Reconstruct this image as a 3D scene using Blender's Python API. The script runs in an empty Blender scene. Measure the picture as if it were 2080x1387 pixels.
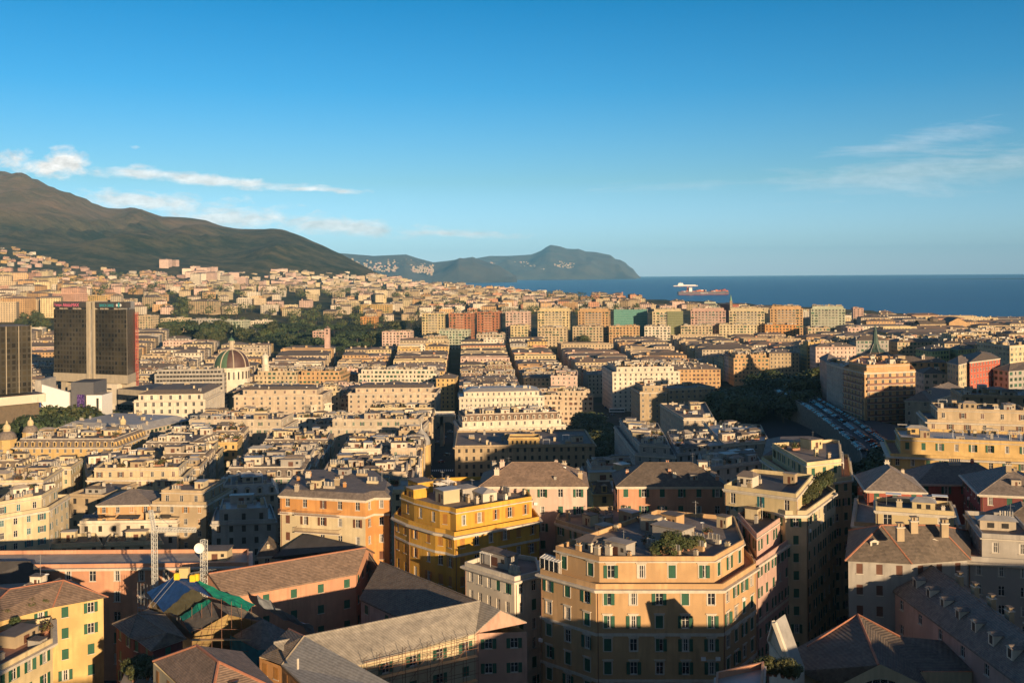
import bpy, math, random
from mathutils import Vector, Matrix, noise
from bisect import bisect_right
R=math.radians
SC=bpy.context.scene
COL=SC.collection
# ---------------------------------------------------------------- camera, sky, sun, exposure
F=2000.0; H=90.0; CX=1040.0; CY=552.3; RO=math.atan(0.0083); SEA=-35.0
cd=bpy.data.cameras.new('camera'); cam=bpy.data.objects.new('camera',cd); COL.objects.link(cam)
cam.location=(0,0,H)
cam.matrix_world=Matrix.Translation((0,0,H))@Matrix.Rotation(R(90),4,'X')@Matrix.Rotation(-RO,4,'Z')
cd.sensor_width=36; cd.lens=36*F/2080; cd.shift_y=-(693.5-CY)/2080
cd.clip_start=1; cd.clip_end=120000
SC.camera=cam
SUN_EL=R(10.7); SUN_AZ=R(150.0)        # azimuth clockwise from +Y
sdir=Vector((math.sin(SUN_AZ)*math.cos(SUN_EL),math.cos(SUN_AZ)*math.cos(SUN_EL),math.sin(SUN_EL)))
sl=bpy.data.lights.new('sun','SUN'); sl.energy=5.0; sl.angle=R(0.5); sl.color=(1.0,0.72,0.43)
so=bpy.data.objects.new('sun',sl); COL.objects.link(so); so.rotation_euler=sdir.to_track_quat('Z','Y').to_euler()
SC.view_settings.view_transform='Standard'; SC.view_settings.look='None'
SC.view_settings.exposure=0.65; SC.view_settings.gamma=1
SC.cycles.max_bounces=4; SC.cycles.diffuse_bounces=3; SC.cycles.glossy_bounces=2; SC.cycles.transmission_bounces=2
SC.cycles.volume_bounces=0; SC.cycles.transparent_max_bounces=6; SC.cycles.use_denoising=True
W=bpy.data.worlds.new('World'); SC.world=W; W.use_nodes=True
nt=W.node_tree; N=nt.nodes; L=nt.links; N.clear()
def nn(t,**k):
    n=N.new(t)
    for a,b in k.items(): setattr(n,a,b)
    return n
def lk(a,b): L.new(a,b)
def mt(op,a,b=None,c=None,clamp=False):
    n=N.new('ShaderNodeMath'); n.operation=op; n.use_clamp=clamp
    for i,v in enumerate((a,b,c)):
        if v is None: continue
        if isinstance(v,(int,float)): n.inputs[i].default_value=v
        else: L.new(v,n.inputs[i])
    return n.outputs[0]
out=nn('ShaderNodeOutputWorld'); bg=nn('ShaderNodeBackground'); bg.inputs[1].default_value=0.092
sky=nn('ShaderNodeTexSky'); sky.sky_type='NISHITA'; sky.sun_disc=False; sky.sun_elevation=SUN_EL; sky.sun_rotation=SUN_AZ
sky.altitude=100; sky.air_density=1.15; sky.dust_density=0.25; sky.ozone_density=3.2
tc=nn('ShaderNodeTexCoord'); sp=nn('ShaderNodeSeparateXYZ'); lk(tc.outputs['Generated'],sp.inputs[0])
yv=mt('MAXIMUM',sp.outputs[1],0.02)
u=mt('DIVIDE',sp.outputs[0],yv); v=mt('DIVIDE',sp.outputs[2],yv)
front=mt('GREATER_THAN',sp.outputs[1],0.05)
def uv(x,y): return ((x-CX)/F,(CY-0.0083*(x-CX)-y)/F)
cv=nn('ShaderNodeCombineXYZ'); lk(u,cv.inputs[0]); lk(v,cv.inputs[1])
def ntex(sx,sy,det=6,rough=0.6,off=0,dist=0.0):
    m=nn('ShaderNodeMapping'); m.inputs['Scale'].default_value=(sx,sy,1); m.inputs['Location'].default_value=(off,off*.7,0)
    lk(cv.outputs[0],m.inputs[0]); t=nn('ShaderNodeTexNoise'); t.inputs['Scale'].default_value=1; t.inputs['Detail'].default_value=det
    t.inputs['Roughness'].default_value=rough; t.inputs['Distortion'].default_value=dist; lk(m.outputs[0],t.inputs[0]); return t.outputs[0]
def ell(x,y,rx,ry,slope=0.0):
    """soft elliptical region in sky directions -> 1 at the middle, 0 at the rim"""
    cu,cvv=uv(x,y); du=mt('SUBTRACT',u,cu); dv=mt('SUBTRACT',v,cvv)
    if slope: dv=mt('SUBTRACT',dv,mt('MULTIPLY',du,slope))
    a=mt('MULTIPLY',du,F/rx); b=mt('MULTIPLY',dv,F/ry)
    return mt('SUBTRACT',1.0,mt('SQRT',mt('ADD',mt('MULTIPLY',a,a),mt('MULTIPLY',b,b))),clamp=True)
def add(l):
    r=l[0]
    for q in l[1:]: r=mt('MAXIMUM',r,q)
    return r
nA=ntex(28,75,7,.62,3.1,.4); nB=ntex(60,90,7,.6,7.7,.3)
puff=add([ell(132,332,62,40),mt('MULTIPLY',ell(100,340,85,22),.9),mt('MULTIPLY',ell(30,322,55,26),.55)])
streak=add([ell(450,368,300,17,-.085),mt('MULTIPLY',ell(300,355,170,18,-.05),.95),mt('MULTIPLY',ell(640,385,160,9,-.05),.9),mt('MULTIPLY',ell(290,338,45,12,0),.6)])
bank=add([ell(290,410,190,30,-.1),ell(470,446,170,30,-.08),ell(700,462,240,26,-.06),mt('MULTIPLY',ell(900,474,230,13,-.03),.8),mt('MULTIPLY',ell(450,430,330,44,-.1),.62),mt('MULTIPLY',ell(560,440,60,22),.8),mt('MULTIPLY',ell(280,300,24,8),.4)])
def dens(mask,n,gain,th):
    return mt('MULTIPLY',mt('MULTIPLY',mask,8.0,clamp=True),mt('MULTIPLY',mt('SUBTRACT',mt('ADD',mask,mt('MULTIPLY',mt('SUBTRACT',n,.5),gain)),th),1.7,clamp=True))
cd1=dens(puff,nB,1.5,.08); cd2=mt('MULTIPLY',dens(streak,nA,1.8,.2),.8); cd3=mt('MULTIPLY',dens(bank,nA,1.8,.2),.8)
cir_n=ntex(5.5,42,7,.7,1.3,.9)
cirm=add([mt('MULTIPLY',ell(1850,350,520,85,.11),.8),mt('MULTIPLY',ell(1880,285,300,36,.16),.9),mt('MULTIPLY',ell(1400,380,300,26,.03),.6),mt('MULTIPLY',ell(2050,330,300,60,.1),.8)])
cir=mt('MULTIPLY',dens(cirm,cir_n,2.4,.30),.24)
cl=mt('MULTIPLY',add([cd1,cd2,cd3,cir]),front)
# underside a little greyer: offset noise relief
sh=mt('ADD',.25,mt('MULTIPLY',ntex(45,110,6,.65,5.5),1.25))
mixc=nn('ShaderNodeMix',data_type='RGBA'); lk(cl,mixc.inputs['Factor'])
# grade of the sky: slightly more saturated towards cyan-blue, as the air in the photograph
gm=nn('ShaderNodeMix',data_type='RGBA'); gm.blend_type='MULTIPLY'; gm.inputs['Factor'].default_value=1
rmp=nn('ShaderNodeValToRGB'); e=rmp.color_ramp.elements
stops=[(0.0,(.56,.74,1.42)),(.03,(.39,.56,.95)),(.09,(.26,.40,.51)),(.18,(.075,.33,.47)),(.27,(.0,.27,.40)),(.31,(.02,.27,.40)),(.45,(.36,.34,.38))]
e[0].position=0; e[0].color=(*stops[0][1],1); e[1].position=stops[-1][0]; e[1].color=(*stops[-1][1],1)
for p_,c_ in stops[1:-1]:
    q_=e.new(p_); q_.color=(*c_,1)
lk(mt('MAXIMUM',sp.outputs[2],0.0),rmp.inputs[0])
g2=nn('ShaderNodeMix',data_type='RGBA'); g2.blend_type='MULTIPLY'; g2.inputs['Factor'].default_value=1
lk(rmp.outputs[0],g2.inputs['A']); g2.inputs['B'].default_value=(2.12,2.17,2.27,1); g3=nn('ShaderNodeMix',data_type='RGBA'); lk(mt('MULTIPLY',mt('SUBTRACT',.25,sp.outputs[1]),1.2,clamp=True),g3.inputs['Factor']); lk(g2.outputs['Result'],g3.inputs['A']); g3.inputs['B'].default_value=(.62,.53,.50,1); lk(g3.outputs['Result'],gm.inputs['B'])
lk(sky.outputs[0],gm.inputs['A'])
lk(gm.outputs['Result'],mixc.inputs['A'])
cc=nn('ShaderNodeMix',data_type='RGBA'); cc.blend_type='MULTIPLY'; cc.inputs['Factor'].default_value=1
cc.inputs['A'].default_value=(8.2,7.8,7.4,1); lk(sh,cc.inputs['B']); lk(cc.outputs['Result'],mixc.inputs['B'])
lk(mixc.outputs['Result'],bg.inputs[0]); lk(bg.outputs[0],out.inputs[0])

# ---------------------------------------------------------------- helpers
cR,sR=math.cos(RO),math.sin(RO)
def ab(x,y):
    X=x-CX; Y=y-CY
    return X*cR-Y*sR, X*sR+Y*cR
def px(X,Y,Z):
    a=X/Y*F; b=(H-Z)/Y*F
    return CX+a*cR+b*sR, CY-a*sR+b*cR
def at(x,y,d):
    a,b=ab(x,y); return Vector((a*d/F,d,H-b*d/F))
def atz(x,y,z):
    a,b=ab(x,y); d=F*(H-z)/max(b,1e-3); return Vector((a*d/F,d,z))
def lerp(a,b,t): return a+(b-a)*t
def itab(xs,ys,x):
    if x<=xs[0]: return ys[0]
    if x>=xs[-1]: return ys[-1]
    i=bisect_right(xs,x)-1
    return lerp(ys[i],ys[i+1],(x-xs[i])/(xs[i+1]-xs[i]))
def ss(t): t=min(1,max(0,t)); return t*t*(3-2*t)
ZR=[0,150,250,330,420,520,620,800,1000,1200,1300,1500,1900,2500,3300,4200,5600]
GT={-1500:[0,0,0,-5,-10,-16,-20,-20,-10,10,22,45,80,110,140,180,240],
0:[0,0,0,-5,-10,-16,-20,-22,-15,0,8,25,50,85,110,140,200],
300:[0,0,0,-5,-10,-16,-20,-22,-18,-5,2,18,38,60,72,90,110],
600:[0,0,0,-4,-10,-16,-20,-22,-20,-12,-5,8,24,38,48,56,64],
850:[0,0,0,-4,-10,-14,-18,-22,-22,-16,-8,3,14,24,32,32,25],
1100:[0,0,0,-4,-10,-14,-18,-22,-22,-18,-6,4,12,20,22,22,22],
1400:[0,0,0,-2,-6,-10,-14,-20,-21,-16,-4,2,8,12,14,14,14],
1700:[0,0,2,4,6,8,9,6,-5,-10,-4,0,2,2,2,2,2],
2080:[0,2,6,8,10,12,12,10,0,-8,-8,-12,-20,-22,-22,-22,-22],
3600:[0,2,6,10,14,16,14,10,0,-8,-12,-16,-24,-26,-26,-26,-26]}
GC=sorted(GT)
ZCx=[700,780,860,1000,1100,1200,1400,1700,2080,2600,3600]; ZCv=[9000,7500,6200,4000,3100,2800,2550,2250,1900,1600,1300]
RX=[-1500,-400,0,30,70,110,160,215,250,270,300,330,380,420,455,490,520,555,580,600,640,680,720,760,790,830,3600]
RYp=[352,330,352,357,372,385,402,423,425,421,430,440,442,448,460,465,466,464,468,475,492,510,530,552,563,575,575]
RZx=[-1500,0,250,550,790,830]; RZv=[7600,7400,6800,5800,4900,4700]
def gz(X,Y,detail=True):
    Y=max(Y,1.0); p=CX+X/Y*F
    if Y<60: p=lerp(CX,p,Y/60)
    p=min(max(p,GC[0]),GC[-1])
    i=min(max(bisect_right(GC,p)-1,0),len(GC)-2); t=(p-GC[i])/(GC[i+1]-GC[i])
    z=lerp(itab(ZR,GT[GC[i]],Y),itab(ZR,GT[GC[i+1]],Y),t)
    if p<830 and Y>2600:
        zr=itab(RZx,RZv,p); yr=itab(RX,RYp,p); yh=CY-.0083*(p-CX)
        hr=H+(yh-yr)/F*zr
        z0=itab([-1500,300,600,700,790],[2900,3200,3700,4000,4300],p)
        if Y<zr: k=ss((Y-z0)/(zr-z0))*.55+.45*max(0,min(1,(Y-z0)/(zr-z0)))
        else: k=1-.5*ss((Y-zr)/2500)
        base=z; z=lerp(base,max(hr,base),max(k,0))
        if detail and 0<k:
            n=noise.fractal(Vector((X/900,Y/900,0)),1.0,2.0,5)
            n2=abs(noise.noise(Vector((X/330+n*.5,Y/1700,3))))*1.3+abs(noise.noise(Vector((X/150+n,Y/900,9))))*.25
            env=min(1,k*4)*(1-ss((Y-(zr-1500))/1400)*.95 if Y<zr else .05)
            z+=env*(n*40-n2*85+48)*min(1,(hr-z+60)/140 if Y<zr else 1)
    zc=itab(ZCx,ZCv,p)
    if p>700 and Y>zc: z=lerp(z,SEA-12,ss((Y-zc)/90))
    return z
def ray(x,y,z0=200,z1=9000):
    """first terrain point seen through image position x,y"""
    a,b=ab(x,y); d=z0
    while d<z1:
        if H-b*d/F<=gz(a*d/F,d,False): return Vector((a*d/F,d,gz(a*d/F,d,False)))
        d*=1.006
    return None
def athh(x,y,h):
    """point seen at x,y that stands h above the ground"""
    a,b=ab(x,y); d=120.0
    while d<9000:
        if H-b*d/F<=gz(a*d/F,d,False)+h: break
        d*=1.004
    return Vector((a*d/F,d,H-b*d/F))

# ---------------------------------------------------------------- materials
MATS={}
def mat(name,col=(.5,.5,.5),rough=.85,var=.12,vs=.6,bump=0.0,bs=8.0,metal=0.0,streak=0.0,kind=None,spec=None,rnd=0.0,**k):
    if name in MATS: return MATS[name]
    m=bpy.data.materials.new(name); m.use_nodes=True; t=m.node_tree; n=t.nodes; l=t.links
    b=n['Principled BSDF']; b.inputs['Roughness'].default_value=rough; b.inputs['Metallic'].default_value=metal
    if spec is not None: b.inputs['Specular IOR Level'].default_value=spec
    geo=n.new('ShaderNodeNewGeometry'); nz=n.new('ShaderNodeTexNoise'); nz.inputs['Scale'].default_value=vs; nz.inputs['Detail'].default_value=5; nz.inputs['Roughness'].default_value=.65
    l.new(geo.outputs['Position'],nz.inputs['Vector'])
    r=n.new('ShaderNodeMapRange'); r.inputs['From Min'].default_value=.3; r.inputs['From Max'].default_value=.7
    r.inputs['To Min'].default_value=1-var; r.inputs['To Max'].default_value=1+var; l.new(nz.outputs[0],r.inputs[0])
    fac=r.outputs[0]
    def M(op,a,bb):
        q=n.new('ShaderNodeMath'); q.operation=op
        for i,vv in enumerate((a,bb)):
            if isinstance(vv,(int,float)): q.inputs[i].default_value=vv
            else: l.new(vv,q.inputs[i])
        return q.outputs[0]
    if streak:
        mp=n.new('ShaderNodeMapping'); mp.inputs['Scale'].default_value=(1.3,1.3,.12); l.new(geo.outputs['Position'],mp.inputs[0])
        n2=n.new('ShaderNodeTexNoise'); n2.inputs['Scale'].default_value=1.0; n2.inputs['Detail'].default_value=4; l.new(mp.outputs[0],n2.inputs['Vector'])
        r2=n.new('ShaderNodeMapRange'); r2.inputs['From Min'].default_value=.45; r2.inputs['From Max'].default_value=.75; r2.inputs['To Min'].default_value=1; r2.inputs['To Max'].default_value=1-streak
        l.new(n2.outputs[0],r2.inputs[0]); fac=M('MULTIPLY',fac,r2.outputs[0])
    if rnd:
        oi=n.new('ShaderNodeObjectInfo'); r3=n.new('ShaderNodeMapRange'); r3.inputs['To Min'].default_value=1-rnd; r3.inputs['To Max'].default_value=1+rnd
        l.new(oi.outputs['Random'],r3.inputs[0]); fac=M('MULTIPLY',fac,r3.outputs[0])
    bumpsrc=None
    if kind=='slate':      # fine rows of slates
        mp=n.new('ShaderNodeMapping'); mp.inputs['Scale'].default_value=(1,1,1); l.new(geo.outputs['Position'],mp.inputs[0])
        br=n.new('ShaderNodeTexVoronoi'); br.inputs['Scale'].default_value=2.2; l.new(mp.outputs[0],br.inputs['Vector'])
        r4=n.new('ShaderNodeMapRange'); r4.inputs['To Min'].default_value=.78; r4.inputs['To Max'].default_value=1.2
        sx=n.new('ShaderNodeSeparateColor'); l.new(br.outputs['Color'],sx.inputs[0]); l.new(sx.outputs[0],r4.inputs[0]); fac=M('MULTIPLY',fac,r4.outputs[0])
        wv=n.new('ShaderNodeTexWave'); wv.wave_type='BANDS'; wv.bands_direction='Z'; wv.inputs['Scale'].default_value=1.6; wv.inputs['Distortion'].default_value=.6; l.new(geo.outputs['Position'],wv.inputs['Vector'])
        r5=n.new('ShaderNodeMapRange'); r5.inputs['To Min'].default_value=.86; r5.inputs['To Max'].default_value=1.06; l.new(wv.outputs[0],r5.inputs[0]); fac=M('MULTIPLY',fac,r5.outputs[0])
        bumpsrc=wv.outputs[0]
    if kind=='stripz':     # louvres / horizontal slats
        wv=n.new('ShaderNodeTexWave'); wv.wave_type='BANDS'; wv.bands_direction='Z'; wv.inputs['Scale'].default_value=3.5; l.new(geo.outputs['Position'],wv.inputs['Vector'])
        r5=n.new('ShaderNodeMapRange'); r5.inputs['To Min'].default_value=.75; r5.inputs['To Max'].default_value=1.1; l.new(wv.outputs[0],r5.inputs[0]); fac=M('MULTIPLY',fac,r5.outputs[0])
        bumpsrc=wv.outputs[0]
    if kind=='band':       # big panels laid in strips
        wv=n.new('ShaderNodeTexWave'); wv.wave_type='BANDS'; wv.bands_direction='DIAGONAL'; wv.inputs['Scale'].default_value=k.get('ws',.22); wv.inputs['Distortion'].default_value=2.5; wv.inputs['Detail'].default_value=3; l.new(geo.outputs['Position'],wv.inputs['Vector'])
        r5=n.new('ShaderNodeMapRange'); r5.inputs['To Min'].default_value=.82; r5.inputs['To Max'].default_value=1.08; l.new(wv.outputs[0],r5.inputs[0]); fac=M('MULTIPLY',fac,r5.outputs[0])
    mx=n.new('ShaderNodeMix'); mx.data_type='RGBA'; mx.blend_type='MULTIPLY'; mx.inputs['Factor'].default_value=1
    c=n.new('ShaderNodeRGB'); c.outputs[0].default_value=(*col,1); l.new(c.outputs[0],mx.inputs['A']); l.new(fac,mx.inputs['B'])
    last=mx.outputs['Result']
    if k.get('col2'):
        m2=n.new('ShaderNodeMix'); m2.data_type='RGBA'; nz2=n.new('ShaderNodeTexNoise'); nz2.inputs['Scale'].default_value=k.get('s2',.1); nz2.inputs['Detail'].default_value=6; l.new(geo.outputs['Position'],nz2.inputs['Vector'])
        rr=n.new('ShaderNodeMapRange'); rr.inputs['From Min'].default_value=.42; rr.inputs['From Max'].default_value=.6; l.new(nz2.outputs[0],rr.inputs[0]); l.new(rr.outputs[0],m2.inputs['Factor'])
        l.new(last,m2.inputs['A']); m2.inputs['B'].default_value=(*k['col2'],1); last=m2.outputs['Result']
    l.new(last,b.inputs['Base Color'])
    if bump:
        bp=n.new('ShaderNodeBump'); bp.inputs['Strength'].default_value=bump; bp.inputs['Distance'].default_value=.1
        if bumpsrc is None:
            nb=n.new('ShaderNodeTexNoise'); nb.inputs['Scale'].default_value=bs; nb.inputs['Detail'].default_value=5; l.new(geo.outputs['Position'],nb.inputs['Vector']); bumpsrc=nb.outputs[0]
        l.new(bumpsrc,bp.inputs['Height']); l.new(bp.outputs[0],b.inputs['Normal'])
    MATS[name]=m; return m
PL={}   # plaster colours
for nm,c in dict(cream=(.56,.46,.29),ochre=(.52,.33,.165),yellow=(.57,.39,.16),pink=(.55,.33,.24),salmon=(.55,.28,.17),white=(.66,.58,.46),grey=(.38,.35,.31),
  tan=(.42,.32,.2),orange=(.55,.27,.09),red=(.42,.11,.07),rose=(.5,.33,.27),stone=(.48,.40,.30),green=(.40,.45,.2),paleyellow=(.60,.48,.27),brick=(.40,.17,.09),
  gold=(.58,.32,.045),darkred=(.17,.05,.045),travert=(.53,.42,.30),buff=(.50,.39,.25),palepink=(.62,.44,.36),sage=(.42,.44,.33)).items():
    PL[nm]=mat('plaster_'+nm,c,.9,.13,.3,.25,6,streak=.30,rnd=.08,col2=tuple(q*.80 for q in c),s2=.16)
slate=mat('slate_tiles',(.145,.112,.085),.8,.18,.5,.5,kind='slate',rnd=.12)
slateg=mat('grey_slate_tiles',(.185,.15,.125),.75,.16,.5,.5,kind='slate',rnd=.12)
browntile=mat('brown_roof_tiles',(.22,.15,.105),.85,.16,.5,.5,kind='slate',rnd=.1)
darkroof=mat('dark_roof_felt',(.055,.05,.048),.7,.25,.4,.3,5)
bitumen=mat('flat_roof_membrane',(.15,.12,.10),.8,.3,.25,.3,4,rnd=.25)
paleroof=mat('pale_roof_membrane',(.31,.26,.21),.75,.25,.3,.2,4,rnd=.2)
terracotta=mat('terracotta_paving',(.33,.16,.10),.85,.25,.6,.3,8,rnd=.15)
zinc=mat('zinc_sheet',(.36,.34,.31),.5,.2,.4,.2,3,metal=.15)
asbestos=mat('weathered_fibre_cement_sheets',(.33,.31,.28),.85,.2,1.2,.5,3,kind='band',ws=.9)
glass=mat('window_glass',(.022,.026,.032),.12,.5,.8,spec=.8)
dglass=mat('window_dark',(.035,.032,.03),.35,.5,.7)
curtain=mat('window_curtain',(.45,.42,.37),.7,.25,3)
wframe=mat('white_window_frame',(.62,.58,.52),.6,.06)
gshut=mat('green_shutter',(.018,.10,.055),.55,.15,1,.4,kind='stripz')
bshut=mat('brown_shutter',(.14,.055,.03),.6,.15,1,.4,kind='stripz')
oshut=mat('orange_shutter',(.42,.19,.04),.6,.15,1,.4,kind='stripz')
tshut=mat('teal_shutter',(.02,.13,.15),.6,.15,1,.4,kind='stripz')
dshut=mat('dark_shutter',(.02,.035,.03),.55,.15,1,.4,kind='stripz')
trim=mat('pale_stone_trim',(.55,.49,.40),.8,.12,.6,.2,6,streak=.2)
dtrim=mat('weathered_stone_trim',(.26,.215,.16),.9,.25,.5,.3,5,streak=.3)
metal=mat('galvanised_metal',(.45,.45,.44),.4,.1,2,metal=.7)
rust=mat('rusty_scaffold_tube',(.22,.11,.07),.7,.2,2,metal=.3)
leaf=mat('foliage',(.042,.062,.018),.7,.4,1.2,.3,4,rnd=.45,col2=(.075,.075,.02),s2=.25)
pine=mat('pine_needles',(.03,.048,.015),.75,.35,.4,.3,3,rnd=.4)
bark=mat('bark',(.10,.065,.045),.9,.3,3,.6,6)
hedge=mat('terrace_plants',(.06,.085,.02),.7,.4,2,.3,5,rnd=.3,col2=(.14,.07,.03),s2=.8)
white=mat('white_paint',(.78,.76,.72),.5,.05)
black=mat('dark_metal',(.03,.03,.032),.5,.1)
asphalt=mat('asphalt',(.05,.05,.052),.85,.2,.3,.3,10)
ridge=mat('ridge_tiles',(.36,.15,.085),.8,.15,2,.3,8)

# ---------------------------------------------------------------- mesh builder
class MB:
    def __init__(s): s.v=[]; s.f=[]; s.m=[]; s.mats=[]
    def mi(s,m):
        if m not in s.mats: s.mats.append(m)
        return s.mats.index(m)
    def face(s,pts,m):
        i=len(s.v); s.v+= [tuple(p) for p in pts]; s.f.append(tuple(range(i,i+len(pts)))); s.m.append(s.mi(m))
    def box(s,x0,x1,y0,y1,z0,z1,m,T=None,top=None,bottom=True):
        P=[(x0,y0,z0),(x1,y0,z0),(x1,y1,z0),(x0,y1,z0),(x0,y0,z1),(x1,y0,z1),(x1,y1,z1),(x0,y1,z1)]
        if T: P=[T(p) for p in P]
        i=len(s.v); s.v+=[tuple(p) for p in P]; k=s.mi(m); kt=s.mi(top) if top else k
        fs=[(4,5,6,7,kt),(0,1,5,4,k),(1,2,6,5,k),(2,3,7,6,k),(3,0,4,7,k)]
        if bottom: fs.append((3,2,1,0,k))
        for f in fs: s.f.append(tuple(i+q for q in f[:4])); s.m.append(f[4])
    def prism(s,poly,z0,z1,m,top=None,bottom=False):
        n=len(poly); i=len(s.v); s.v+=[(p[0],p[1],z0) for p in poly]+[(p[0],p[1],z1) for p in poly]; k=s.mi(m)
        for j in range(n): s.f.append((i+j,i+(j+1)%n,i+n+(j+1)%n,i+n+j)); s.m.append(k)
        s.f.append(tuple(range(i+n,i+2*n))); s.m.append(s.mi(top) if top else k)
        if bottom: s.f.append(tuple(range(i+n-1,i-1,-1))); s.m.append(k)
    def ring(s,poly,inner,z0,z1,m):
        """upstand between two loops"""
        n=len(poly)
        for j in range(n):
            a,b,c,d=poly[j],poly[(j+1)%n],inner[(j+1)%n],inner[j]
            s.face([(a[0],a[1],z0),(b[0],b[1],z0),(b[0],b[1],z1),(a[0],a[1],z1)],m)
            s.face([(c[0],c[1],z0),(d[0],d[1],z0),(d[0],d[1],z1),(c[0],c[1],z1)],m)
            s.face([(a[0],a[1],z1),(b[0],b[1],z1),(c[0],c[1],z1),(d[0],d[1],z1)],m)
            s.face([(d[0],d[1],z0),(c[0],c[1],z0),(b[0],b[1],z0),(a[0],a[1],z0)],m)
    def tube(s,a,b,r,m,n=5):
        a=Vector(a); b=Vector(b); d=b-a
        if d.length<1e-6: return
        q=d.to_track_quat('Z','Y'); i=len(s.v); k=s.mi(m)
        for e in (a,b):
            for j in range(n): s.v.append(tuple(e+q@Vector((r*math.cos(2*math.pi*j/n),r*math.sin(2*math.pi*j/n),0))))
        for j in range(n): s.f.append((i+j,i+(j+1)%n,i+n+(j+1)%n,i+n+j)); s.m.append(k)
        s.f.append(tuple(range(i+n-1,i-1,-1))); s.m.append(k); s.f.append(tuple(range(i+n,i+2*n))); s.m.append(k)
    def lathe(s,c,prof,m,n=16,mats=None):
        i=len(s.v)
        for r,z in prof:
            for j in range(n): s.v.append((c[0]+r*math.cos(2*math.pi*j/n),c[1]+r*math.sin(2*math.pi*j/n),c[2]+z))
        for q in range(len(prof)-1):
            for j in range(n):
                s.f.append((i+q*n+j,i+q*n+(j+1)%n,i+(q+1)*n+(j+1)%n,i+(q+1)*n+j)); s.m.append(s.mi(mats[j%len(mats)] if mats else m))
    def empty(s): return not s.f
    def build(s,name,parent=None,loc=None,smooth=False):
        me=bpy.data.meshes.new(name)
        o=Vector(loc) if loc is not None else (Vector(parent.location) if parent is not None and parent.type=='EMPTY' and parent.parent is None else Vector((0,0,0)))
        if parent is not None and parent.parent is not None: o=base_of(parent)
        me.from_pydata([(x-o.x,y-o.y,z-o.z) for x,y,z in s.v],[],s.f)
        for m in s.mats: me.materials.append(m)
        me.polygons.foreach_set('material_index',s.m)
        if smooth: me.polygons.foreach_set('use_smooth',[True]*len(s.f))
        me.update()
        ob=bpy.data.objects.new(name,me); COL.objects.link(ob)
        if parent is not None: ob.parent=parent
        elif loc is not None: ob.location=loc
        return ob
def base_of(o):
    v=Vector((0,0,0))
    while o is not None: v+=o.location; o=o.parent
    return v
def tag(o,label=None,cat=None,group=None,kind=None):
    if label: o['label']=label
    if cat: o['category']=cat
    if group: o['group']=group
    if kind: o['kind']=kind
    return o
def emp(name,loc,label=None,cat=None,group=None):
    o=bpy.data.objects.new(name,None); COL.objects.link(o); o.location=loc; o.empty_display_size=.5
    return tag(o,label,cat,group)
def inst(name,me,parent,loc,rz=0,sc=None):
    """an object sharing mesh data, world loc -> parent's frame (parents are never rotated)"""
    o=bpy.data.objects.new(name,me); COL.objects.link(o); b=base_of(parent) if parent else Vector((0,0,0))
    if parent: o.parent=parent
    o.location=Vector(loc)-b; o.rotation_euler=(0,0,rz)
    if sc: o.scale=sc
    return o
def md(mb,name):
    o=mb.build(name); me=o.data; bpy.data.objects.remove(o); return me

# ---------------------------------------------------------------- sea, terrain, far hills
def grid_mesh(name,rows,m,smooth=True,mfun=None):
    nr=len(rows); nc=len(rows[0]); me=bpy.data.meshes.new(name)
    me.from_pydata([p for r in rows for p in r],[],[(i*nc+j,i*nc+j+1,(i+1)*nc+j+1,(i+1)*nc+j) for i in range(nr-1) for j in range(nc-1)])
    me.materials.append(m); me.polygons.foreach_set('use_smooth',[smooth]*len(me.polygons)); me.update()
    o=bpy.data.objects.new(name,me); COL.objects.link(o); return o
RE=7300000.0
seam=bpy.data.materials.new('sea_water'); seam.use_nodes=True
t=seam.node_tree; b=t.nodes['Principled BSDF']; b.inputs['Base Color'].default_value=(.004,.05,.11,1); b.inputs['Roughness'].default_value=.35
b.inputs['Specular IOR Level'].default_value=.25
g=t.nodes.new('ShaderNodeNewGeometry'); mp=t.nodes.new('ShaderNodeMapping'); mp.inputs['Scale'].default_value=(.012,.03,1); t.links.new(g.outputs['Position'],mp.inputs[0])
nz=t.nodes.new('ShaderNodeTexNoise'); nz.inputs['Scale'].default_value=1; nz.inputs['Detail'].default_value=6; nz.inputs['Roughness'].default_value=.7; t.links.new(mp.outputs[0],nz.inputs['Vector'])
bp=t.nodes.new('ShaderNodeBump'); bp.inputs['Strength'].default_value=.5; bp.inputs['Distance'].default_value=2.5; t.links.new(nz.outputs[0],bp.inputs['Height']); t.links.new(bp.outputs[0],b.inputs['Normal'])
mp2=t.nodes.new('ShaderNodeMapping'); mp2.inputs['Scale'].default_value=(.0006,.0022,1); t.links.new(g.outputs['Position'],mp2.inputs[0])
nz2=t.nodes.new('ShaderNodeTexNoise'); nz2.inputs['Scale'].default_value=1; nz2.inputs['Detail'].default_value=8; nz2.inputs['Roughness'].default_value=.75; t.links.new(mp2.outputs[0],nz2.inputs['Vector'])
cr=t.nodes.new('ShaderNodeValToRGB'); cr.color_ramp.elements[0].position=.35; cr.color_ramp.elements[0].color=(.0005,.036,.12,1); cr.color_ramp.elements[1].position=.7; cr.color_ramp.elements[1].color=(.001,.055,.165,1)
t.links.new(nz2.outputs[0],cr.inputs[0]); t.links.new(cr.outputs[0],b.inputs['Base Color'])
rows=[]
d=1200.0
while d<44500:
    rows.append([(uu*d,d,SEA-(d*d*(1+uu*uu))/(2*RE)) for uu in [-1.2+i*.1 for i in range(25)]]); d*=1.12
tag(grid_mesh('sea',rows,seam),kind='structure')
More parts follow.
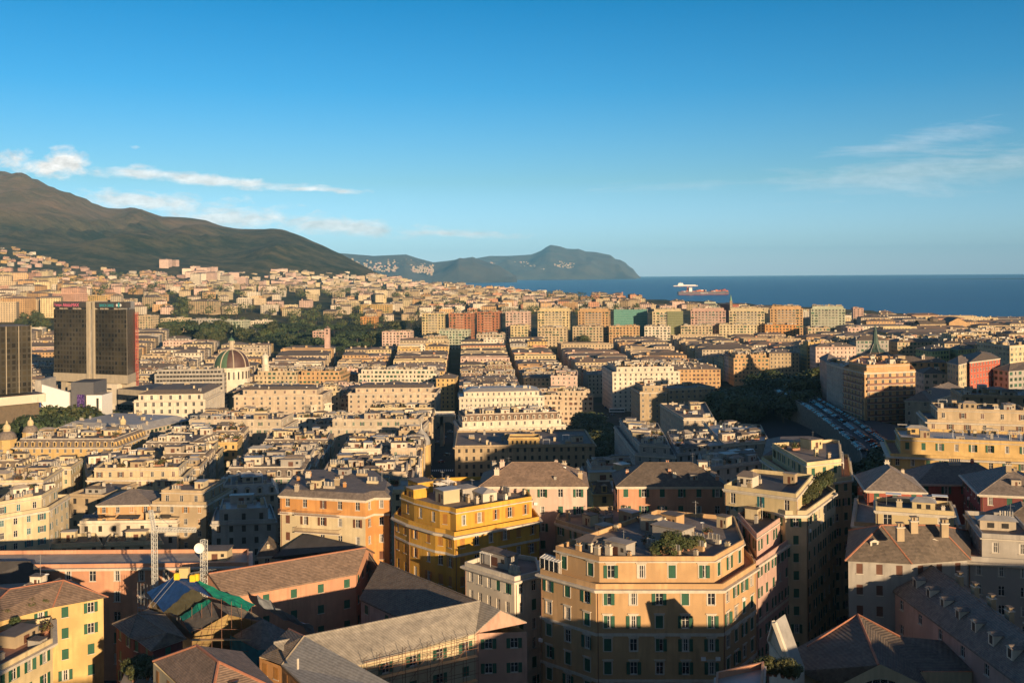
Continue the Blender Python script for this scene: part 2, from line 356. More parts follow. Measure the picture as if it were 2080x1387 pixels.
# terrain: streets near by, scrub and woods on the slopes
tm=bpy.data.materials.new('hillside_ground'); tm.use_nodes=True; t=tm.node_tree; n=t.nodes; l=t.links; b=n['Principled BSDF']; b.inputs['Roughness'].default_value=.95; b.inputs['Specular IOR Level'].default_value=.1
g=n.new('ShaderNodeNewGeometry'); s=n.new('ShaderNodeSeparateXYZ'); l.new(g.outputs['Position'],s.inputs[0])
def TN(sc,det=8,ro=.65):
    q=n.new('ShaderNodeTexNoise'); q.inputs['Scale'].default_value=sc; q.inputs['Detail'].default_value=det; q.inputs['Roughness'].default_value=ro; l.new(g.outputs['Position'],q.inputs['Vector']); return q.outputs[0]
def TR(x,a,bb):
    q=n.new('ShaderNodeMapRange'); q.inputs['From Min'].default_value=a; q.inputs['From Max'].default_value=bb; l.new(x,q.inputs[0]); return q.outputs[0]
def TM(op,a,bb):
    q=n.new('ShaderNodeMath'); q.operation=op
    for i,vv in enumerate((a,bb)):
        if isinstance(vv,(int,float)): q.inputs[i].default_value=vv
        else: l.new(vv,q.inputs[i])
    return q.outputs[0]
def TX(fac,a,bb):
    q=n.new('ShaderNodeMix'); q.data_type='RGBA'; l.new(fac,q.inputs['Factor'])
    for nm,vv in (('A',a),('B',bb)):
        if isinstance(vv,tuple): q.inputs[nm].default_value=(*vv,1)
        else: l.new(vv,q.inputs[nm])
    return q.outputs['Result']
wood=TX(TR(TN(.007,10,.75),.42,.6),(.035,.045,.02),(.14,.115,.055))
grass=TX(TR(TN(.004,10,.75),.43,.57),(.26,.175,.095),(.16,.125,.06))
hz=TM('ADD',s.outputs[2],TM('MULTIPLY',TM('SUBTRACT',TN(.0022,6,.6),.5),620.0))
hill=TX(TR(hz,250,470),wood,grass)
cityc=TX(TR(TN(.05),.4,.6),(.06,.056,.05),(.035,.045,.02))
l.new(TX(TR(s.outputs[1],900,1900),TX(TR(s.outputs[1],640,900),(.045,.045,.048),cityc),hill),b.inputs['Base Color'])
bp=n.new('ShaderNodeBump'); bp.inputs['Strength'].default_value=1; bp.inputs['Distance'].default_value=40; l.new(TN(.008,9,.7),bp.inputs['Height'])
mxb=n.new('ShaderNodeMapRange'); mxb.inputs['From Min'].default_value=2600; mxb.inputs['From Max'].default_value=3600; l.new(s.outputs[1],mxb.inputs[0]); l.new(mxb.outputs[0],bp.inputs['Strength'])
l.new(bp.outputs[0],b.inputs['Normal'])
cols=[-3400+i*90 for i in range(34)]+[-340+i*11 for i in range(118)]+[960+i*28 for i in range(56)]+[2530+i*120 for i in range(10)]
rows=[]; d=55.0
rows.append([((c-CX)/F*55*4,-500,gz((c-CX)/F*55,55)) for c in cols])
while d<12500:
    rows.append([((c-CX)/F*d,d,gz((c-CX)/F*d,d)) for c in cols]); d*=1.028 if d>2800 else 1.035
tag(grid_mesh('terrain',rows,tm),kind='structure')
# distant coast: ridges with their own distance and depth
hm=mat('far_wooded_slopes',(.055,.055,.05),.95,.45,.0035,.0,col2=(.085,.075,.055),s2=.0028)
def coast(name,xs,ys,z0,z1,zr,yb,seed,amp,x0,x1):
    rows=[]; n=int((x1-x0)/3)+1; tr0=(zr-z0)/(z1-z0)
    for i in range(40):
        t=tr0*i/28 if i<=28 else lerp(tr0,1,(i-28)/11); row=[]
        for j in range(n):
            x=x0+3*j; dd=lerp(z0,z1,t); X=(x-CX)/F*dd
            tr=(zr-z0)/(z1-z0); yt=itab(xs,ys,x); yh=CY-.0083*(x-CX)
            drop=dd*dd/(2*RE); hb=SEA-drop-20
            hr=H+(yh-yt)/F*zr
            k=(t/tr) if t<tr else 1-(t-tr)/(1-tr)*.9
            k=min(1,k*1.0)**.75
            hh=lerp(hb,hr,k)
            nv=noise.fractal(Vector((X/1500,dd/1500,seed)),1,2,6)
            r2=-abs(noise.noise(Vector((X/700,dd/2600,seed+5))))*amp*1.6
            hh+=(nv*amp+r2+amp*.3)*min(1,k*3)*(1-ss((t-tr*.6)/(tr*.4)) if t<tr else 0) 
            row.append((X,dd,hh))
        rows.append(row)
    return tag(grid_mesh(name,rows,hm),kind='structure')
PXh=[640,660,700,760,800,825,850,880,910,960,1010,1060]; PYh=[512,512,515,520,518,517,525,533,530,522,540,566]
coast('far_hill',PXh,PYh,12500,17000,14800,0,2.0,120,600,1050)
QX=[840,880,910,960,995,1030,1060,1080,1090,1100,1110,1119,1128,1138,1151,1165,1176,1190,1210,1229,1240,1250,1260,1270,1278,1286,1291,1297,1301]
QY=[542,537,532,526,520,520,518.5,517,513,509,502,497.5,499,500.5,505,506,505.5,511,512,516,518,526,528,533,541,546,553,560,563]
coast('headland',QX,QY,17500,22500,20400,0,7.0,150,836,1302)
# ---------------------------------------------------------------- building kit
def V2(p): return (p[0],p[1])
def offs(poly,d):
    n=len(poly); r=[]
    for i in range(n):
        a,b,c=Vector(V2(poly[i-1])),Vector(V2(poly[i])),Vector(V2(poly[(i+1)%n]))
        e=(b-a).normalized(); f=(c-b).normalized(); n1=Vector((e.y,-e.x)); n2=Vector((f.y,-f.x)); m=n1+n2
        k=d/max(.35,(1+n1.dot(n2)))
        r.append(tuple(b+m*k))
    return r
def dist2(a,b): return math.hypot(a[0]-b[0],a[1]-b[1])
def cen(poly): return (sum(p[0] for p in poly)/len(poly),sum(p[1] for p in poly)/len(poly))
WML={}
def win_mesh(w,h,fm=wframe,gm=glass,proud=0.0,shut=None,state=3,curt=0,trimm=None):
    """one casement: frame, mullion, transom, panes and sill; with leaves when shut is given (small windows)"""
    key=('w',round(w,2),round(h,2),fm.name,gm.name,proud,shut.name if shut else '',state,curt,trimm.name if trimm else '')
    if key in WML: return WML[key]
    m=MB(); y=.12-proud; f=.07
    m.box(-w/2,w/2,y+.03,y+.06,0,h,gm)
    if curt: m.box(-w/2+.05,-w/2+w*.3*curt,y+.0,y+.02,.05,h-.05,curtain); m.box(w/2-w*.25,w/2-.05,y+.0,y+.02,.05,h-.05,curtain)
    m.box(-w/2,-w/2+f,y-.03,y+.025,0,h,fm); m.box(w/2-f,w/2,y-.03,y+.025,0,h,fm); m.box(-w/2+f,w/2-f,y-.03,y+.025,h-f,h,fm); m.box(-w/2+f,w/2-f,y-.03,y+.025,0,f,fm)
    m.box(-.045,.045,y-.025,y+.028,f,h-f,fm)
    if h>1.5: m.box(-w/2+f,w/2-f,y-.02,y+.022,h*.62,h*.62+.04,fm)
    m.box(-w/2-.12,w/2+.12,-.14-proud,.03-proud,-.1,0.0,trim)
    if trimm:
        m.box(-w/2-.2,-w/2-.03,-.07,-.003,0,h+.2,trimm); m.box(w/2+.03,w/2+.2,-.07,-.003,0,h+.2,trimm); m.box(-w/2-.03,w/2+.03,-.065,-.003,h+.03,h+.2,trimm)
        m.box(-w/2-.35,w/2+.35,-.22,-.003,h+.3,h+.45,trimm)
    if shut:
        if state==0:
            m.box(-w-.02,-w/2-.03,-.07,-.02,0,h,shut); m.box(w/2+.03,w+.02,-.07,-.02,0,h,shut)
        elif state==1: m.box(-w/2,w/2,-.05,-.01,0,h,shut)
        elif state==2: m.box(-w/2,0,-.05,-.01,0,h,shut); m.box(w/2+.03,w+.02,-.07,-.02,0,h,shut)
        elif state==4: m.box(-w/2,w/2,-.03,0,h*.45,h,shut)
    WML[key]=md(m,'window'); return WML[key]
def shut_mesh(w,h,m_):
    key=('s',w,h,m_.name)
    if key in WML: return WML[key]
    m=MB(); fr=.05
    m.box(0,w,-.045,0,0,h,m_); 
    for a,b,c,d in ((0,fr,0,h),(w-fr,w,0,h),(fr,w-fr,0,fr),(fr,w-fr,h-fr,h),(fr,w-fr,h*.48,h*.48+fr)): m.box(a,b,-.06,-.046,c,d,m_)
    WML[key]=md(m,'shutter'); return WML[key]
UN={}
def unit(kind,wall=None,top=None):
    key=(kind,wall.name if wall else '',top.name if top else '')
    if key in UN: return UN[key]
    m=MB()
    if kind=='chimney':
        m.box(-.5,.5,-.35,.35,0,1.5,wall); m.box(-.6,.6,-.45,.45,1.5,1.62,trim); m.box(-.35,-.1,-.2,.2,1.62,2.0,wall); m.box(.1,.35,-.2,.2,1.62,2.0,wall); m.box(-.5,.5,-.35,.35,2.0,2.1,slate)
    elif kind=='flues':
        m.box(-1.4,1.4,-.35,.35,0,.9,wall)
        for i in range(6): m.box(-1.25+i*.45,-1.0+i*.45,-.13,.13,.9,1.9,metal if i%2 else trim)
    elif kind=='hut':
        m.box(-.5,.5,-.5,.5,0,1,wall); m.box(-.55,.55,-.55,.55,1,1.06,top or slate); m.box(-.12,.12,-.505,-.48,.05,.72,bshut); m.box(.25,.38,-.505,-.48,.4,.72,dglass)
    elif kind=='hutroof':
        m.box(-.5,.5,-.5,.5,0,.8,wall); m.box(-.3,-.1,-.505,-.48,.2,.62,dglass); m.box(.1,.3,-.505,-.48,.2,.62,dglass)
        t=top or slate
        m.face([(-.58,-.58,.8),(.58,-.58,.8),(.3,0,1.15),(-.3,0,1.15)],t); m.face([(.58,-.58,.8),(.58,.58,.8),(.3,0,1.15)],t); m.face([(.58,.58,.8),(-.58,.58,.8),(-.3,0,1.15),(.3,0,1.15)],t); m.face([(-.58,.58,.8),(-.58,-.58,.8),(-.3,0,1.15)],t)
        m.face([(-.58,.58,.8),(.58,.58,.8),(.58,-.58,.8),(-.58,-.58,.8)],t)
    elif kind=='antenna':
        m.tube((0,0,0),(0,0,3.2),.035,metal,4); m.tube((-.6,0,2.9),(.6,0,2.9),.025,metal,4)
        for i in range(5): m.tube((-.5+i*.25,-.25,2.9),(-.5+i*.25,.25,2.9),.015,metal,3)
        m.tube((-.35,0,2.3),(.35,0,2.3),.025,metal,4)
    elif kind=='dish':
        m.tube((0,0,0),(0,0,.9),.04,metal,4); m.lathe((0,-.1,1.0),[(.02,0),(.3,.06),(.45,.16)],white,10)
    elif kind=='pergola':
        for x in (-1.5,1.5):
            for y in (-1,1): m.tube((x,y,0),(x,y,2.3),.05,white,4)
        for y in (-1,1): m.tube((-1.6,y,2.3),(1.6,y,2.3),.05,white,4)
        for i in range(7): m.tube((-1.5+i*.5,-1.2,2.36),(-1.5+i*.5,1.2,2.36),.035,white,4)
    elif kind=='awning':
        m.box(-1.5,1.5,-1,1,2.2,2.28,wall)
        for x in (-1.4,1.4): m.tube((x,-.9,0),(x,-.9,2.2),.04,metal,4)
    elif kind=='planter':
        m.box(-.9,.9,-.2,.2,0,.4,terracotta); rr=random.Random(5)
        for i in range(150):
            p=Vector((rr.uniform(-.95,.95),rr.gauss(0,.28),.4+abs(rr.gauss(.3,.35)))); a=Vector((rr.uniform(-1,1),rr.uniform(-1,1),rr.uniform(-1,1))).normalized()*.16; c=a.cross(Vector((rr.uniform(-1,1),rr.uniform(-1,1),1))).normalized()*.13
            m.face([p-a,p-c,p+a,p+c],hedge)
    elif kind=='ac':
        m.box(-.4,.4,-.16,.16,0,.6,white); m.lathe((0,0,0),[(.01,0)],white,3)
    UN[key]=md(m,{'chimney':'chimney','flues':'flue_row','hut':'roof_hut','hutroof':'roof_room','antenna':'antenna','dish':'satellite_dish','pergola':'pergola','awning':'awning','planter':'planter','ac':'air_conditioner'}[kind]); return UN[key]
UNAME={'chimney':'chimney','flues':'flue_row','hut':'roof_hut','hutroof':'roof_room','antenna':'antenna','dish':'satellite_dish','pergola':'pergola','awning':'awning','planter':'planter','ac':'air_conditioner'}
def inpoly(p,poly):
    c=False; n=len(poly)
    for i in range(n):
        a,b=poly[i],poly[i-1]
        if (a[1]>p[1])!=(b[1]>p[1]) and p[0]<(b[0]-a[0])*(p[1]-a[1])/(b[1]-a[1])+a[0]: c=not c
    return c
def rpt(poly,rng,inset=1.2):
    q=offs(poly,-inset); xs=[p[0] for p in q]; ys=[p[1] for p in q]
    for _ in range(40):
        p=(rng.uniform(min(xs),max(xs)),rng.uniform(min(ys),max(ys)))
        if inpoly(p,q): return p
    return cen(poly)
def railing(root,a,b,z,deep,fin=0):
    a=Vector(V2(a)); b=Vector(V2(b)); u=(b-a).normalized(); n=Vector((u.y,-u.x)); L_=(b-a).length; o=n*deep
    m=MB()
    def T(q): v=a+u*q[0]+n*q[1]; return (v.x,v.y,q[2])
    m.box(0,L_,0,deep,z-.18,z,trim,T=T); bal=m.build('balcony',root); m=MB()
    m.box(0,L_,deep-.06,deep-.02,z+1.0,z+1.05,rust,T=T); s=0
    while s<L_: m.box(s,s+.035,deep-.055,deep-.025,z,z+1.0,rust,T=T); s+=.22
    for s in (0,L_-.04): m.box(s,s+.04,0,deep,z+1.0,z+1.05,rust,T=T)
    m.build('railing',bal)
def clutter(roof,poly,z,rng,wall,dens=1.0,lush=.3,zf=None,big=True):
    ang=math.atan2(poly[1][1]-poly[0][1],poly[1][0]-poly[0][0])
    n=len(poly); area=abs(sum(poly[i][0]*poly[(i+1)%n][1]-poly[(i+1)%n][0]*poly[i][1] for i in range(n)))/2
    cnt=int(area/40*dens+rng.random())
    used=[]
    def put(k,sc=None,inset=1.2,w=wall,top=None,rz=None):
        for _ in range(8):
            p=rpt(poly,rng,inset)
            if all(dist2(p,q)>1.9 for q in used): break
        used.append(p)
        return inst(UNAME[k],unit(k,w,top),roof,(p[0],p[1],z if zf is None else zf(p)),ang if rz is None else rz,sc)
    walls=[wall,PL['cream'],PL['tan'],PL['stone'],PL['grey'],PL['white']]
    if big:
        for i in range(max(1,int(area/230*dens))):
            s=(rng.uniform(2.5,7.5),rng.uniform(2.5,4.5),rng.uniform(2.0,2.9)); put(rng.choice(['hut','hut','hutroof']),s,3.0,rng.choice([wall,wall]+walls),rng.choice([slate,bitumen,paleroof,zinc]))
    for i in range(cnt):
        q=rng.random()
        if not big and q>.66 and q<.96: q=.3 if q<.86 else .7
        if q<.42: s=rng.uniform(.6,1.15); put('chimney',(s,s,s*rng.uniform(.8,1.2)),.8,rng.choice(walls))
        elif q<.54: put('flues',None,1.5,rng.choice(walls))
        elif q<.66: put('hut',(rng.uniform(1.5,3),rng.uniform(1.5,3),rng.uniform(1.2,2.4)),1.4,rng.choice(walls),rng.choice([slate,bitumen,paleroof]))
        elif q<.76: s=rng.uniform(.8,1.3); put('antenna',(s,s,s),1)
        elif q<.80: put('dish',None,1)
        elif q<.80+.2*lush/.3*.6: s=rng.uniform(.9,1.6); put('planter',(s,s,s),.9)
        elif q<.96: put('awning' if rng.random()<.5 else 'pergola',None,1.8,rng.choice([PL['white'],PL['cream'],white]))
        else: put('ac',(1.2,1.2,1.2),1)
def facade(m,p0,p1,z0,z1,wall,fh,wp,ww,wh,lod,rng,sh,wins,pshut=.5,sill=1.0,edge=1.2,topgap=.55,trimm=None,skipg=True,states=None):
    L_=dist2(p0,p1); nx,ny=(p1[1]-p0[1])/L_,-(p1[0]-p0[0])/L_
    mid=((p0[0]+p1[0])/2,(p0[1]+p1[1])/2)
    vis=(nx*(0-mid[0])+ny*(0-mid[1]))>0
    ncol=max(1,int(round((L_-edge*.6)/wp))) if L_>2.4 else 0
    nfl=max(1,int((z1-z0-.2)/fh))
    ux,uy=(p1[0]-p0[0])/L_,(p1[1]-p0[1])/L_
    def P(s,z,o=0): return (p0[0]+ux*s+nx*o,p0[1]+uy*s+ny*o,z)
    if not vis or ncol==0:
        m.face([P(0,z0),P(L_,z0),P(L_,z1),P(0,z1)],wall); 
        if lod<2 or ncol==0: return
    xs=[L_*(i+.5)/ncol for i in range(ncol)]
    if L_>10: e=edge+ww/2; xs=[lerp(e+.2,L_-e-.2,i/(ncol-1)) if ncol>1 else L_/2 for i in range(ncol)]
    ang=math.atan2(uy,ux)
    rows=[]
    for k in range(nfl):
        zt=z1-k*fh-topgap; rows.append((zt-wh,zt))
    if lod==0:
        zc=z1
        for (a,b) in rows:
            if a<z0+.3: break
            m.face([P(0,b),P(L_,b),P(L_,zc),P(0,zc)],wall)
            s=0
            for x in xs:
                m.face([P(s,a),P(x-ww/2,a),P(x-ww/2,b),P(s,b)],wall); s=x+ww/2
                r=-.3
                m.face([P(x-ww/2,a),P(x-ww/2,a,r),P(x-ww/2,b,r),P(x-ww/2,b)],wall); m.face([P(x+ww/2,a,r),P(x+ww/2,a),P(x+ww/2,b),P(x+ww/2,b,r)],wall)
                m.face([P(x-ww/2,b,r),P(x+ww/2,b,r),P(x+ww/2,b),P(x-ww/2,b)],wall); m.face([P(x-ww/2,a),P(x+ww/2,a),P(x+ww/2,a,r),P(x-ww/2,a,r)],trim)
                m.face([P(x-ww/2,a,r),P(x+ww/2,a,r),P(x+ww/2,b,r),P(x-ww/2,b,r)],dglass)
                wins.append((P(x,a),ang,ww,wh))
            m.face([P(s,a),P(L_,a),P(L_,b),P(s,b)],wall); zc=a
        m.face([P(0,z0),P(L_,z0),P(L_,zc),P(0,zc)],wall)
        return
    if vis: m.face([P(0,z0),P(L_,z0),P(L_,z1),P(0,z1)],wall)
    for (a,b) in rows:
        if a<z0+.3: break
        for x in xs:
            if lod==1: wins.append((P(x,a),ang,ww,wh))
            else:
                m.face([P(x-ww/2,a,.03),P(x+ww/2,a,.03),P(x+ww/2,b,.03),P(x-ww/2,b,.03)],dglass if rng.random()>pshut*.5 or not sh else sh)
                if sh and rng.random()<pshut:
                    for q in (-1,1): m.face([P(x+q*ww*.79-ww*.27,a,.05),P(x+q*ww*.79+ww*.27,a,.05),P(x+q*ww*.79+ww*.27,b,.05),P(x+q*ww*.79-ww*.27,b,.05)],sh)
def band(m,poly,z,h,o,mt_):
    m.prism(offs(poly,o),z,z+h,mt_,bottom=True)
LB=[]
def roofmesh(mb,poly,z,rt,roof,h=3.0,over=.5,wall=None):
    n=len(poly)
    if rt in('hip','gable') and n==4:
        q=offs(poly,over); a=(dist2(q[0],q[1])+dist2(q[2],q[3]))/2; b_=(dist2(q[1],q[2])+dist2(q[3],q[0]))/2
        if a<b_: q=[q[3]]+q[:3]; a,b_=b_,a; 
        m1=((q[3][0]+q[0][0])/2,(q[3][1]+q[0][1])/2); m2=((q[1][0]+q[2][0])/2,(q[1][1]+q[2][1])/2)
        t=(b_/2/a*.95) if rt=='hip' else 0
        r1=(lerp(m1[0],m2[0],t),lerp(m1[1],m2[1],t),z+h); r2=(lerp(m2[0],m1[0],t),lerp(m2[1],m1[1],t),z+h)
        Q=[(p[0],p[1],z) for p in q]
        mb.face([Q[0],Q[1],r2,r1],roof); mb.face([Q[2],Q[3],r1,r2],roof)
        e=roof if rt=='hip' else (wall or roof)
        mb.face([Q[1],Q[2],r2],e); mb.face([Q[3],Q[0],r1],e)
        mb.face([Q[3],Q[2],Q[1],Q[0]],trim)
        for a_,b2 in ((r1,r2),)+(((Q[0],r1),(Q[3],r1),(Q[1],r2),(Q[2],r2)) if rt=='hip' else ()): mb.tube((a_[0],a_[1],a_[2]-.05),(b2[0],b2[1],b2[2]-.05),.13,roof,4)
        def zh(p):
            d=min(abs((q[(i+1)%4][0]-q[i][0])*(q[i][1]-p[1])-(q[i][0]-p[0])*(q[(i+1)%4][1]-q[i][1]))/max(.1,dist2(q[i],q[(i+1)%4])) for i in ((0,1,2,3) if rt=='hip' else (0,2)))
            return z+h*min(1,d/(b_/2))-.45
        return zh
    if rt=='hipflat' or rt in('hip','gable'):
        q=offs(poly,over); w=min(dist2(poly[i],poly[(i+1)%n]) for i in range(n)); ins=min(5,w*.3); i2=offs(poly,-ins)
        for i in range(n):
            j=(i+1)%n; mb.face([(q[i][0],q[i][1],z),(q[j][0],q[j][1],z),(i2[j][0],i2[j][1],z+h*.6),(i2[i][0],i2[i][1],z+h*.6)],roof)
        mb.face([(p[0],p[1],z+h*.6) for p in i2],roof); mb.face([(p[0],p[1],z) for p in q[::-1]],trim)
        def zq(p):
            d=min(abs((q[(i+1)%n][0]-q[i][0])*(q[i][1]-p[1])-(q[i][0]-p[0])*(q[(i+1)%n][1]-q[i][1]))/max(.1,dist2(q[i],q[(i+1)%n])) for i in range(n))
            return z+h*.6*min(1,d/(ins+over))-.3
        return zq
    if rt=='mansard':
        i2=offs(poly,-min(1.7,.22*min(dist2(poly[i],poly[(i+1)%n]) for i in range(n))))
        for i in range(n):
            j=(i+1)%n; mb.face([(poly[i][0],poly[i][1],z),(poly[j][0],poly[j][1],z),(i2[j][0],i2[j][1],z+h),(i2[i][0],i2[i][1],z+h)],roof)
        mb.prism(i2,z+h-.3,z+h,roof,top=bitumen); i3=offs(i2,-.25); mb.ring(i2,i3,z+h,z+h+.35,trim)
        return lambda p: z+h
    i2=offs(poly,-.3)
    mb.face([(p[0],p[1],z+.02) for p in poly],roof); mb.ring(poly,i2,z+.02,z+.85,wall or trim)
    return lambda p: z+.03
def bld(poly,zt,g=None,wall='cream',roof=None,rt='flat',fh=3.5,wp=3.6,ww=1.1,wh=1.8,sh=gshut,lod=2,pent=None,rh=3.0,over=.5,cl=1.0,lush=.3,corn=.45,name='apartment_building',
        label=None,cat='building',group=None,seed=0,pshut=.5,bands=(),trimm=None,balc=0,desc=None,chim=True,wmix=None,pglass=False,stw=None,lower=None):
    rng=random.Random(seed*7919+int(poly[0][0]*10)); wall=PL[wall] if isinstance(wall,str) else wall
    if roof is None: roof=bitumen if rt=='flat' else slate
    if g is None: g=min(gz(p[0],p[1]) for p in poly)-1.5
    c=cen(poly); root=emp(name,(c[0],c[1],g),label,cat,group)
    m=MB(); wins=[]; n=len(poly)
    for i in range(n):
        if lower and i<lower[2]:
            facade(m,poly[i],poly[(i+1)%n],zt-lower[1],zt,wall,fh,wp,ww,wh,lod,rng,sh,wins,pshut,trimm=trimm); facade(m,poly[i],poly[(i+1)%n],g,zt-lower[1],PL[lower[0]],fh,wp,ww,wh,lod,rng,sh,wins,pshut,trimm=trimm)
        else: facade(m,poly[i],poly[(i+1)%n],g,zt,wall,fh,wp,ww,wh,lod,rng,sh,wins,pshut,trimm=trimm)
    if rt=='flat' or rt=='mansard': m.face([(p[0],p[1],zt) for p in poly],roof)
    m.build('wall',root)
    if corn:
        k=MB(); k.prism(offs(poly,corn),zt-.25,zt+.08,trim if lod<2 else wall,bottom=True); k.prism(offs(poly,corn*.5),zt-.55,zt-.25,trim if lod<2 else wall,bottom=True)
        for bz in bands: k.prism(offs(poly,.14),zt-bz-.25,zt-bz+.25,trim,bottom=True)
        k.build('cornice',root)
    rp=poly; rz_=zt+.08
    if pent:
        ins,ph=pent; rp=offs(poly,-ins)
        r=MB(); r.face([(p[0],p[1],zt+.1) for p in poly],terracotta if lod==0 else roof); r.ring(offs(poly,.02),offs(poly,-.28),zt+.1,zt+1.0,wall); tr=r.build('terrace',root)
        m=MB(); w2=[]
        for i in range(n): facade(m,rp[i],rp[(i+1)%n],zt+.1,zt+ph,wall,ph-.1,wp*1.15,ww,wh*1.05,lod,rng,sh,w2,pshut,trimm=None)
        m.face([(p[0],p[1],zt+ph-.01) for p in rp],roof)
        m.build('top_floor',root); rz_=zt+ph; wins+=w2
        if lod<2:
            k=MB(); k.prism(offs(rp,.35),rz_-.02,rz_+.18,trim,bottom=True); k.build('cornice',root); rz_+=.18
    r=MB(); zf=roofmesh(r,rp,rz_,rt,roof,rh,over,wall); ro=r.build('roof',root)
    if rt=='mansard' and lod<2 or rt=='mansard':
        for i in range(n):
            a,b=rp[i],rp[(i+1)%n]; L_=dist2(a,b); nx,ny=(b[1]-a[1])/L_,-(b[0]-a[0])/L_
            if nx*(-a[0])+ny*(-a[1])<=0 or L_<4: continue
            nd=max(1,int(L_/3.4)); ang=math.atan2(b[1]-a[1],b[0]-a[0])
            for q in range(nd):
                s=(q+.5)/nd; X=lerp(a[0],b[0],s)-nx*.45; Y=lerp(a[1],b[1],s)-ny*.45
                inst('dormer',dormer_mesh(wall,rh),ro,(X,Y,rz_+.3),ang)
    if cl>0: clutter(ro,rp,rz_,rng,wall,cl if rt in('flat','mansard') else cl*.35,lush,zf,big=rt in('flat','mansard'))
    if lod==0:
        for (p,ang,w,h) in wins:
            st=rng.random(); st=0 if st<pshut else (1 if st<pshut+.3 else (2 if st<pshut+.36 else 3))
            if not sh: st=3
            wo=inst('window',win_mesh(w,h,curt=rng.choice([0,0,1,1]) if st!=1 else 0,trimm=trimm),root,p,ang)
            ca,sa=math.cos(ang),math.sin(ang)
            def shp(dx,dy,rot):
                o=bpy.data.objects.new('shutter',shut_mesh(round(w/2,3),h,sh)); COL.objects.link(o); o.parent=wo; o.location=(dx,dy,0); o.rotation_euler=(0,0,rot)
            if st==0: shp(-w-.03,-.03-.02*rng.random(),0); shp(w/2+.03,-.03,-.05 if rng.random()<.8 else -.6)
            elif st==1: shp(-w/2+.01,.09,0); shp(.0,.09,0)
            elif st==2: shp(-w/2+.01,.09,0); shp(w/2+.02,-.03,0)
        for i in range(n):
            a,b=poly[i],poly[(i+1)%n]; L_=dist2(a,b); nx,ny=(b[1]-a[1])/L_,-(b[0]-a[0])/L_
            if nx*-a[0]+ny*-a[1]<=0 or L_<5: continue
            m=MB(); t=.35/L_; X=lerp(a[0],b[0],t)+nx*.12; Y=lerp(a[1],b[1],t)+ny*.12; m.tube((X,Y,g),(X,Y,zt-.3),.07,rust,5); m.build('drainpipe',root)
            for q in range(int(L_/9)):
                s=rng.random(); zz=zt-rng.randint(1,4)*fh-.2; inst('air_conditioner',unit('ac'),root,(lerp(a[0],b[0],s)+nx*.25,lerp(a[1],b[1],s)+ny*.25,zz),math.atan2(b[1]-a[1],b[0]-a[0]))
    elif lod==1:
        for (p,ang,w,h) in wins:
            st=rng.random(); st=0 if st<pshut else (1 if st<pshut+.22 else 3)
            if not sh: st=3
            inst('window',win_mesh(w,h,proud=.16,shut=sh,state=st if sh else 3,fm=wframe,trimm=trimm),root,(p[0],p[1],p[2]),ang)
    LB.append((root,poly,zt,g,wall.name,rt,roof.name,bool(pent),desc)) if label is None else None
    return root
def dormer_mesh(wall,rh):
    key=('d',wall.name,rh)
    if key in WML: return WML[key]
    m=MB(); h=rh*.62
    m.box(-.75,.75,-.35,1.3,0,h,wall); m.box(-.42,.42,-.37,-.34,.25,h-.15,dglass)
    m.face([(-.95,-.5,h),(.95,-.5,h),(.95,1.4,h),(-.95,1.4,h)],slateg)
    m.face([(-.95,-.5,h),(.95,-.5,h),(0,-.5,h+.45)],trim); m.face([(.95,-.5,h),(.95,1.4,h),(0,1.4,h+.45),(0,-.5,h+.45)],slateg); m.face([(-.95,1.4,h),(-.95,-.5,h),(0,-.5,h+.45),(0,1.4,h+.45)],slateg)
    WML[key]=md(m,'dormer'); return WML[key]
def rect(x1,y1,x2,y2,z,D,sk=0.0):
    """footprint from the two ends of its front eave as seen, at height z, D metres deep"""
    a=atz(x1,y1,z); b=atz(x2,y2,z); e=(b-a); e.z=0; e.normalize(); n=Vector((-e.y+sk*e.x,e.x+sk*e.y))*D
    return [(a.x,a.y),(b.x,b.y),(b.x+n.x,b.y+n.y),(a.x+n.x,a.y+n.y)]
def recth(x1,y1,x2,y2,h,D,sk=0.0):
    a=athh(x1,y1,h); b=athh(x2,y2,h); z=(a.z+b.z)/2
    return rect(x1,y1,x2,y2,z,D,sk),z
def quadz(pts,z): return [V2(atz(x,y,z)) for x,y in pts]
# ---------------------------------------------------------------- near buildings, one by one
def solid(name,parent,faces,m):
    """faces: lists of (x,y,z) world points"""
    b=MB()
    for f in faces: b.face(f,m)
    return b.build(name,parent)
def W3(x,y,z): return tuple(atz(x,y,z))
# ochre corner block (right of centre, nearest)
P=quadz([(1097.7,1166),(1210,1197),(1468,1197),(1535,1154),(1512,1096),(1325,1078)],34)
r1=bld(P,34,-2,'ochre',rt='flat',fh=4.05,wp=4.0,ww=1.25,wh=2.15,lod=0,pent=(2.1,4.2),cl=1.5,lush=.6,corn=.75,bands=(7.9,16.0,),trimm=trim,pshut=.45,seed=1,
  label='large ochre corner block with white window surrounds, green shutters and roof terrace')
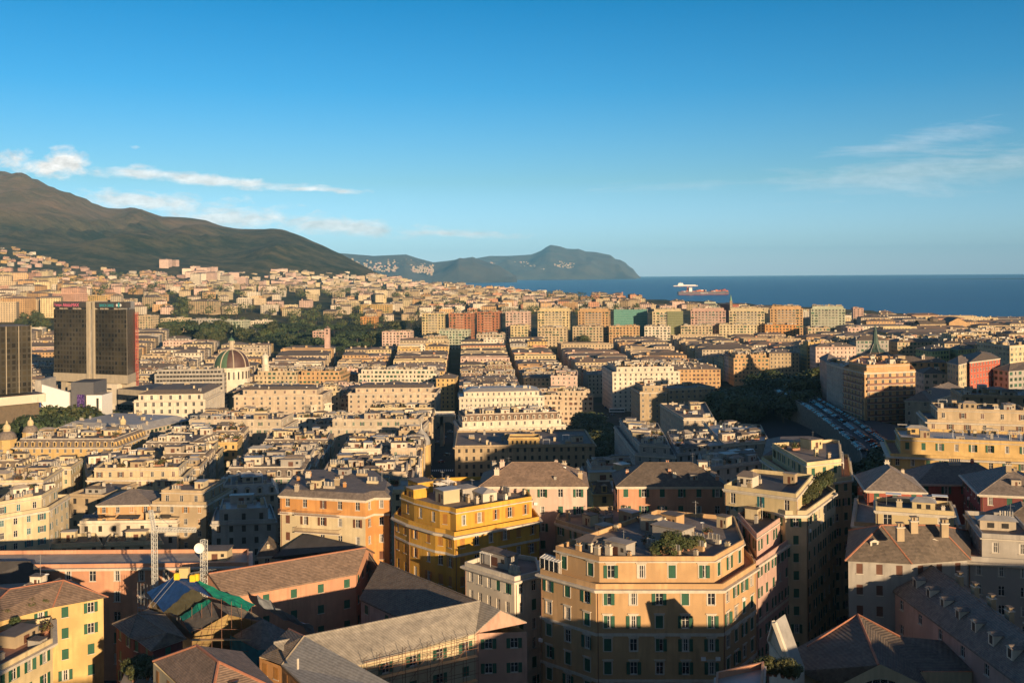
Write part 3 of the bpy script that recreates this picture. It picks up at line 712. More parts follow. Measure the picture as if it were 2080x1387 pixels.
# rose block beside it, then three tall yellow ones up the dark street
P=quadz([(1536,1150),(1628,1087),(1600,1040),(1478,1090)],34)
bld(P,34,-2,'rose',fh=3.9,wp=3.7,lod=0,pent=(2.0,4.2),cl=1.6,lush=.2,corn=.7,bands=(11,),seed=2,label='rose pink block with green shutters and crowded chimneys behind the ochre corner block')
P=quadz([(1595,1046),(1638,1046),(1697,1003),(1655,975),(1500,985),(1480,1010)],40)
bld(P,40,-2,'cream',fh=3.6,wp=3.5,lod=0,pent=None,cl=.1,lush=1,corn=.5,seed=3,label='tall yellow block with a planted roof terrace above the dark street')
P=quadz([(1471,993),(1617,1012),(1651,972),(1530,960)],43.5)
bld(P,43.5,40.1,'paleyellow',roof=darkroof,fh=3.4,wp=5,wh=2.2,lod=0,sh=tshut,pshut=.1,cl=.5,corn=.35,seed=31,name='penthouse_house',label='pale yellow rooftop storey with blue shutters beside the planted terrace',cat='penthouse')
P=quadz([(1630,988),(1730,975),(1724,930),(1690,925),(1547,935)],38)
bld(P,38,0,'paleyellow',fh=3.6,wp=3.3,lod=0,pent=(2.4,4.0),cl=.5,lush=1.2,corn=.5,seed=4,label='yellow block with glass pergola frame and dark awning at the street bend')
# yellow ornate block
P=quadz([(801,1052),(830,1065),(884,1081),(905,1084),(923,1090),(1095,1058),(1060,1005),(830,1015)],34)
bld(P,34,-2,'gold',roof=bitumen,fh=4.1,wp=3.7,ww=1.15,wh=2.1,lod=0,sh=oshut,pent=(1.5,4.4),cl=1.7,lush=.1,corn=.8,bands=(4.1,),seed=5,pshut=.2,
  label='bright golden yellow block with projecting cornices and many chimneys on its roof')
# orange and cream block with grey roof
P=quadz([(569,1006),(742,1016),(759,1010),(790,1010),(795,988),(766,964),(603,962)],37.5)
bld(P,37.5,-2,'orange',roof=slateg,rt='hipflat',fh=4.0,wp=4.2,ww=1.1,wh=1.9,lod=0,sh=bshut,rh=2.2,cl=3.2,corn=.5,pshut=.12,seed=6,bands=(4.0,),lower=('cream',4.0,1),label=None,desc='cream and orange apartment block with balconies and wide grey roof')
ORANGE=P
OR_=LB[-1][0]; a_,b_=Vector(P[0]),Vector(P[1])
for k in (1,2,3,4): railing(OR_,a_.lerp(b_,.2),a_.lerp(b_,.72),37.5-4.0*k-.02,1.3)
railing(OR_,a_.lerp(b_,.0),a_.lerp(b_,.12),33.5,1.1)
# pink block with slate hip roof
P=rect(976,988,1192,988,40,15)
bld(P,40,-2,'palepink',roof=browntile,rt='hip',fh=4.0,wp=3.7,ww=1.15,wh=1.9,lod=0,sh=gshut,rh=4.2,cl=3.4,corn=.4,pshut=.55,seed=7,label='pale pink block with green shutters and hipped brown roof behind the golden block')
P=rect(1254,988,1474,988,39,15)
bld(P,39,-2,'salmon',roof=slate,rt='hip',fh=4.0,wp=4.0,ww=1.15,wh=1.9,lod=0,sh=gshut,rh=4.2,cl=3.4,corn=.4,pshut=.55,seed=8,label='salmon block with hipped slate roof and rooftop glasshouse behind the ochre corner block')
P=quadz([(1128,1062),(1255,1100),(1330,1060),(1250,1035),(1140,1040)],33)
bld(P,33,-2,'tan',fh=3.8,wp=4,lod=0,cl=1.2,corn=.3,seed=9,label='low tan block with blue-grey terraces between pink and ochre blocks')
# white-grey low block
P=quadz([(944,1150),(1045,1181),(1097,1168),(1090,1140),(1010,1128)],31)
bld(P,31,-2,'white',roof=bitumen,fh=3.7,wp=2.6,ww=1.05,wh=2.1,lod=0,sh=gshut,pshut=0,cl=.8,lush=0,corn=.7,seed=10,label='pale grey flat-roofed block with tall dark-shuttered windows between gold and ochre blocks')
# long salmon wing with brown tiled roof
def wing(e0,e1,r0,r1,ze,zr,g,wall,roof,label,seed,hipend=None,gable=None,back=12,fh=4.1,wp=6.5,ww=1.3,wh=1.7,sh=gshut,psh=0,name='apartment_building',roofb=None,wl=None):
    """gabled range: front eave e0->e1, ridge r0->r1 (image points at their heights)"""
    A=atz(*e0,ze); B=atz(*e1,ze); C=atz(*r0,zr); D=atz(*r1,zr)
    bk0=C+(C-A)*1.0; bk1=D+(D-B)*1.0; bk0.z=ze; bk1.z=ze
    E=None
    K=None
    if hipend:
        E=atz(*hipend[0],hipend[1]); bk1=atz(*hipend[2],29.5); pe=(B-A).normalized(); pe=Vector((-pe.y,pe.x,0)); K=bk1+pe*9; K.z=ze; bk0=A+pe*12; bk0.z=ze
    c=(A+B+C+D)/4; root=emp(name,(c.x,c.y,g),label,'building')
    rng=random.Random(seed); w=MB(); wins=[]; wall=PL[wall]
    facade(w,V2(A),V2(B),g,ze,wall,fh,wp,ww,wh,0,rng,sh,wins,psh,topgap=1.0)
    facade(w,V2(B),V2(bk1),g,ze,PL[gable] if gable else wall,fh,wp*.8,ww,wh,0,rng,sh,wins,psh,topgap=1.0)
    if K: facade(w,V2(bk1),V2(K),g,ze,wall,fh,wp,ww,wh,2,rng,sh,[],psh); w.face([tuple(bk1),tuple(K),tuple(D)],wall)
    facade(w,V2(K or bk1),V2(bk0),g,ze,wall,fh,wp,ww,wh,2,rng,sh,[],psh); facade(w,V2(bk0),V2(A),g,ze,wall,fh,wp,ww,wh,0,rng,sh,wins,psh,topgap=1.0)
    w.face([tuple(B),tuple(bk1),tuple(E or D)],PL[gable] if gable else wall); w.face([tuple(bk0),tuple(A),tuple(C)],wall)
    w.build('wall',root)
    r=MB(); up=Vector((0,0,.12)); e=(B-A).normalized()*.35
    def o(p,q): d=(p-q).normalized()*.5; return p+d
    A2=o(A,C)-e+up; B2=o(B,D)+e+up; K0=o(bk0,C)-e+up; K1=o(bk1,D)+e+up; C2=C-e+up; D2=D+e+up
    th=Vector((0,0,.25))
    if E: E=E+up*1.5; D2=D+up; K1=K+up; B2=B+up*1.5; bk1=bk1+up*1.5
    for q in (([A2,B2,D2,C2],[K1,K0,C2,D2]) if not E else ([A2,B2,E,D2,C2],[K1,K0,C2,D2],[bk1,K1,D2,E])):
        r.face([tuple(p) for p in q],roof); r.face([tuple(p-th) for p in q[::-1]],roof)
    for p,q in (((A2,B2),(B2,D2),(D2,K1),(K1,K0),(K0,C2),(C2,A2)) if not E else ((A2,B2),(B2,E),(E,bk1),(bk1,K1),(K1,K0),(K0,C2),(C2,A2))): r.face([tuple(p-th),tuple(q-th),tuple(q),tuple(p)],roof)
    r.tube(C2,D2,.16,roofb or roof,5)
    ro=r.build('roof',root)
    for (p,ang,w_,h) in wins:
        st=rng.random()<.25 if psh else True
        wo=inst('window',win_mesh(w_,h),root,p,ang)
        if sh:
            def shp(dx,dy,rot):
                ob=bpy.data.objects.new('shutter',shut_mesh(round(w_/2,3),h,sh)); COL.objects.link(ob); ob.parent=wo; ob.location=(dx,dy,0); ob.rotation_euler=(0,0,rot)
            if st: shp(-w_/2+.01,.09,0); shp(0,.09,0)
            else: shp(-w_-.03,-.03,0); shp(w_/2+.03,-.03,0)
    return root,ro
wing((461,1211),(723,1163),(427,1165),(741,1113),27,30.1,-2,'salmon',browntile,'long salmon wing with green shutters under a plain brown tiled roof',11,wp=5.0,roofb=ridge,fh=4.3)
wing((733,1214),(940,1311),(774,1142),(967,1220),24,28.6,-2,'rose',slate,'dark slate-roofed rose wing in shade between salmon wing and pale grey roof',12,fh=4.0)
asbestos_d=mat('grey_fibre_cement_sheets',(.27,.24,.20),.85,.3,.8,.5,3,kind='band',ws=.9)
# pale sheet roof with pink gable, scaffolded
r9,ro9=wing((640,1368),(966,1286),(560,1305),(976,1221),28,31.8,-2,'cream',asbestos_d,'long building with weathered pale sheet roof and pink gable wall',13,fh=4.2,wp=4.6,psh=.6,hipend=((1017,1240),31.5,(1070,1264.6)),gable='pink')
# big pale roof at bottom
def bottomroof():
    root=emp('apartment_building',tuple(atz(650,1380,20)),'pale corrugated roof with dark tiled strip at the bottom, over orange-brown wall','building'); T=lambda *q:tuple(atz(*q))
    m=MB(); a,b,c,d=T(618,1291,33),T(820,1402,33),T(720,1490,29.5),T(572,1350,29.5); m.face([d,c,b,a],asbestos); e,f=T(586,1276,32.4),T(527,1333,29.5); m.face([f,d,a,e],slate); m.tube(a,d,.18,dtrim,5); m.tube(e,a,.12,ridge,5); m.tube(d,c,.15,dtrim,5); m.build('roof',root)
    wins=[]; w=MB(); rg=random.Random(14); facade(w,V2(f),V2(d),-2,29.3,PL['orange'],4,3,1.1,1.8,0,rg,oshut,wins,.4); facade(w,V2(d),V2(c),-2,29.3,PL['orange'],4,3.4,1.1,1.8,0,rg,oshut,wins,.4); w.face([V2(a)+(-2,),V2(e)+(-2,),e,a],PL['tan']); w.face([V2(e)+(-2,),V2(f)+(-2,),f,e],PL['tan']); w.face([V2(b)+(-2,),V2(a)+(-2,),a,b],PL['tan']); w.build('wall',root)
    for (p,an,w_,h) in wins: inst('window',win_mesh(w_,h,shut=oshut,state=1),root,p,an)
    m=MB(); p=atz(605,1358,31); m.tube(tuple(p),(p.x,p.y,p.z+1.6),.18,trim,8); m.build('vent_pipe',root)
bottomroof()
# hipped roof bottom left, red-brown ridge
def pyr(poly,ze,apex,za,g,wall,roof,label,seed,fh=3.8,wp=4,sh=gshut,lod=0,ps=.5,name='apartment_building',cat='building',ridgem=ridge,ww=1.1,wh=1.8):
    rng=random.Random(seed); c=cen(poly); root=emp(name,(c[0],c[1],g),label,cat); w=MB(); wins=[]; n=len(poly)
    for i in range(n): facade(w,poly[i],poly[(i+1)%n],g,ze,PL[wall],fh,wp,ww,wh,lod,rng,sh,wins,ps)
    w.build('wall',root); r=MB(); q=offs(poly,.6)
    ap=[tuple(atz(*a,za)) for a in apex] if not isinstance(apex[0],(int,float)) else [tuple(atz(*apex,za))]
    for i in range(n):
        a=q[i]+(ze,); b=q[(i+1)%n]+(ze,)
        if len(ap)==1: r.face([a,b,ap[0]],roof); r.tube(a,ap[0],.16,ridgem,5)
        else:
            ka=min(ap,key=lambda s:dist2(s,a)); kb=min(ap,key=lambda s:dist2(s,b))
            r.face([a,b,kb] if ka==kb else [a,b,kb,ka],roof); r.tube(a,ka,.16,ridgem,5)
    if len(ap)>1: r.tube(ap[0],ap[1],.16,ridgem,5)
    r.face([p+(ze-.05,) for p in q[::-1]],trim)
    ro=r.build('roof',root)
    for (p,ang,w_,h) in wins:
        st=rng.random()
        wo=inst('window',win_mesh(w_,h,curt=rng.choice([0,1])),root,p,ang)
        if sh and lod==0:
            def shp(dx,dy,rot):
                ob=bpy.data.objects.new('shutter',shut_mesh(round(w_/2,3),h,sh)); COL.objects.link(ob); ob.parent=wo; ob.location=(dx,dy,0); ob.rotation_euler=(0,0,rot)
            if st>ps: shp(-w_/2+.01,.09,0); shp(0,.09,0)
            else: shp(-w_-.03,-.03,0); shp(w_/2+.03,-.03,0)
    return root,ro
def roofbit(kind,ro,x,y,z,sc=None,rz=0,wall=None,top=None):
    p=atz(x,y,z); return inst(UNAME[kind],unit(kind,wall,top),ro,tuple(p),rz,sc)
def hiplow():
    T=lambda *q:tuple(atz(*q)); root=emp('apartment_building',T(420,1380,20),'hipped brown roof with red ridge tiles at the bottom left, cream walls','building')
    G,R0,R1,E1,E2=T(311,1342,33.5),T(400,1310,37),T(444,1344,37),T(425,1445,33.4),T(575,1405,33.4); B0=T(492,1322,33.2)
    m=MB(); m.face([G,E1,R1,R0],browntile); m.face([E1,E2,R1],browntile); m.face([E2,B0,R0,R1],browntile)
    for a,b in ((G,R0),(R0,R1),(R1,E1),(R1,E2)): m.tube(a,b,.2,ridge,5)
    p=Vector(R1).lerp(Vector(E2),.35).lerp(Vector(E1),.25); m.box(p.x-.6,p.x+.6,p.y-.5,p.y+.5,p.z-.2,p.z+.25,glass); m.build('roof',root)
    w=MB(); wins=[]; rg=random.Random(15); facade(w,V2(G),V2(E1),-2,33.2,PL['cream'],3.9,4,1.1,1.9,0,rg,oshut,wins,.3); w.face([V2(R0)+(-2,),V2(G)+(-2,),(G[0],G[1],33.2),R0],PL['cream']); w.face([V2(B0)+(-2,),V2(R0)+(-2,),R0,B0],PL['cream']); w.build('wall',root)
    for (q,an,w_,h) in wins: inst('window',win_mesh(w_,h,shut=oshut,state=1),root,q,an)
hiplow()
# dark red little block
P=quadz([(236,1266),(269,1292),(285,1298),(311,1318),(371,1297),(330,1250),(300,1240)],26)
_,ro=pyr(P,26,[(279,1246),(340,1285)],27.9,-2,'darkred',slate,'dark red narrow block with slate roof in the shade beside the scaffolding',16,ps=.3,ridgem=slate)
# yellow block lower left with hip roof and its terraced wing
P=quadz([(-60,1275),(105,1231),(210,1212),(140,1180),(-30,1190)],29)
_,ro=pyr(P,29,[(129,1178),(20,1196)],32,-2,'yellow',browntile,'yellow block with slate hip roof, dormers and green shutters at the left edge',17,ps=.55,fh=3.9,wp=4.2,ww=1.2,wh=1.9)
for x,y in ((54,1204),(112,1196)):
    p=atz(x,y,30.3); inst('dormer',dormer_mesh(PL['white'],2.6),ro,(p.x,p.y,p.z-.3),-.15)
roofbit('hut',ro,78,1189,31,(2.2,2,2),-.1,PL['white'],slate); roofbit('antenna',ro,82,1170,32.8,(1.3,1.3,1.3)); roofbit('dish',ro,96,1178,32)
P=quadz([(-40,1330),(105,1268),(102,1236),(-40,1250)],30)
bld(quadz([(-60,1395),(107,1306),(106,1262),(-60,1290)],27),27,-2,'paleyellow',roof=terracotta,fh=3.9,wp=3.8,ww=1.2,wh=2.0,lod=0,pent=None,cl=.8,lush=1.6,corn=.8,pshut=.7,seed=18,label='cream terraced wing with potted plants and laundry in front of the yellow block')
# long low pink building
P=quadz([(-80,1156),(505,1150),(505,1122),(-80,1126)],25)
bld(P,25,-2,'salmon',roof=paleroof,fh=4.6,wp=5.4,ww=1.5,wh=2.4,lod=0,sh=gshut,pshut=0,cl=.12,lush=0,corn=.9,seed=19,label='long low pink institute building with parapet behind the crane')
# dark blue roof at left
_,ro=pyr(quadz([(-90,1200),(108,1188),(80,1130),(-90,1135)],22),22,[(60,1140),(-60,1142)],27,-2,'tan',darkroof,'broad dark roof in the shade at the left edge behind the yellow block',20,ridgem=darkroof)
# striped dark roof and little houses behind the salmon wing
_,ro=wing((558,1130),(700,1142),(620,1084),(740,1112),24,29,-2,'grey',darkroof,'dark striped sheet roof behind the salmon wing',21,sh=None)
bld(rect(525,1130,560,1128,24,8),24,-2,'cream',roof=slate,rt='hip',fh=3.6,wp=3,lod=0,cl=.4,seed=22,label='small cream house with hipped roof left of the dark striped roof')
# right side
P=quadz([(1723,1137),(1850,1143),(1855,1125),(1965,1135),(1965,1080),(1730,1078)],37)
P=[P[0],P[1],P[3],P[4],P[5]]
_,ro=pyr(P,37,[(1790,1066),(1905,1066)],42.5,0,'grey',slate,'grey block with steep slate roof, dormers and chimneys right of the dark street',23,sh=bshut,ps=0)
for x,y in ((1775,1122),(1865,1118),(1895,1120)): p=atz(x,y,38); inst('dormer',dormer_mesh(PL['white'],3.4),ro,tuple(p),0)
for x,y in ((1828,1098),(1918,1090),(1856,1085)): roofbit('chimney',ro,x,y,41,(1.3,1.3,1.6),0,PL['tan'])
bld(rect(1965,1140,2150,1152,36,24),36,0,'grey',roof=bitumen,fh=3.5,wp=4,lod=0,sh=None,pent=(3.0,3.6),cl=.5,lush=0,corn=.8,seed=24,label='grey block with glass-railed roof terrace at the right edge')
P=rect(1779,1037,1938,1048,41,9)
bld(P,41,33,'paleyellow',roof=darkroof,fh=4.4,wp=5.5,ww=1.6,wh=2.2,lod=0,sh=gshut,pshut=0,cl=1.5,lush=0,corn=.4,seed=25,name='penthouse_house',cat='penthouse',label='pale yellow rooftop house with three green shutters right of the dark street')
P=rect(1735,1068,1950,1085,36.5,26)
bld(P,36.5,0,'tan',roof=paleroof,fh=3.7,wp=3.6,lod=0,cl=.25,corn=.7,seed=26,label='tan block carrying the pale yellow rooftop house')
P=rect(1762,995,1875,999,40,16)
bld(P,40,0,'red',roof=slateg,rt='hip',fh=3.8,wp=4.2,lod=0,rh=4,cl=1.6,corn=.9,seed=27,label='dark red block with grey hipped roof and pale cornice, left of its twin')
P=rect(1992,1003,2150,1010,40,20)
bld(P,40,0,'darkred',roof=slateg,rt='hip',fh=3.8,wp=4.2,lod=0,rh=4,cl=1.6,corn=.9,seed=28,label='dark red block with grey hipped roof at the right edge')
P=rect(1865,982,2060,985,37,14)
bld(P,37,0,'red',roof=slateg,rt='hip',fh=3.8,wp=4.2,lod=0,rh=4.0,cl=.6,corn=.5,seed=29,label='brick red block with long grey roof and roof terrace between dark red twins')
P=rect(2015,1078,2150,1090,38,16)
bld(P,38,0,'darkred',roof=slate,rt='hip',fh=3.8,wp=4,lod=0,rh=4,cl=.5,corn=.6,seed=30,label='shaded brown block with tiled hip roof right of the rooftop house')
# long slate roof with dormers
def dormrange():
    e0,e1=(1787,1175),(2075,1387); ze=32; r0,r1=(1875,1137),(2140,1330); zr=36.2
    root,ro=wing(e0,e1,r0,r1,ze,zr,-2,'rose',slateg,'long slate roof with a row of small dormers, running to the lower right corner',33,sh=None,fh=4.4)
    A=atz(*e0,ze);B=atz(*e1,ze);C=atz(*r0,zr);D=atz(*r1,zr); ang=math.atan2(B.y-A.y,B.x-A.x)
    for i in range(8):
        t=.08+i*.115; p=A.lerp(B,t).lerp(C.lerp(D,t),.42)
        inst('dormer',dormer_mesh(PL['white'],2.7),ro,(p.x-.4,p.y,p.z-.35),ang)
    for i in range(5):
        t=.3+i*.13; p=C.lerp(D,t); inst('chimney',unit('chimney',PL['tan']),ro,(p.x+1.5,p.y+1.5,p.z-1),ang,(1.2,1.2,1.2))
dormrange()
# ---------------------------------------------------------------- middle distance, named buildings
FOOT=[]
APR=[]
def zof(poly,h): c=cen(poly); return gz(c[0],c[1])+h
def qh(pts,h):
    q=[athh(x,y,h) for x,y in pts]; z=sum(p.z for p in q)/len(q)
    return [V2(atz(x,y,z)) for x,y in pts],z
def mb_(pts,h,D=None,**k):
    if D: P,z=recth(*pts[0],*pts[1],h,D,k.pop('sk',0.0))
    else: P,z=qh(pts,h)
    FOOT.append(P); k.setdefault('lod',2)
    ap=k.pop('apron',0)
    if ap: APR.append([(P[0][0]+1,P[0][1]-ap),(P[1][0]-1,P[1][1]-ap),P[1],P[0]])
    return bld(P,z,None,**k),P,z
# ornate yellow mansard with domed turrets
root,P,z=mb_([(30,909),(236,909)],22,34,wall='yellow',rt='mansard',roof=slateg,fh=3.5,wp=3.6,lod=1,sh=None,cl=1.2,rh=3.6,corn=1.1,apron=12,label='ornate yellow palace with mansard roof and domed corner turrets')
def turret(x,y,h,s,parent):
    c=athh(x,y,h); m=MB(); c=(c.x,c.y,c.z)
    m.lathe(c,[(4*s,-6*s),(4*s,0),(4.3*s,0),(4.3*s,.4*s),(3.6*s,.5*s)],PL['yellow'],8); 
    m.lathe(c,[(3.8*s,.5*s),(3.6*s,1.8*s),(2.8*s,3.0*s),(1.5*s,3.7*s)],slateg,14)
    m.lathe(c,[(1.5*s,3.6*s),(1.3*s,4.2*s),(1.6*s,4.4*s),(1.5*s,5.6*s),(1.0*s,6.4*s),(.4*s,6.9*s),(.45*s,7.3*s),(.05*s,8.2*s)],PL['paleyellow'],10)
    return m.build('turret',parent)
for a in ((250,876,25,1.0),(14,893,24,1.15),(62,878,24,1.0)): turret(*a,root)
mb_([(119,869),(279,877)],21,46,wall='stone',rt='hipflat',roof=zinc,fh=3.6,wp=3.6,cl=.8,corn=.8,rh=5,label='grey zinc-roofed palace behind the ornate yellow one')
mb_([(286,913),(396,913)],23,28,wall='white',rt='mansard',roof=slateg,sh=None,cl=1,label='white mansard block with a row of gabled dormers right of the yellow palace')
mb_([(178,967),(303,956)],21,34,wall='cream',rt='mansard',roof=paleroof,sh=None,cl=1.4,lush=.8,label='cream mansard block with zigzag dormer row in front of the yellow palace')
mb_([(373,871),(577,871)],24,28,wall='stone',fh=3.4,wp=3.9,lod=1,pent=(2.2,3.8),roof=slateg,rt='flat',cl=1.3,corn=.7,pshut=.2,apron=5,label='long pale stone block with green shutters left of the dark archway')
mb_([(475,805),(655,804)],25,32,wall='travert',fh=3.5,wp=5.4,ww=1.5,wh=1.9,lod=1,pent=(5,3.8),sh=bshut,pshut=0,roof=slate,rt='hipflat',rh=3,cl=.8,corn=.8,apron=75,label='travertine palace with two set-back upper floors, left one of a pair')
mb_([(707,801),(886,800)],25,32,wall='travert',fh=3.5,wp=5.2,ww=1.5,wh=1.9,lod=1,pent=(4.5,3.8),sh=bshut,pshut=0,roof=slate,rt='hipflat',rh=3,cl=.8,corn=.8,apron=75,label='travertine palace with two set-back upper floors beside the twin arches')
mb_([(665,871),(857,871)],24,25,wall='stone',fh=3.4,wp=3.9,lod=1,pent=(2.2,3.8),roof=slateg,cl=1.3,corn=.7,pshut=.1,apron=5,label='long pale stone block with green shutters right of the dark archway')
mb_([(933,809),(1106,806)],26,28,wall='white',fh=3.4,wp=3.0,lod=1,pent=(3.2,3.6),roof=zinc,rt='hipflat',rh=3,cl=1.2,corn=.7,pshut=0,apron=60,label='white block with grey metal mansard and green shutters beyond the brown mansard')
mb_([(933,872),(1149,865)],19,30,wall='white',fh=3.6,wp=4.0,lod=1,pent=(2.0,3.7),roof=browntile,rt='mansard',rh=3.4,cl=1.4,corn=.8,sh=None,apron=40,label='white block with brown mansard and square dormers right of the main street')
mb_([(924,909),(1208,905)],21,42,wall='tan',fh=3.6,wp=3.4,sh=None,roof=bitumen,cl=.35,lush=0,corn=.9,apron=16,label='wide flat-roofed tan palace with a small yellow rooftop pavilion')
mb_([(1033,892),(1095,892)],25,9,wall='yellow',fh=3.6,wp=2.4,ww=.9,wh=1.6,sh=bshut,pshut=0,roof=darkroof,cl=0,name='rooftop_pavilion',cat='pavilion',label='small yellow pavilion on the wide tan palace roof')
mb_([(728,761),(886,761)],27,20,wall='white',fh=3.4,wp=3.2,lod=2,pent=(2,3.4),cl=1.5,apron=14,label='white block with top-floor loggia behind the travertine palace')
mb_([(886,769),(923,769)],26,22,wall='yellow',fh=3.5,wp=3.4,sh=None,cl=1,roof=slate,rt='hip',apron=60,label='yellow corner block half in shade left of the main street')
mb_([(517,764),(604,764)],27,28,wall='buff',fh=3.4,wp=3.6,pent=(2,3.3),cl=1.6,apron=20,label='buff banded block behind the left travertine palace')
mb_([(606,764),(692,764)],27,32,wall='ochre',fh=3.4,wp=3.6,pent=(2,3.3),cl=1.6,label='ochre banded block at the street corner behind the travertine palace')
root,P,z=mb_([(272,816),(417,814)],29,50,wall='white',fh=4.6,wp=4.7,ww=1.7,wh=2.6,lod=1,pent=(2.2,4.2),sh=None,rt='hipflat',roof=slate,rh=4,cl=.6,corn=.8,apron=60,label='big white palace with dark roof, skylights and arched windows near the glass tower')
mb_([(314,762),(455,760)],33,26,wall='grey',fh=3.2,wp=2.6,ww=2.2,wh=1.6,sh=None,roof=paleroof,pent=(1.5,3.2),cl=.8,corn=.3,apron=20,label='grey office slab with window bands in front of the domed church')
mb_([(457,766),(512,765)],27,18,wall='stone',fh=3.4,wp=3.6,sh=None,rt='hip',roof=slate,cl=1,label='stone block with hipped roof at the foot of the dome')
mb_([(632,826),(674,820)],18,18,wall='white',fh=5,wp=5,sh=None,roof=hedge,cl=0,corn=.9,label='white monumental pavilion with weedy roof by the dark archway')
# right of the central axis
mb_([(1244,758),(1381,756)],30,55,wall='white',fh=3.4,wp=4.1,ww=1.4,wh=1.8,lod=1,sh=None,pent=(4,3.4),cl=1.2,corn=.6,apron=60,label='tall white office palace with regular windows across the square')
mb_([(1119,765),(1172,765)],27,40,wall='palepink',fh=3.4,wp=3.8,lod=1,cl=1.8,corn=.5,pshut=.1,apron=60,label='pale pink block half in shade at the head of the square')
mb_([(1300,798),(1355,797)],26,30,wall='tan',fh=3.5,wp=4,lod=1,sh=None,pent=(2.5,3.3),cl=1,label='tan block in shade in front of the tall white palace')
mb_([(1357,792),(1452,788)],24,24,wall='tan',fh=3.5,wp=4.4,ww=1.5,lod=1,sh=None,cl=.4,label='long tan block in deep shade by the dark trees')
mb_([(1389,852),(1450,851),(1433,820),(1341,822)],24,wall='stone',fh=3.7,wp=4.2,lod=1,sh=None,roof=bitumen,cl=.5,lush=.2,label='stone block with long shaded flank and lit roof edge')
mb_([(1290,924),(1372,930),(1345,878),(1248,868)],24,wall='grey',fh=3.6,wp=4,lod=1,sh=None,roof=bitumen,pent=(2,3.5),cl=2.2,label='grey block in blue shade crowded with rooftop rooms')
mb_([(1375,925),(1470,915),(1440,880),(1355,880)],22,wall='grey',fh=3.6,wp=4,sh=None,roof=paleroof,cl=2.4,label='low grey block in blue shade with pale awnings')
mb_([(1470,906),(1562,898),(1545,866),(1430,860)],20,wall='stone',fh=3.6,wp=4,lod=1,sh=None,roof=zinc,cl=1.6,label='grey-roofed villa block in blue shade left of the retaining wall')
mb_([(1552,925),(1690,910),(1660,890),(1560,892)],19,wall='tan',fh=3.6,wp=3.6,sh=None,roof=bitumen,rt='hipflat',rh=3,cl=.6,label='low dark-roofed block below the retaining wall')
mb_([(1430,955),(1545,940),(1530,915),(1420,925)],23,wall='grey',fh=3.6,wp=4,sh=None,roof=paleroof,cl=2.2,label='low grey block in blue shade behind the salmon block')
mb_([(1205,1004),(1250,1003)],31,12,wall='yellow',rt='mansard',roof=slate,sh=None,cl=.5,label='narrow yellow house with two dormers between pink and salmon blocks')
mb_([(1245,1000),(1330,985),(1320,950),(1240,955)],28,wall='grey',sh=None,cl=2,label='shaded grey roofs left of the salmon block')
# brown apartment block with balconies
root,P,z=mb_([(1714,748),(1756,758),(1859,754),(1846,738),(1742,736)],29,wall='ochre',fh=3.1,wp=4.2,ww=1.6,wh=2.1,lod=1,sh=bshut,pshut=0,roof=terracotta,pent=(2.5,2.8),cl=.9,corn=.4,label='brown apartment block with long balconies on every floor above the car park')
def balconies(root,P,z,g,fh,edges,deep=1.1,t=0,mt_=None,margin=1.0):
    for e in edges:
        a,b=Vector(P[e]),Vector(P[(e+1)%len(P)]); u=(b-a).normalized(); n=Vector((u.y,-u.x)); k=0
        zz=z-fh
        while zz>g+4:
            m=MB(); a1=a+u*margin; b1=b-u*margin; o=n*deep
            def pp(v,h): return (v.x,v.y,h)
            m.face([pp(a1,zz),pp(a1+o,zz),pp(b1+o,zz),pp(b1,zz)][::-1],trim); m.face([pp(a1+o,zz-.18),pp(b1+o,zz-.18),pp(b1+o,zz+.02),pp(a1+o,zz+.02)],trim)
            m.face([pp(a1,zz-.18),pp(a1+o,zz-.18),pp(b1+o,zz-.18),pp(b1,zz-.18)],trim)
            m.face([pp(a1+o,zz+.1),pp(b1+o,zz+.1),pp(b1+o,zz+.95),pp(a1+o,zz+.95)],mt_ or rust); m.build('balcony',root); zz-=fh
balconies(root,P,z,root.location.z,3.1,[0,1],mt_=mat('balcony_rail_brown',(.2,.09,.06),.7,.2))
p=atz(1805,796,z-12.5); m=MB(); m.box(-5,5,-1.6,0,0,.1,tshut,T=lambda q:(p.x+q[0],p.y+q[1]-1.0,p.z+q[2]+(q[1])*.5)); m.build('awning',root)
mb_([(1679,738),(1713,748),(1738,736),(1702,729)],28,wall='grey',fh=3.1,wp=3.4,sh=None,cl=1,pshut=0,roof=paleroof,lod=1,label='pale grey balconied block left of the brown apartment block')
mb_([(1665,727),(1679,736),(1702,728),(1686,720)],28,wall='rose',fh=3.1,wp=3.2,sh=None,cl=1,rt='hip',roof=slateg,label='rose block with blue-grey roof, leftmost beside the balconied blocks')
mb_([(1876,759),(1923,759)],19,16,wall='white',fh=3.4,wp=4,lod=1,rt='hip',roof=slate,cl=.5,label='cream white house with hipped slate roof right of the balconied block')
mb_([(1807,735),(1923,737)],22,16,wall='ochre',fh=3.5,wp=4,rt='hip',roof=slate,cl=1,label='long ochre building with hip roof behind the balconied block')
mb_([(1924,736),(1947,741),(1971,735),(1955,722)],26,wall='cream',fh=3.3,wp=3.4,lod=1,rt='hip',roof=slateg,cl=.5,label='cream house with green shutters joined to the red row')
mb_([(1970,736),(2031,728),(2012,717),(1955,722)],26,wall='red',fh=3.3,wp=3.4,lod=1,rt='hip',roof=slate,cl=.2,sh=None,label='long vermilion red block with regular windows, its far end in shade')
mb_([(1860,709),(1892,714),(1928,711),(1903,701)],22,wall='green',fh=3.4,wp=3.4,rt='hip',roof=slate,cl=1,label='pale green house with slate roof, left of the green pair')
mb_([(1930,707),(1946,711),(1980,708),(1962,700)],22,wall='green',fh=3.4,wp=3.4,rt='hip',roof=slate,cl=1,label='pale green house with slate roof, right of the green pair')
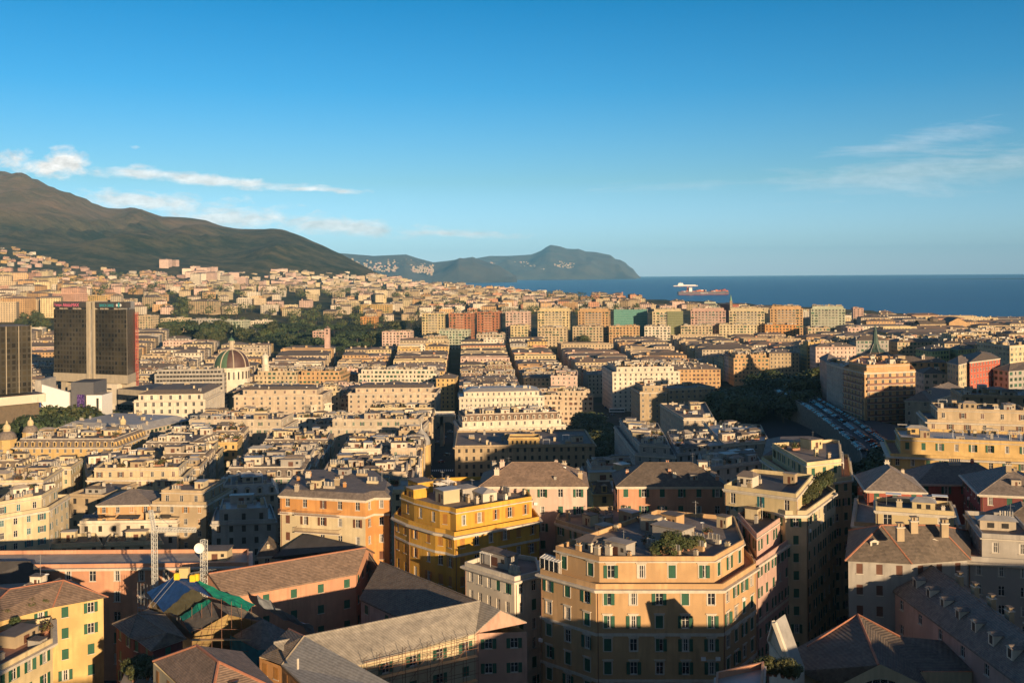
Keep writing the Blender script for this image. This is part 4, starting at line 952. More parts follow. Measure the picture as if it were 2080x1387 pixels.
mb_([(1984,697),(2051,705),(2160,698),(2090,688)],28,wall='cream',fh=3.4,wp=4,lod=1,roof=bitumen,cl=1,label='large cream block with green shutters at the right edge')
mb_([(2018,750),(2049,754),(2130,748),(2080,736)],20,wall='grey',fh=3.4,wp=3.6,rt='hip',roof=slate,cl=.4,label='grey hipped house with sheeted scaffold front at the right edge')
mb_([(1838,814),(1888,815),(1962,792),(1905,786)],15,wall='stone',fh=4.5,wp=4.5,lod=1,sh=bshut,pshut=0,rt='hip',roof=slateg,cl=.4,rh=4,label='old grey villa with hipped slate roof in the shade by the crossing')
mb_([(1884,857),(2120,864)],27,24,wall='buff',fh=3.5,wp=5,sh=bshut,lod=1,pent=(4,3.6),cl=1.2,lush=.1,corn=.9,label='tan block with colonnaded roof terrace at the right edge')
mb_([(1955,805),(2120,808)],24,24,wall='tan',fh=3.5,wp=5,sh=None,roof=slateg,cl=1.4,label='flat grey roofs with tan penthouses behind the colonnaded terrace')
FOOT.append(quadz([(1809,928),(2140,942),(2140,900),(1850,900)],31))
bld(rect(1809,927,2160,942,31,26),31,4,'yellow',roof=zinc,fh=3.9,wp=4.2,ww=1.2,wh=2.1,lod=0,sh=gshut,pent=(3.2,4.7),cl=.8,lush=0,corn=1.4,pshut=.35,seed=61,label='long yellow block with balustraded ledge and grey metal roof at the right')
# block of small houses near lower left
mb_([(198,1026),(309,1024)],23,16,wall='ochre',fh=3.6,wp=4,lod=1,sh=oshut,pshut=.7,roof=slateg,rt='hip',cl=1,label='ochre house with orange shutters, lit end of a shaded row')
mb_([(309,1024),(418,1026)],23,20,wall='tan',fh=3.6,wp=4,lod=1,sh=oshut,pshut=.3,pent=(2,3),cl=1.2,lush=.6,label='tan block with orange shutters in the shade behind the crane')
mb_([(162,1064),(359,1062)],18,16,wall='white',fh=3.6,wp=4.2,sh=None,roof=paleroof,cl=.6,lush=0,label='low white building with solar panels on its roof behind the crane')
for i,(x,y) in enumerate([(190,1052),(215,1050),(262,1053),(325,1052),(345,1050)]):
    p=athh(x,y,19.2); m=MB(); m.box(-3.2,3.2,-1,1,0,.12,glass,T=lambda q:(p.x+q[0],p.y+q[1],p.z+q[2]+q[1]*.35+.5))
    for sx in (-2.5,2.5): m.box(sx-.05,sx+.05,-.1,.1,0,.5,metal,T=lambda q:(p.x+q[0],p.y+q[1],p.z+q[2]))
    tag(m.build('solar_panel',None,p),'dark solar panel tilted on the low white roof behind the crane','solar panel','solar panels on the low white roof')
mb_([(141,1008),(212,1010)],22,20,wall='tan',fh=3.6,wp=4,cl=.6,sh=None,label='tan block wrapped in scaffolding, half in shade')
mb_([(-40,1060),(99,1036),(140,1010),(20,1012)],25,wall='cream',fh=3.5,wp=3.6,lod=1,pent=(2.4,3.2),cl=1.6,lush=1,sh=tshut,label='cream block with green awnings and long terrace at the left edge')
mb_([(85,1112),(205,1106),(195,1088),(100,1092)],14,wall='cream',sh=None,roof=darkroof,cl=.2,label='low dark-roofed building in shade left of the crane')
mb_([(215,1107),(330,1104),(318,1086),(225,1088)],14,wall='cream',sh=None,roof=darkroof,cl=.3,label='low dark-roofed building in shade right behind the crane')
mb_([(430,1065),(560,1060),(550,1030),(440,1035)],20,wall='grey',sh=None,roof=zinc,pent=(2,3),cl=1.4,label='blue-shaded low block with mansard left of the orange block')
mb_([(440,1010),(565,1002),(560,980),(455,985)],22,wall='stone',sh=None,rt='mansard',roof=zinc,cl=1.4,label='shaded block with dormered mansard behind the orange block')
mb_([(765,1000),(850,1000),(845,975),(775,975)],26,wall='cream',sh=None,roof=paleroof,cl=1.2,lush=1.5,label='cream roofs with pergola and shrubs between orange and golden blocks')
# tall row across the valley
TR_=[(857,902,635,'paleyellow',0),(912,956,635,'brick',0),(969,1013,632,'brick',0),(1027,1072,632,'palepink',0),(1092,1156,625,'paleyellow',1),(1174,1236,626,'ochre',1),
(1247,1313,627,'grey',0),(1325,1386,627,'cream',1),(1403,1474,625,'rose',1),(1481,1553,625,'cream',1),(1564,1631,621,'ochre',1),(1647,1717,621,'sage',1)]
TL=['tall yellow-cream block, leftmost of the tall row','brick orange tall block, second of the tall row','deep orange tall block with pale top floor in the tall row','tall block, pale pink above and red below, in the tall row',
'widest pale yellow tall block with balconies in the tall row','ochre gold tall block left of the green-netted one','tall block wholly wrapped in green scaffold netting','cream tall block with green netting on its right half',
'rose tall block right of the half-netted one','pale cream tall block in front of the green spire','ochre and orange tall block right of the cream one','white and sage tall block, rightmost of the tall row']
netm=mat('green_scaffold_net',(.10,.26,.22),.8,.2,.5,.3,2); net2=mat('olive_scaffold_net',(.17,.18,.09),.8,.3,.8,.3,2)
brown_side=None
for (x0,x1,y,w,pt),lb in zip(TR_,TL):
    y+=7 if pt else 3
    r_,P,z=mb_([(x0,y),(x1,y)],40,24,wall=w,fh=3.6,wp=4.6,ww=1.9,wh=2.2,cl=1.6,lush=.2,pent=(2.2,3.2) if pt else None,corn=.6,label=lb,group='tall blocks across the valley',pshut=.15)
    if 'wholly' not in lb: balconies(r_,P,z,z-30,3.3,[0],deep=.9,mt_=PL['grey'] if w!='brick' else PL['salmon'],margin=9)
    if 'wholly' in lb or 'right half' in lb:
        a,b=Vector(P[0]),Vector(P[1]); c=a.lerp(b,.5) if 'half' in lb else a; m=MB(); mm=net2 if 'half' in lb else netm
        u_=(b-a).normalized(); NT=lambda q,zz:(c.x+u_.x*q[0]-u_.y*q[1],c.y+u_.y*q[0]+u_.x*q[1],zz+q[2]); m.box(0,(b-c).length+1,-1.6,-1.3,0,38,mm,T=lambda q:NT(q,z-37))
        for k in range(12): m.box(0,(b-c).length+1,-1.75,-1.6,0,.2,metal,T=lambda q:NT(q,z-36+k*3.2))
        m.build('scaffold_net',r_)
LR=[(776,833,675,'palepink'),(860,902,685,'tan'),(892,951,672,'sage'),(968,1022,680,'stone'),(1037,1072,663,'paleyellow'),(1092,1151,667,'buff'),(1163,1224,665,'buff'),(1237,1299,664,'ochre'),(1309,1362,664,'white'),
(1383,1447,663,'buff'),(1461,1538,661,'cream'),(1554,1624,661,'orange'),(1641,1686,667,'buff'),(1722,1754,667,'palepink'),(732,761,645,'orange'),(730,790,620,'yellow'),(688,723,616,'cream'),(635,660,674,'rose')]
LLB=['pink and pale green block at the foot of the wooded park','low tan block in front of the leftmost tall block','white and grey-green block with balconies below the brick tall blocks','grey stone pair of houses below the deep orange tall block','bright yellow block with green awnings below the pink tall block',
'pale block below the widest yellow tall block','buff block below the ochre gold tall block','dark orange block below the green-netted block, partly in shade','white block below the half-netted tall block','buff block below the rose tall block','cream block below the pale cream tall block','deep orange block below the ochre and orange tall block','pale buff block below the sage tall block','small cream block among trees right of the tall row',
'orange house below the yellow villa range','long yellow villa range beside the bell tower','cream villa left of the yellow range above the trees','rose house beside the square brick tower']
for (x0,x1,y,w),lb in zip(LR,LLB): mb_([(x0,y),(x1,y)],24 if y>655 else 16,20,wall=w,fh=3.5,wp=4.4,ww=1.8,wh=2.1,cl=1.3,corn=.4,label=lb,pshut=.2)
VL=[(445,496,653,'sage',16,'sage green villa block among the park trees'),(509,542,653,'white',16,'white villa block with flat roof among the park trees'),(573,600,627,'cream',14,'small cream villa with arcade above the pines'),
(383,434,612,'tan',22,'large tan palace with hipped roof above the park'),(289,323,604,'buff',22,'buff palace with hipped roof left of the tan one'),(326,374,648,'cream',18,'cream block with balconies right of the glass tower'),(387,434,650,'grey',18,'grey balconied block with metal roof in the park'),
(278,306,643,'buff',24,'buff block just right of the glass tower'),(147,200,602,'yellow',20,'yellow block behind the roof of the glass tower'),(1780,1815,650,'yellow',18,'yellow block with many dormers right of the tall row'),(1733,1754,627,'rose',30,'narrow rose slab right of the tall row')]
for x0,x1,y,w,h,lb in VL: mb_([(x0,y),(x1,y)],h,22,wall=w,fh=3.5,wp=4.2,ww=1.6,wh=2.0,rt='hip' if 'hip' in lb or 'villa with' in lb else 'flat',roof=slateg if 'metal' in lb else None,cl=.8,label=lb,pshut=.2)

# ---------------------------------------------------------------- landmarks
# glass towers
gt=bpy.data.materials.new('bronze_glass_facade'); gt.use_nodes=True; t=gt.node_tree; n=t.nodes; l=t.links; b=n['Principled BSDF']
g=n.new('ShaderNodeNewGeometry'); br=n.new('ShaderNodeTexBrick'); br.offset=0; br.inputs['Scale'].default_value=1; br.inputs['Mortar Size'].default_value=.55; br.inputs['Mortar Smooth'].default_value=0; br.inputs['Brick Width'].default_value=3.0; br.inputs['Row Height'].default_value=3.4
tcn=n.new('ShaderNodeTexCoord'); l.new(tcn.outputs['UV'],br.inputs['Vector'])
br.inputs['Color1'].default_value=(.012,.010,.007,1); br.inputs['Color2'].default_value=(.045,.036,.020,1); br.inputs['Mortar'].default_value=(.045,.039,.029,1)
nz=n.new('ShaderNodeTexNoise'); nz.inputs['Scale'].default_value=.05; l.new(g.outputs['Position'],nz.inputs['Vector'])
mx=n.new('ShaderNodeMix'); mx.data_type='RGBA'; mx.blend_type='MULTIPLY'; mx.inputs['Factor'].default_value=1; l.new(br.outputs['Color'],mx.inputs['A'])
mr=n.new('ShaderNodeMapRange'); mr.inputs['From Min'].default_value=.35; mr.inputs['From Max'].default_value=.65; mr.inputs['To Min'].default_value=.75; mr.inputs['To Max'].default_value=1.7; l.new(nz.outputs[0],mr.inputs[0]); l.new(mr.outputs[0],mx.inputs['B'])
l.new(mx.outputs['Result'],b.inputs['Base Color']); b.inputs['Roughness'].default_value=.22; b.inputs['Specular IOR Level'].default_value=.6
concrete=mat('board_marked_concrete',(.40,.34,.25),.85,.1,.4,.2,5,streak=.2)
def uvquad(name,pts,m,parent):
    """flat facade panel with its own metric coordinates"""
    me=bpy.data.meshes.new(name); b0=base_of(parent); me.from_pydata([tuple(Vector(p)-b0) for p in pts],[],[(0,1,2,3)]); me.materials.append(m)
    w=(Vector(pts[1])-Vector(pts[0])).length; h=(Vector(pts[3])-Vector(pts[0])).length
    uvl=me.uv_layers.new(name='uv'); 
    for i,c in enumerate([(0,0),(w,0),(w,h),(0,h)]): uvl.data[i].uv=c
    o=bpy.data.objects.new(name,me); COL.objects.link(o); o.parent=parent; return o
def text(s,size,parent,loc,rz,m,name='lettering',ext=.05,width=None):
    c=bpy.data.curves.new(name,'FONT'); c.body=s; c.size=size; c.extrude=ext; c.align_x='LEFT'; c.resolution_u=2
    o=bpy.data.objects.new(name,c); COL.objects.link(o); dg=bpy.context.evaluated_depsgraph_get(); me=bpy.data.meshes.new_from_object(o.evaluated_get(dg)); bpy.data.objects.remove(o)
    me.materials.clear(); me.materials.append(m); o=bpy.data.objects.new(name,me); COL.objects.link(o); o.parent=parent; o.location=Vector(loc)-base_of(parent); o.rotation_euler=(R(90),0,rz)
    if width: o.scale.x=width/max(v.co.x for v in me.vertices)
    return o
pinkl=mat('pink_sign',(.75,.16,.28),.5,.02); teall=mat('teal_sign',(.03,.33,.38),.5,.02)
def tower():
    d=720.0; A=atz(109,612,0); 
    a=at(109.5,640,d*1.035); b_=at(257.5,640,d); c_=at(273.5,640,d+20); a=Vector((a.x,a.y)); b=Vector((b_.x,b_.y)); c=Vector((c_.x,c_.y)); dd=a+(c-b)
    zt=at(257,614,d).z; zb=at(257,762,d).z; zbb=at(257,771,d).z
    root=emp('office_tower',(b.x,b.y,-22),'bronze glass office tower on concrete piers with rooftop lettering, right one of two','tower')
    u=(b-a).normalized(); nrm=Vector((u.y,-u.x)); ang=math.atan2(u.y,u.x); L_=(b-a).length
    core=MB()
    def T(s,o,z): q=a+u*s+nrm*o; return (q.x,q.y,z)
    w=MB(); w.prism([tuple(a),tuple(b),tuple(c),tuple(dd)],zb,zt-5.4,PL['grey'],top=bitumen); w.build('wall',root)
    s1=L_*.470; s2=L_*.555
    f=.25
    for x0,x1 in ((0,s1),(s2+1.5,L_)):
        uvquad('glass_facade',[T(x0,f,zb),T(x1,f,zb),T(x1,f,zt-5.4),T(x0,f,zt-5.4)],gt,root)
    e=(c-b).normalized(); n2=Vector((e.y,-e.x))*f
    uvquad('glass_facade',[(b.x+n2.x,b.y+n2.y,zb),(c.x+n2.x,c.y+n2.y,zb),(c.x+n2.x,c.y+n2.y,zt-5.4),(b.x+n2.x,b.y+n2.y,zt-5.4)],gt,root)
    m=MB(); m.prism([T(s1,1.4,0)[:2],T(s1+2.6,1.4,0)[:2],T(s1+2.6,-12,0)[:2],T(s1,-12,0)[:2]],zbb-6,zt+.6,concrete); m.prism([T(s2-.2,1.4,0)[:2],T(s2+1.5,1.4,0)[:2],T(s2+1.5,-12,0)[:2],T(s2-.2,-12,0)[:2]],zbb-6,zt+.6,concrete); m.build('concrete_pier',root)
    m=MB(); m.prism(offs([tuple(a),tuple(b),tuple(c),tuple(dd)],.6),zbb-3,zb,concrete,bottom=True); m.build('concrete_band',root)
    m=MB()
    for x0,x1 in ((0,s1),(s2+1.5,L_)): m.prism([T(x0,.5,0)[:2],T(x1,.5,0)[:2],T(x1,-4,0)[:2],T(x0,-4,0)[:2]],zt-4.2,zt+.2,darkroof)
    m.build('sign_fascia',root)
    m=MB()
    for i in range(16):
        s=L_*(i+.5)/16
        if not s1-1<s<s2+3: m.prism([T(s-1.3,-.2,0)[:2],T(s+1.3,-.2,0)[:2],T(s+1.3,-3,0)[:2],T(s-1.3,-3,0)[:2]],zt-5.4,zt-4.2,paleroof if i%3 else glass)
    m.build('louvre_band',root)
    m=MB(); m.prism([tuple(b),tuple(c),tuple(c-u*6),tuple(b-u*6)],zt-5.2,zt+.1,zinc); m.build('plant_room',root)
    w1=s1; text('Tempo',2.9,root,T(w1*.03,.6,zt-3.0),ang,pinkl,width=w1*.22); text('AltidoMAX',3.7,root,T(w1*.285,.6,zt-3.4),ang,pinkl,width=w1*.48)
    w2=L_-s2-1.5; text('BANCA CARIGE',3.2,root,T(s2+1.5+w2*.155,.6,zt-3.4),ang,teall,width=w2*.45)
    m=MB()
    for i,(sx,sz) in enumerate(((0,0),(1.7,1.6),(3.4,0),(1.7,-1.0))):
        q=L_-8.5+sx; m.face([T(q-1.0,.62,zt-2.2+sz*.6),T(q,.62,zt-3.5+sz*.6),T(q+1.0,.62,zt-2.2+sz*.6),T(q,.62,zt-.9+sz*.6)],teall if i%2 else white)
    m.build('bank_emblem',root)
    # red lift shaft lattice at the right
    m=MB(); cc=c+(c-b).normalized()*1.2
    for dx,dy in ((0,0),(1.6,0),(1.6,1.6),(0,1.6)): m.tube((cc.x+dx,cc.y+dy,zb-10),(cc.x+dx,cc.y+dy,zt-8),.2,PL['red'],4)
    z=zb-10
    while z<zt-10:
        m.box(cc.x-.1,cc.x+1.1,cc.y-.1,cc.y+1.7,z,z+.5,mat('signal_red',(.35,.03,.03),.6,.05)); m.tube((cc.x,cc.y,z),(cc.x+1.6,cc.y,z+2.2),.12,PL['red'],4); z+=2.2
    m.build('lift_shaft',root)
    # piers and podium
    m=MB()
    for i in range(5):
        s=L_*(.1+.2*i); m.prism([T(s-2.4,-2,0)[:2],T(s+2.4,-2,0)[:2],T(s+2.4,-14,0)[:2],T(s-2.4,-14,0)[:2]],-24,zbb-3,concrete)
    m.build('pier',root)
    m=MB(); m.prism([T(L_*.3,8,0)[:2],T(L_*.72,8,0)[:2],T(L_*.72,-16,0)[:2],T(L_*.3,-16,0)[:2]],-24,zbb-5,concrete); m.prism([T(L_*.75,3,0)[:2],T(L_*.9,3,0)[:2],T(L_*.9,-10,0)[:2],T(L_*.75,-10,0)[:2]],-24,zbb-3.2,PL['white'])
    for k in range(6): m.prism([T(L_*.77,3.1,0)[:2],T(L_*.83,3.1,0)[:2],T(L_*.83,2.8,0)[:2],T(L_*.77,2.8,0)[:2]],-14+k*4,-12.8+k*4,dglass)
    m.build('podium',root)
    FOOT.append([tuple(a),tuple(b),tuple(c),tuple(dd)])
    m2=MB(); P=[T(L_*.95,6,0)[:2],T(L_*1.35,10,0)[:2],T(L_*1.45,-30,0)[:2],T(L_*1.0,-30,0)[:2]]; 
    r2=emp('annex_block',(P[0][0],P[0][1],-22),'low concrete annex with dark window bands right of the glass office tower','building')
    m2.prism(P,-24,zbb-6,concrete,top=darkroof); m2.build('wall',r2); m=MB(); m.prism(offs(P,.12),zbb-14,zbb-10,glass); m.prism(offs(P,.12),zbb-21,zbb-17,glass); m.build('window_band',r2); FOOT.append(P)
tower()
def hotel():
    zt=at(60,661,600).z; a=at(-150,661,560); b=at(64,661,600); root=emp('hotel_tower',(b.x,b.y,-20),'olive brown glass tower with grid facade at the left edge','tower')
    u=Vector((b.x-a.x,b.y-a.y)).normalized(); n=Vector((-u.y,u.x))*26; P=[(a.x,a.y),(b.x,b.y),(b.x+n.x,b.y+n.y),(a.x+n.x,a.y+n.y)]
    zb=at(64,796,600).z; m=MB(); m.prism(P,zb,zt,PL['grey'],top=bitumen); m.build('wall',root)
    o=Vector((u.y,-u.x))*.2; uvquad('glass_facade',[(a.x+o.x,a.y+o.y,zb),(b.x+o.x,b.y+o.y,zb),(b.x+o.x,b.y+o.y,zt),(a.x+o.x,a.y+o.y,zt)],gt,root)
    m=MB(); m.prism(offs(P,6),zb-6,zb-1,PL['white'],top=bitumen,bottom=True); m.prism(offs(P,3),-24,zb-6,mat('dark_brick_base',(.12,.09,.06),.9,.2),bottom=False); m.build('podium',root)
    m=MB(); q=offs(P,-3); m.prism([q[0],((q[0][0]*.55+q[1][0]*.45),(q[0][1]*.55+q[1][1]*.45)),((q[3][0]*.55+q[2][0]*.45),(q[3][1]*.55+q[2][1]*.45)),q[3]],zt,zt+4.5,white); m.build('plant_room',root)
    for k in range(9):
        f=MB(); t0=k/8.0; c=Vector(P[0]).lerp(Vector(P[1]),t0); f.box(-.15,.15,-.5,0,zb,zt,concrete,T=lambda q:(c.x+q[0],c.y+q[1]-.2,q[2])); f.build('mullion',root)
    FOOT.append(P)
hotel()
# white and grey commercial building with two large posters
def cinema():
    d=640; Z=lambda x,y:at(x,y,d)
    a,b,c=Z(85,778),Z(143,783),Z(211,795); zt=a.z-1; root=emp('shopping_centre',(b.x,b.y,-20),'white and dark grey commercial building with two coloured posters below the glass tower','building')
    m=MB(); m.prism([(a.x-4,a.y-1),(a.x,a.y-1),(a.x,a.y+20),(a.x-4,a.y+22)],-22,zt+3,PL['grey']); m.build('side_wall',root)
    m=MB(); m.box(a.x,b.x-1,a.y,a.y+2,-22,0,white); m.v=[(x,y,(zt+0-(x-a.x)*.3) if z>-1 else z) for x,y,z in m.v]; m.build('white_screen_wall',root)
    m=MB(); m.box(b.x-1,c.x-8,b.y+3,b.y+24,-22,zt+1,mat('grey_cladding',(.10,.10,.11),.6,.1),top=darkroof); m.build('wall',root)
    m=MB(); m.box(c.x-11,c.x-1,c.y-1,c.y+16,-22,zt-7,white,top=paleroof)
    for k in range(2): m.box(c.x-10.6,c.x-8,c.y-1.1,c.y-.9,zt-14-k*3,zt-13.3-k*3,black)
    m.box(c.x-4.5,c.x-3,c.y-1.1,c.y-.9,zt-20,zt-9,black); m.build('white_block',root)
    def poster(x0,x1,y0,z0,z1,name,kind):
        mt2=bpy.data.materials.new(name); mt2.use_nodes=True; t=mt2.node_tree; n=t.nodes; l=t.links; b2=n['Principled BSDF']; tc=n.new('ShaderNodeTexCoord'); mp=n.new('ShaderNodeMapping'); l.new(tc.outputs['Generated'],mp.inputs[0])
        rp=n.new('ShaderNodeValToRGB')
        if kind==0:
            mp.inputs['Rotation'].default_value=(0,R(60),0); gr=n.new('ShaderNodeTexGradient'); l.new(mp.outputs[0],gr.inputs[0]); l.new(gr.outputs['Fac'],rp.inputs[0]); rp.color_ramp.interpolation='CONSTANT'
            cs=[(0,(.05,.5,.5)),(.3,(.1,.5,.3)),(.45,(.7,.5,.05)),(.6,(.75,.12,.05)),(.85,(.6,.04,.04)),(.97,(.05,.1,.4))]
            rp.color_ramp.elements[0].color=(*cs[0][1],1); rp.color_ramp.elements[1].position=cs[-1][0]; rp.color_ramp.elements[1].color=(*cs[-1][1],1)
            for p_,c_ in cs[1:-1]: rp.color_ramp.elements.new(p_).color=(*c_,1)
        else:
            nz=n.new('ShaderNodeTexVoronoi'); nz.inputs['Scale'].default_value=9; l.new(mp.outputs[0],nz.inputs['Vector']); l.new(nz.outputs['Distance'],rp.inputs[0])
            rp.color_ramp.elements[0].color=(.35,.2,.55,1); rp.color_ramp.elements[1].color=(.03,.012,.09,1); rp.color_ramp.elements[1].position=.5
        l.new(rp.outputs[0],b2.inputs['Base Color']); m=MB(); m.box(x0,x1,y0-.15,y0,z0,z1,mt2); return m.build('poster',root)
    poster(a.x-3.6,a.x-.2,a.y-1.1,-18,a.z-7,'striped_poster',0); poster(b.x+3,b.x+8,b.y+2.9,zt-18,zt-7,'violet_poster',1)
    FOOT.append([(a.x-4,a.y),(c.x,a.y),(c.x,a.y+24),(a.x-4,a.y+24)])
cinema()
# domed church
def dome():
    d=800; c=at(470.5,745,d); root=emp('domed_church',(c.x,c.y,-22),'domed church with copper-red and green segments, white ribs and tall lantern','church'); C=(c.x,c.y,c.z); r=13.8
    m=MB(); m.lathe(C,[(r+.6,-20),(r+.6,-1),(r+1.2,-.8),(r+1.2,.2),(r,.3)],PL['white'],24)
    for i in range(24):
        a=2*math.pi*(i+.5)/24; x=c.x+math.cos(a)*(r+.5); y=c.y+math.sin(a)*(r+.5); m.box(-.6,.6,-.3,.3,-9,-3,dglass,T=lambda q:(x+q[0]*-math.sin(a)+q[1]*math.cos(a),y+q[0]*math.cos(a)+q[1]*math.sin(a),c.z+q[2]))
    m.build('drum',root)
    cg=mat('green_copper',(.07,.13,.075),.7,.2,.5,.2); cr_=mat('red_brown_copper',(.085,.045,.035),.6,.2,.5,.2)
    prof=[(r*math.cos(t)**.9 if t<1.5 else .1,r*1.03*math.sin(t)) for t in [i*1.5/12 for i in range(13)]]
    m=MB(); m.lathe(C,prof,cr_,32,mats=[cr_]*18+[cg]*6+[cr_]*8)
    m.build('dome_shell',root,smooth=True)
    rb=MB()
    for k in range(8):
        a=2*math.pi*k/8+.39
        for i in range(12):
            p,q=prof[i],prof[i+1]; rb.tube((c.x+math.cos(a)*p[0],c.y+math.sin(a)*p[0],c.z+p[1]),(c.x+math.cos(a)*q[0],c.y+math.sin(a)*q[0],c.z+q[1]),.5,PL['stone'],6)
    rb.build('rib',root)
    m=MB(); T_=(c.x,c.y,c.z+r*1.01); m.lathe(T_,[(3,0),(3,1.2),(2.0,1.3),(2.0,6.5),(2.6,6.7),(2.6,7.2)],PL['stone'],10); m.lathe(T_,[(2.4,7.2),(2.2,8.3),(1.3,9.3),(.2,9.9),(.15,11.5),(.02,11.6)],cg,10); m.build('lantern',root)
    m=MB(); m.box(c.x-18,c.x+18,c.y-6,c.y+30,-24,c.z-14,PL['cream'],top=slate); m.build('nave',root)
    b=emp('bell_tower',(c.x+22,c.y-8,-22),'small white baroque bell tower beside the dome','tower'); q=at(539,738,d+30); m=MB(); m.lathe((q.x,q.y,0),[(3,-22),(3,q.z-2),(3.6,q.z-1.8),(3.6,q.z-1),(2.6,q.z-.8),(2.6,q.z+5),(3.2,q.z+5.2),(2.2,q.z+7),(.5,q.z+8.5),(.05,q.z+10)],PL['white'],8); m.build('shaft',b)
    FOOT.append([(c.x-18,c.y-15),(c.x+26,c.y-15),(c.x+26,c.y+30),(c.x-18,c.y+30)])
dome()
def chapel():
    c=athh(856,905,20); root=emp('chapel_dome',(c.x,c.y,c.z-20),'pale grey pointed dome with round window on the corner of the main street','dome'); m=MB(); C=(c.x,c.y,c.z); m.lathe(C,[(4.4,-20),(4.4,.2),(4.8,.3),(4.8,.8)],PL['yellow'],10); m.build('drum',root)
    m=MB(); m.lathe(C,[(4.3,.8),(4.2,2.2),(3.5,4.2),(2.3,6.0),(1.0,7.4),(.5,8.2),(.45,9.8),(.05,11.2)],zinc,16); m.build('dome_shell',root,smooth=True)
    m=MB(); m.tube((c.x+.2,c.y-4.6,c.z+2.4),(c.x+.2,c.y-3.2,c.z+2.4),.9,dglass,12); m.tube((c.x+.2,c.y-4.5,c.z+2.4),(c.x+.2,c.y-3.2,c.z+2.4),1.25,PL['paleyellow'],12); m.build('round_window',root)
chapel()
# copper spire of the modern church
def spire():
    d=760; tp=at(1778,658,d); bs=at(1778,714,d); root=emp('spire',(bs.x,bs.y,8),'slender green copper spire with white splayed ribs over a dark roof','spire'); m=MB(); h=tp.z-bs.z
    cop=mat('verdigris_copper',(.05,.085,.07),.6,.3,.4,.2); m.lathe((bs.x,bs.y,bs.z),[(7.5,0),(4.2,h*.12),(2.6,h*.3),(1.7,h*.6),(.9,h*.85),(.1,h*1.0),(.05,h*1.12)],cop,8); m.build('spire_shell',root)
    for k in range(8):
        m=MB(); a=2*math.pi*k/8; m.tube((bs.x+math.cos(a)*9,bs.y+math.sin(a)*9,bs.z-1),(bs.x+math.cos(a)*3,bs.y+math.sin(a)*3,bs.z+h*.28),.2,PL['grey'],5); m.build('rib',root)
    m=MB(); m.lathe((bs.x,bs.y,0),[(14,bs.z-10),(14,bs.z-3),(6,bs.z)],slate,10); m.build('nave_roof',root)
spire()
def smallchurch():
    c=at(1946,655,1330); s=1330/2000; root=emp('basilica',(c.x,c.y,-8),'classical church with gabled yellow front near the sea','church'); w=33*s; m=MB(); x0=c.x-w*.55; x1=c.x+w*.55; z=c.z
    m.box(x0,x1,c.y,c.y+30,-14,z,PL['ochre'],bottom=False); m.face([(x0,c.y,z),(x1,c.y,z),(c.x,c.y,z+6)],PL['ochre']); m.build('wall',root)
    m=MB(); m.face([(x0-1,c.y-.5,z),(c.x,c.y-.5,z+6.3),(c.x,c.y+31,z+6.3),(x0-1,c.y+31,z)],slate); m.face([(x1+1,c.y-.5,z),(x1+1,c.y+31,z),(c.x,c.y+31,z+6.3),(c.x,c.y-.5,z+6.3)],slate); m.build('roof',root)
    for k in range(3): m=MB(); m.box(c.x-7+k*5.5,c.x-4+k*5.5,c.y-.2,c.y+.1,-8,z-4,dglass); m.build('arched_window',root)
    m=MB(); x2=x0-38; m.box(x2,x0-.5,c.y+4,c.y+24,-14,z-2,PL['tan'],bottom=False); m.face([(x2,c.y+3,z-2),(x0,c.y+3,z-2),(x0,c.y+14,z+3),(x2,c.y+14,z+3)],slate); m.face([(x2,c.y+25,z-2),(x2,c.y+14,z+3),(x0,c.y+14,z+3),(x0,c.y+25,z-2)],slate); m.lathe((x0-16,c.y+14,z+1),[(7,0),(7,4),(0.2,7)],slate,10); m.build('nave',root)
    FOOT.append([(x2,c.y),(x1,c.y),(x1,c.y+30),(x2,c.y+30)])
smallchurch()
def bell(x,yb,yt,d,wid,wall,cap,label,z0=-25,spire_=0):
    a=at(x,yt,d); s=wid*d/2000/2; root=emp('bell_tower',(a.x,a.y,z0),label,'tower'); m=MB(); m.box(a.x-s,a.x+s,a.y-s,a.y+s,z0,a.z,PL[wall]); 
    for k in (1,2): m.box(a.x-s*.4,a.x+s*.4,a.y-s-.05,a.y-s+.1,a.z-3.2*k,a.z-3.2*k+1.9,dglass)
    m.build('shaft',root); m=MB(); h=spire_ or s*1.2; m.lathe((a.x,a.y,a.z),[(s*1.45,0),(s*1.2,.3),(.05,h)],cap,4 if not spire_ else 8); m.build('cap',root)
bell(782,625,600,2050,5.5,'paleyellow',PL['paleyellow'],'slim yellow bell tower behind the villa range on the hill')
bell(665,705,667,1120,10,'rose',slate,'square brick tower beside the park')
bell(1484.5,625,611,1500,4.6,'tan',mat('pale_verdigris',(.16,.28,.20),.7,.1),'brick bell tower with pale green spire against the sea',spire_=10)
mb_([(1462,618),(1482,619)],30,18,wall='red',cl=0,rt='hip',label='red brick church body below the green spire')
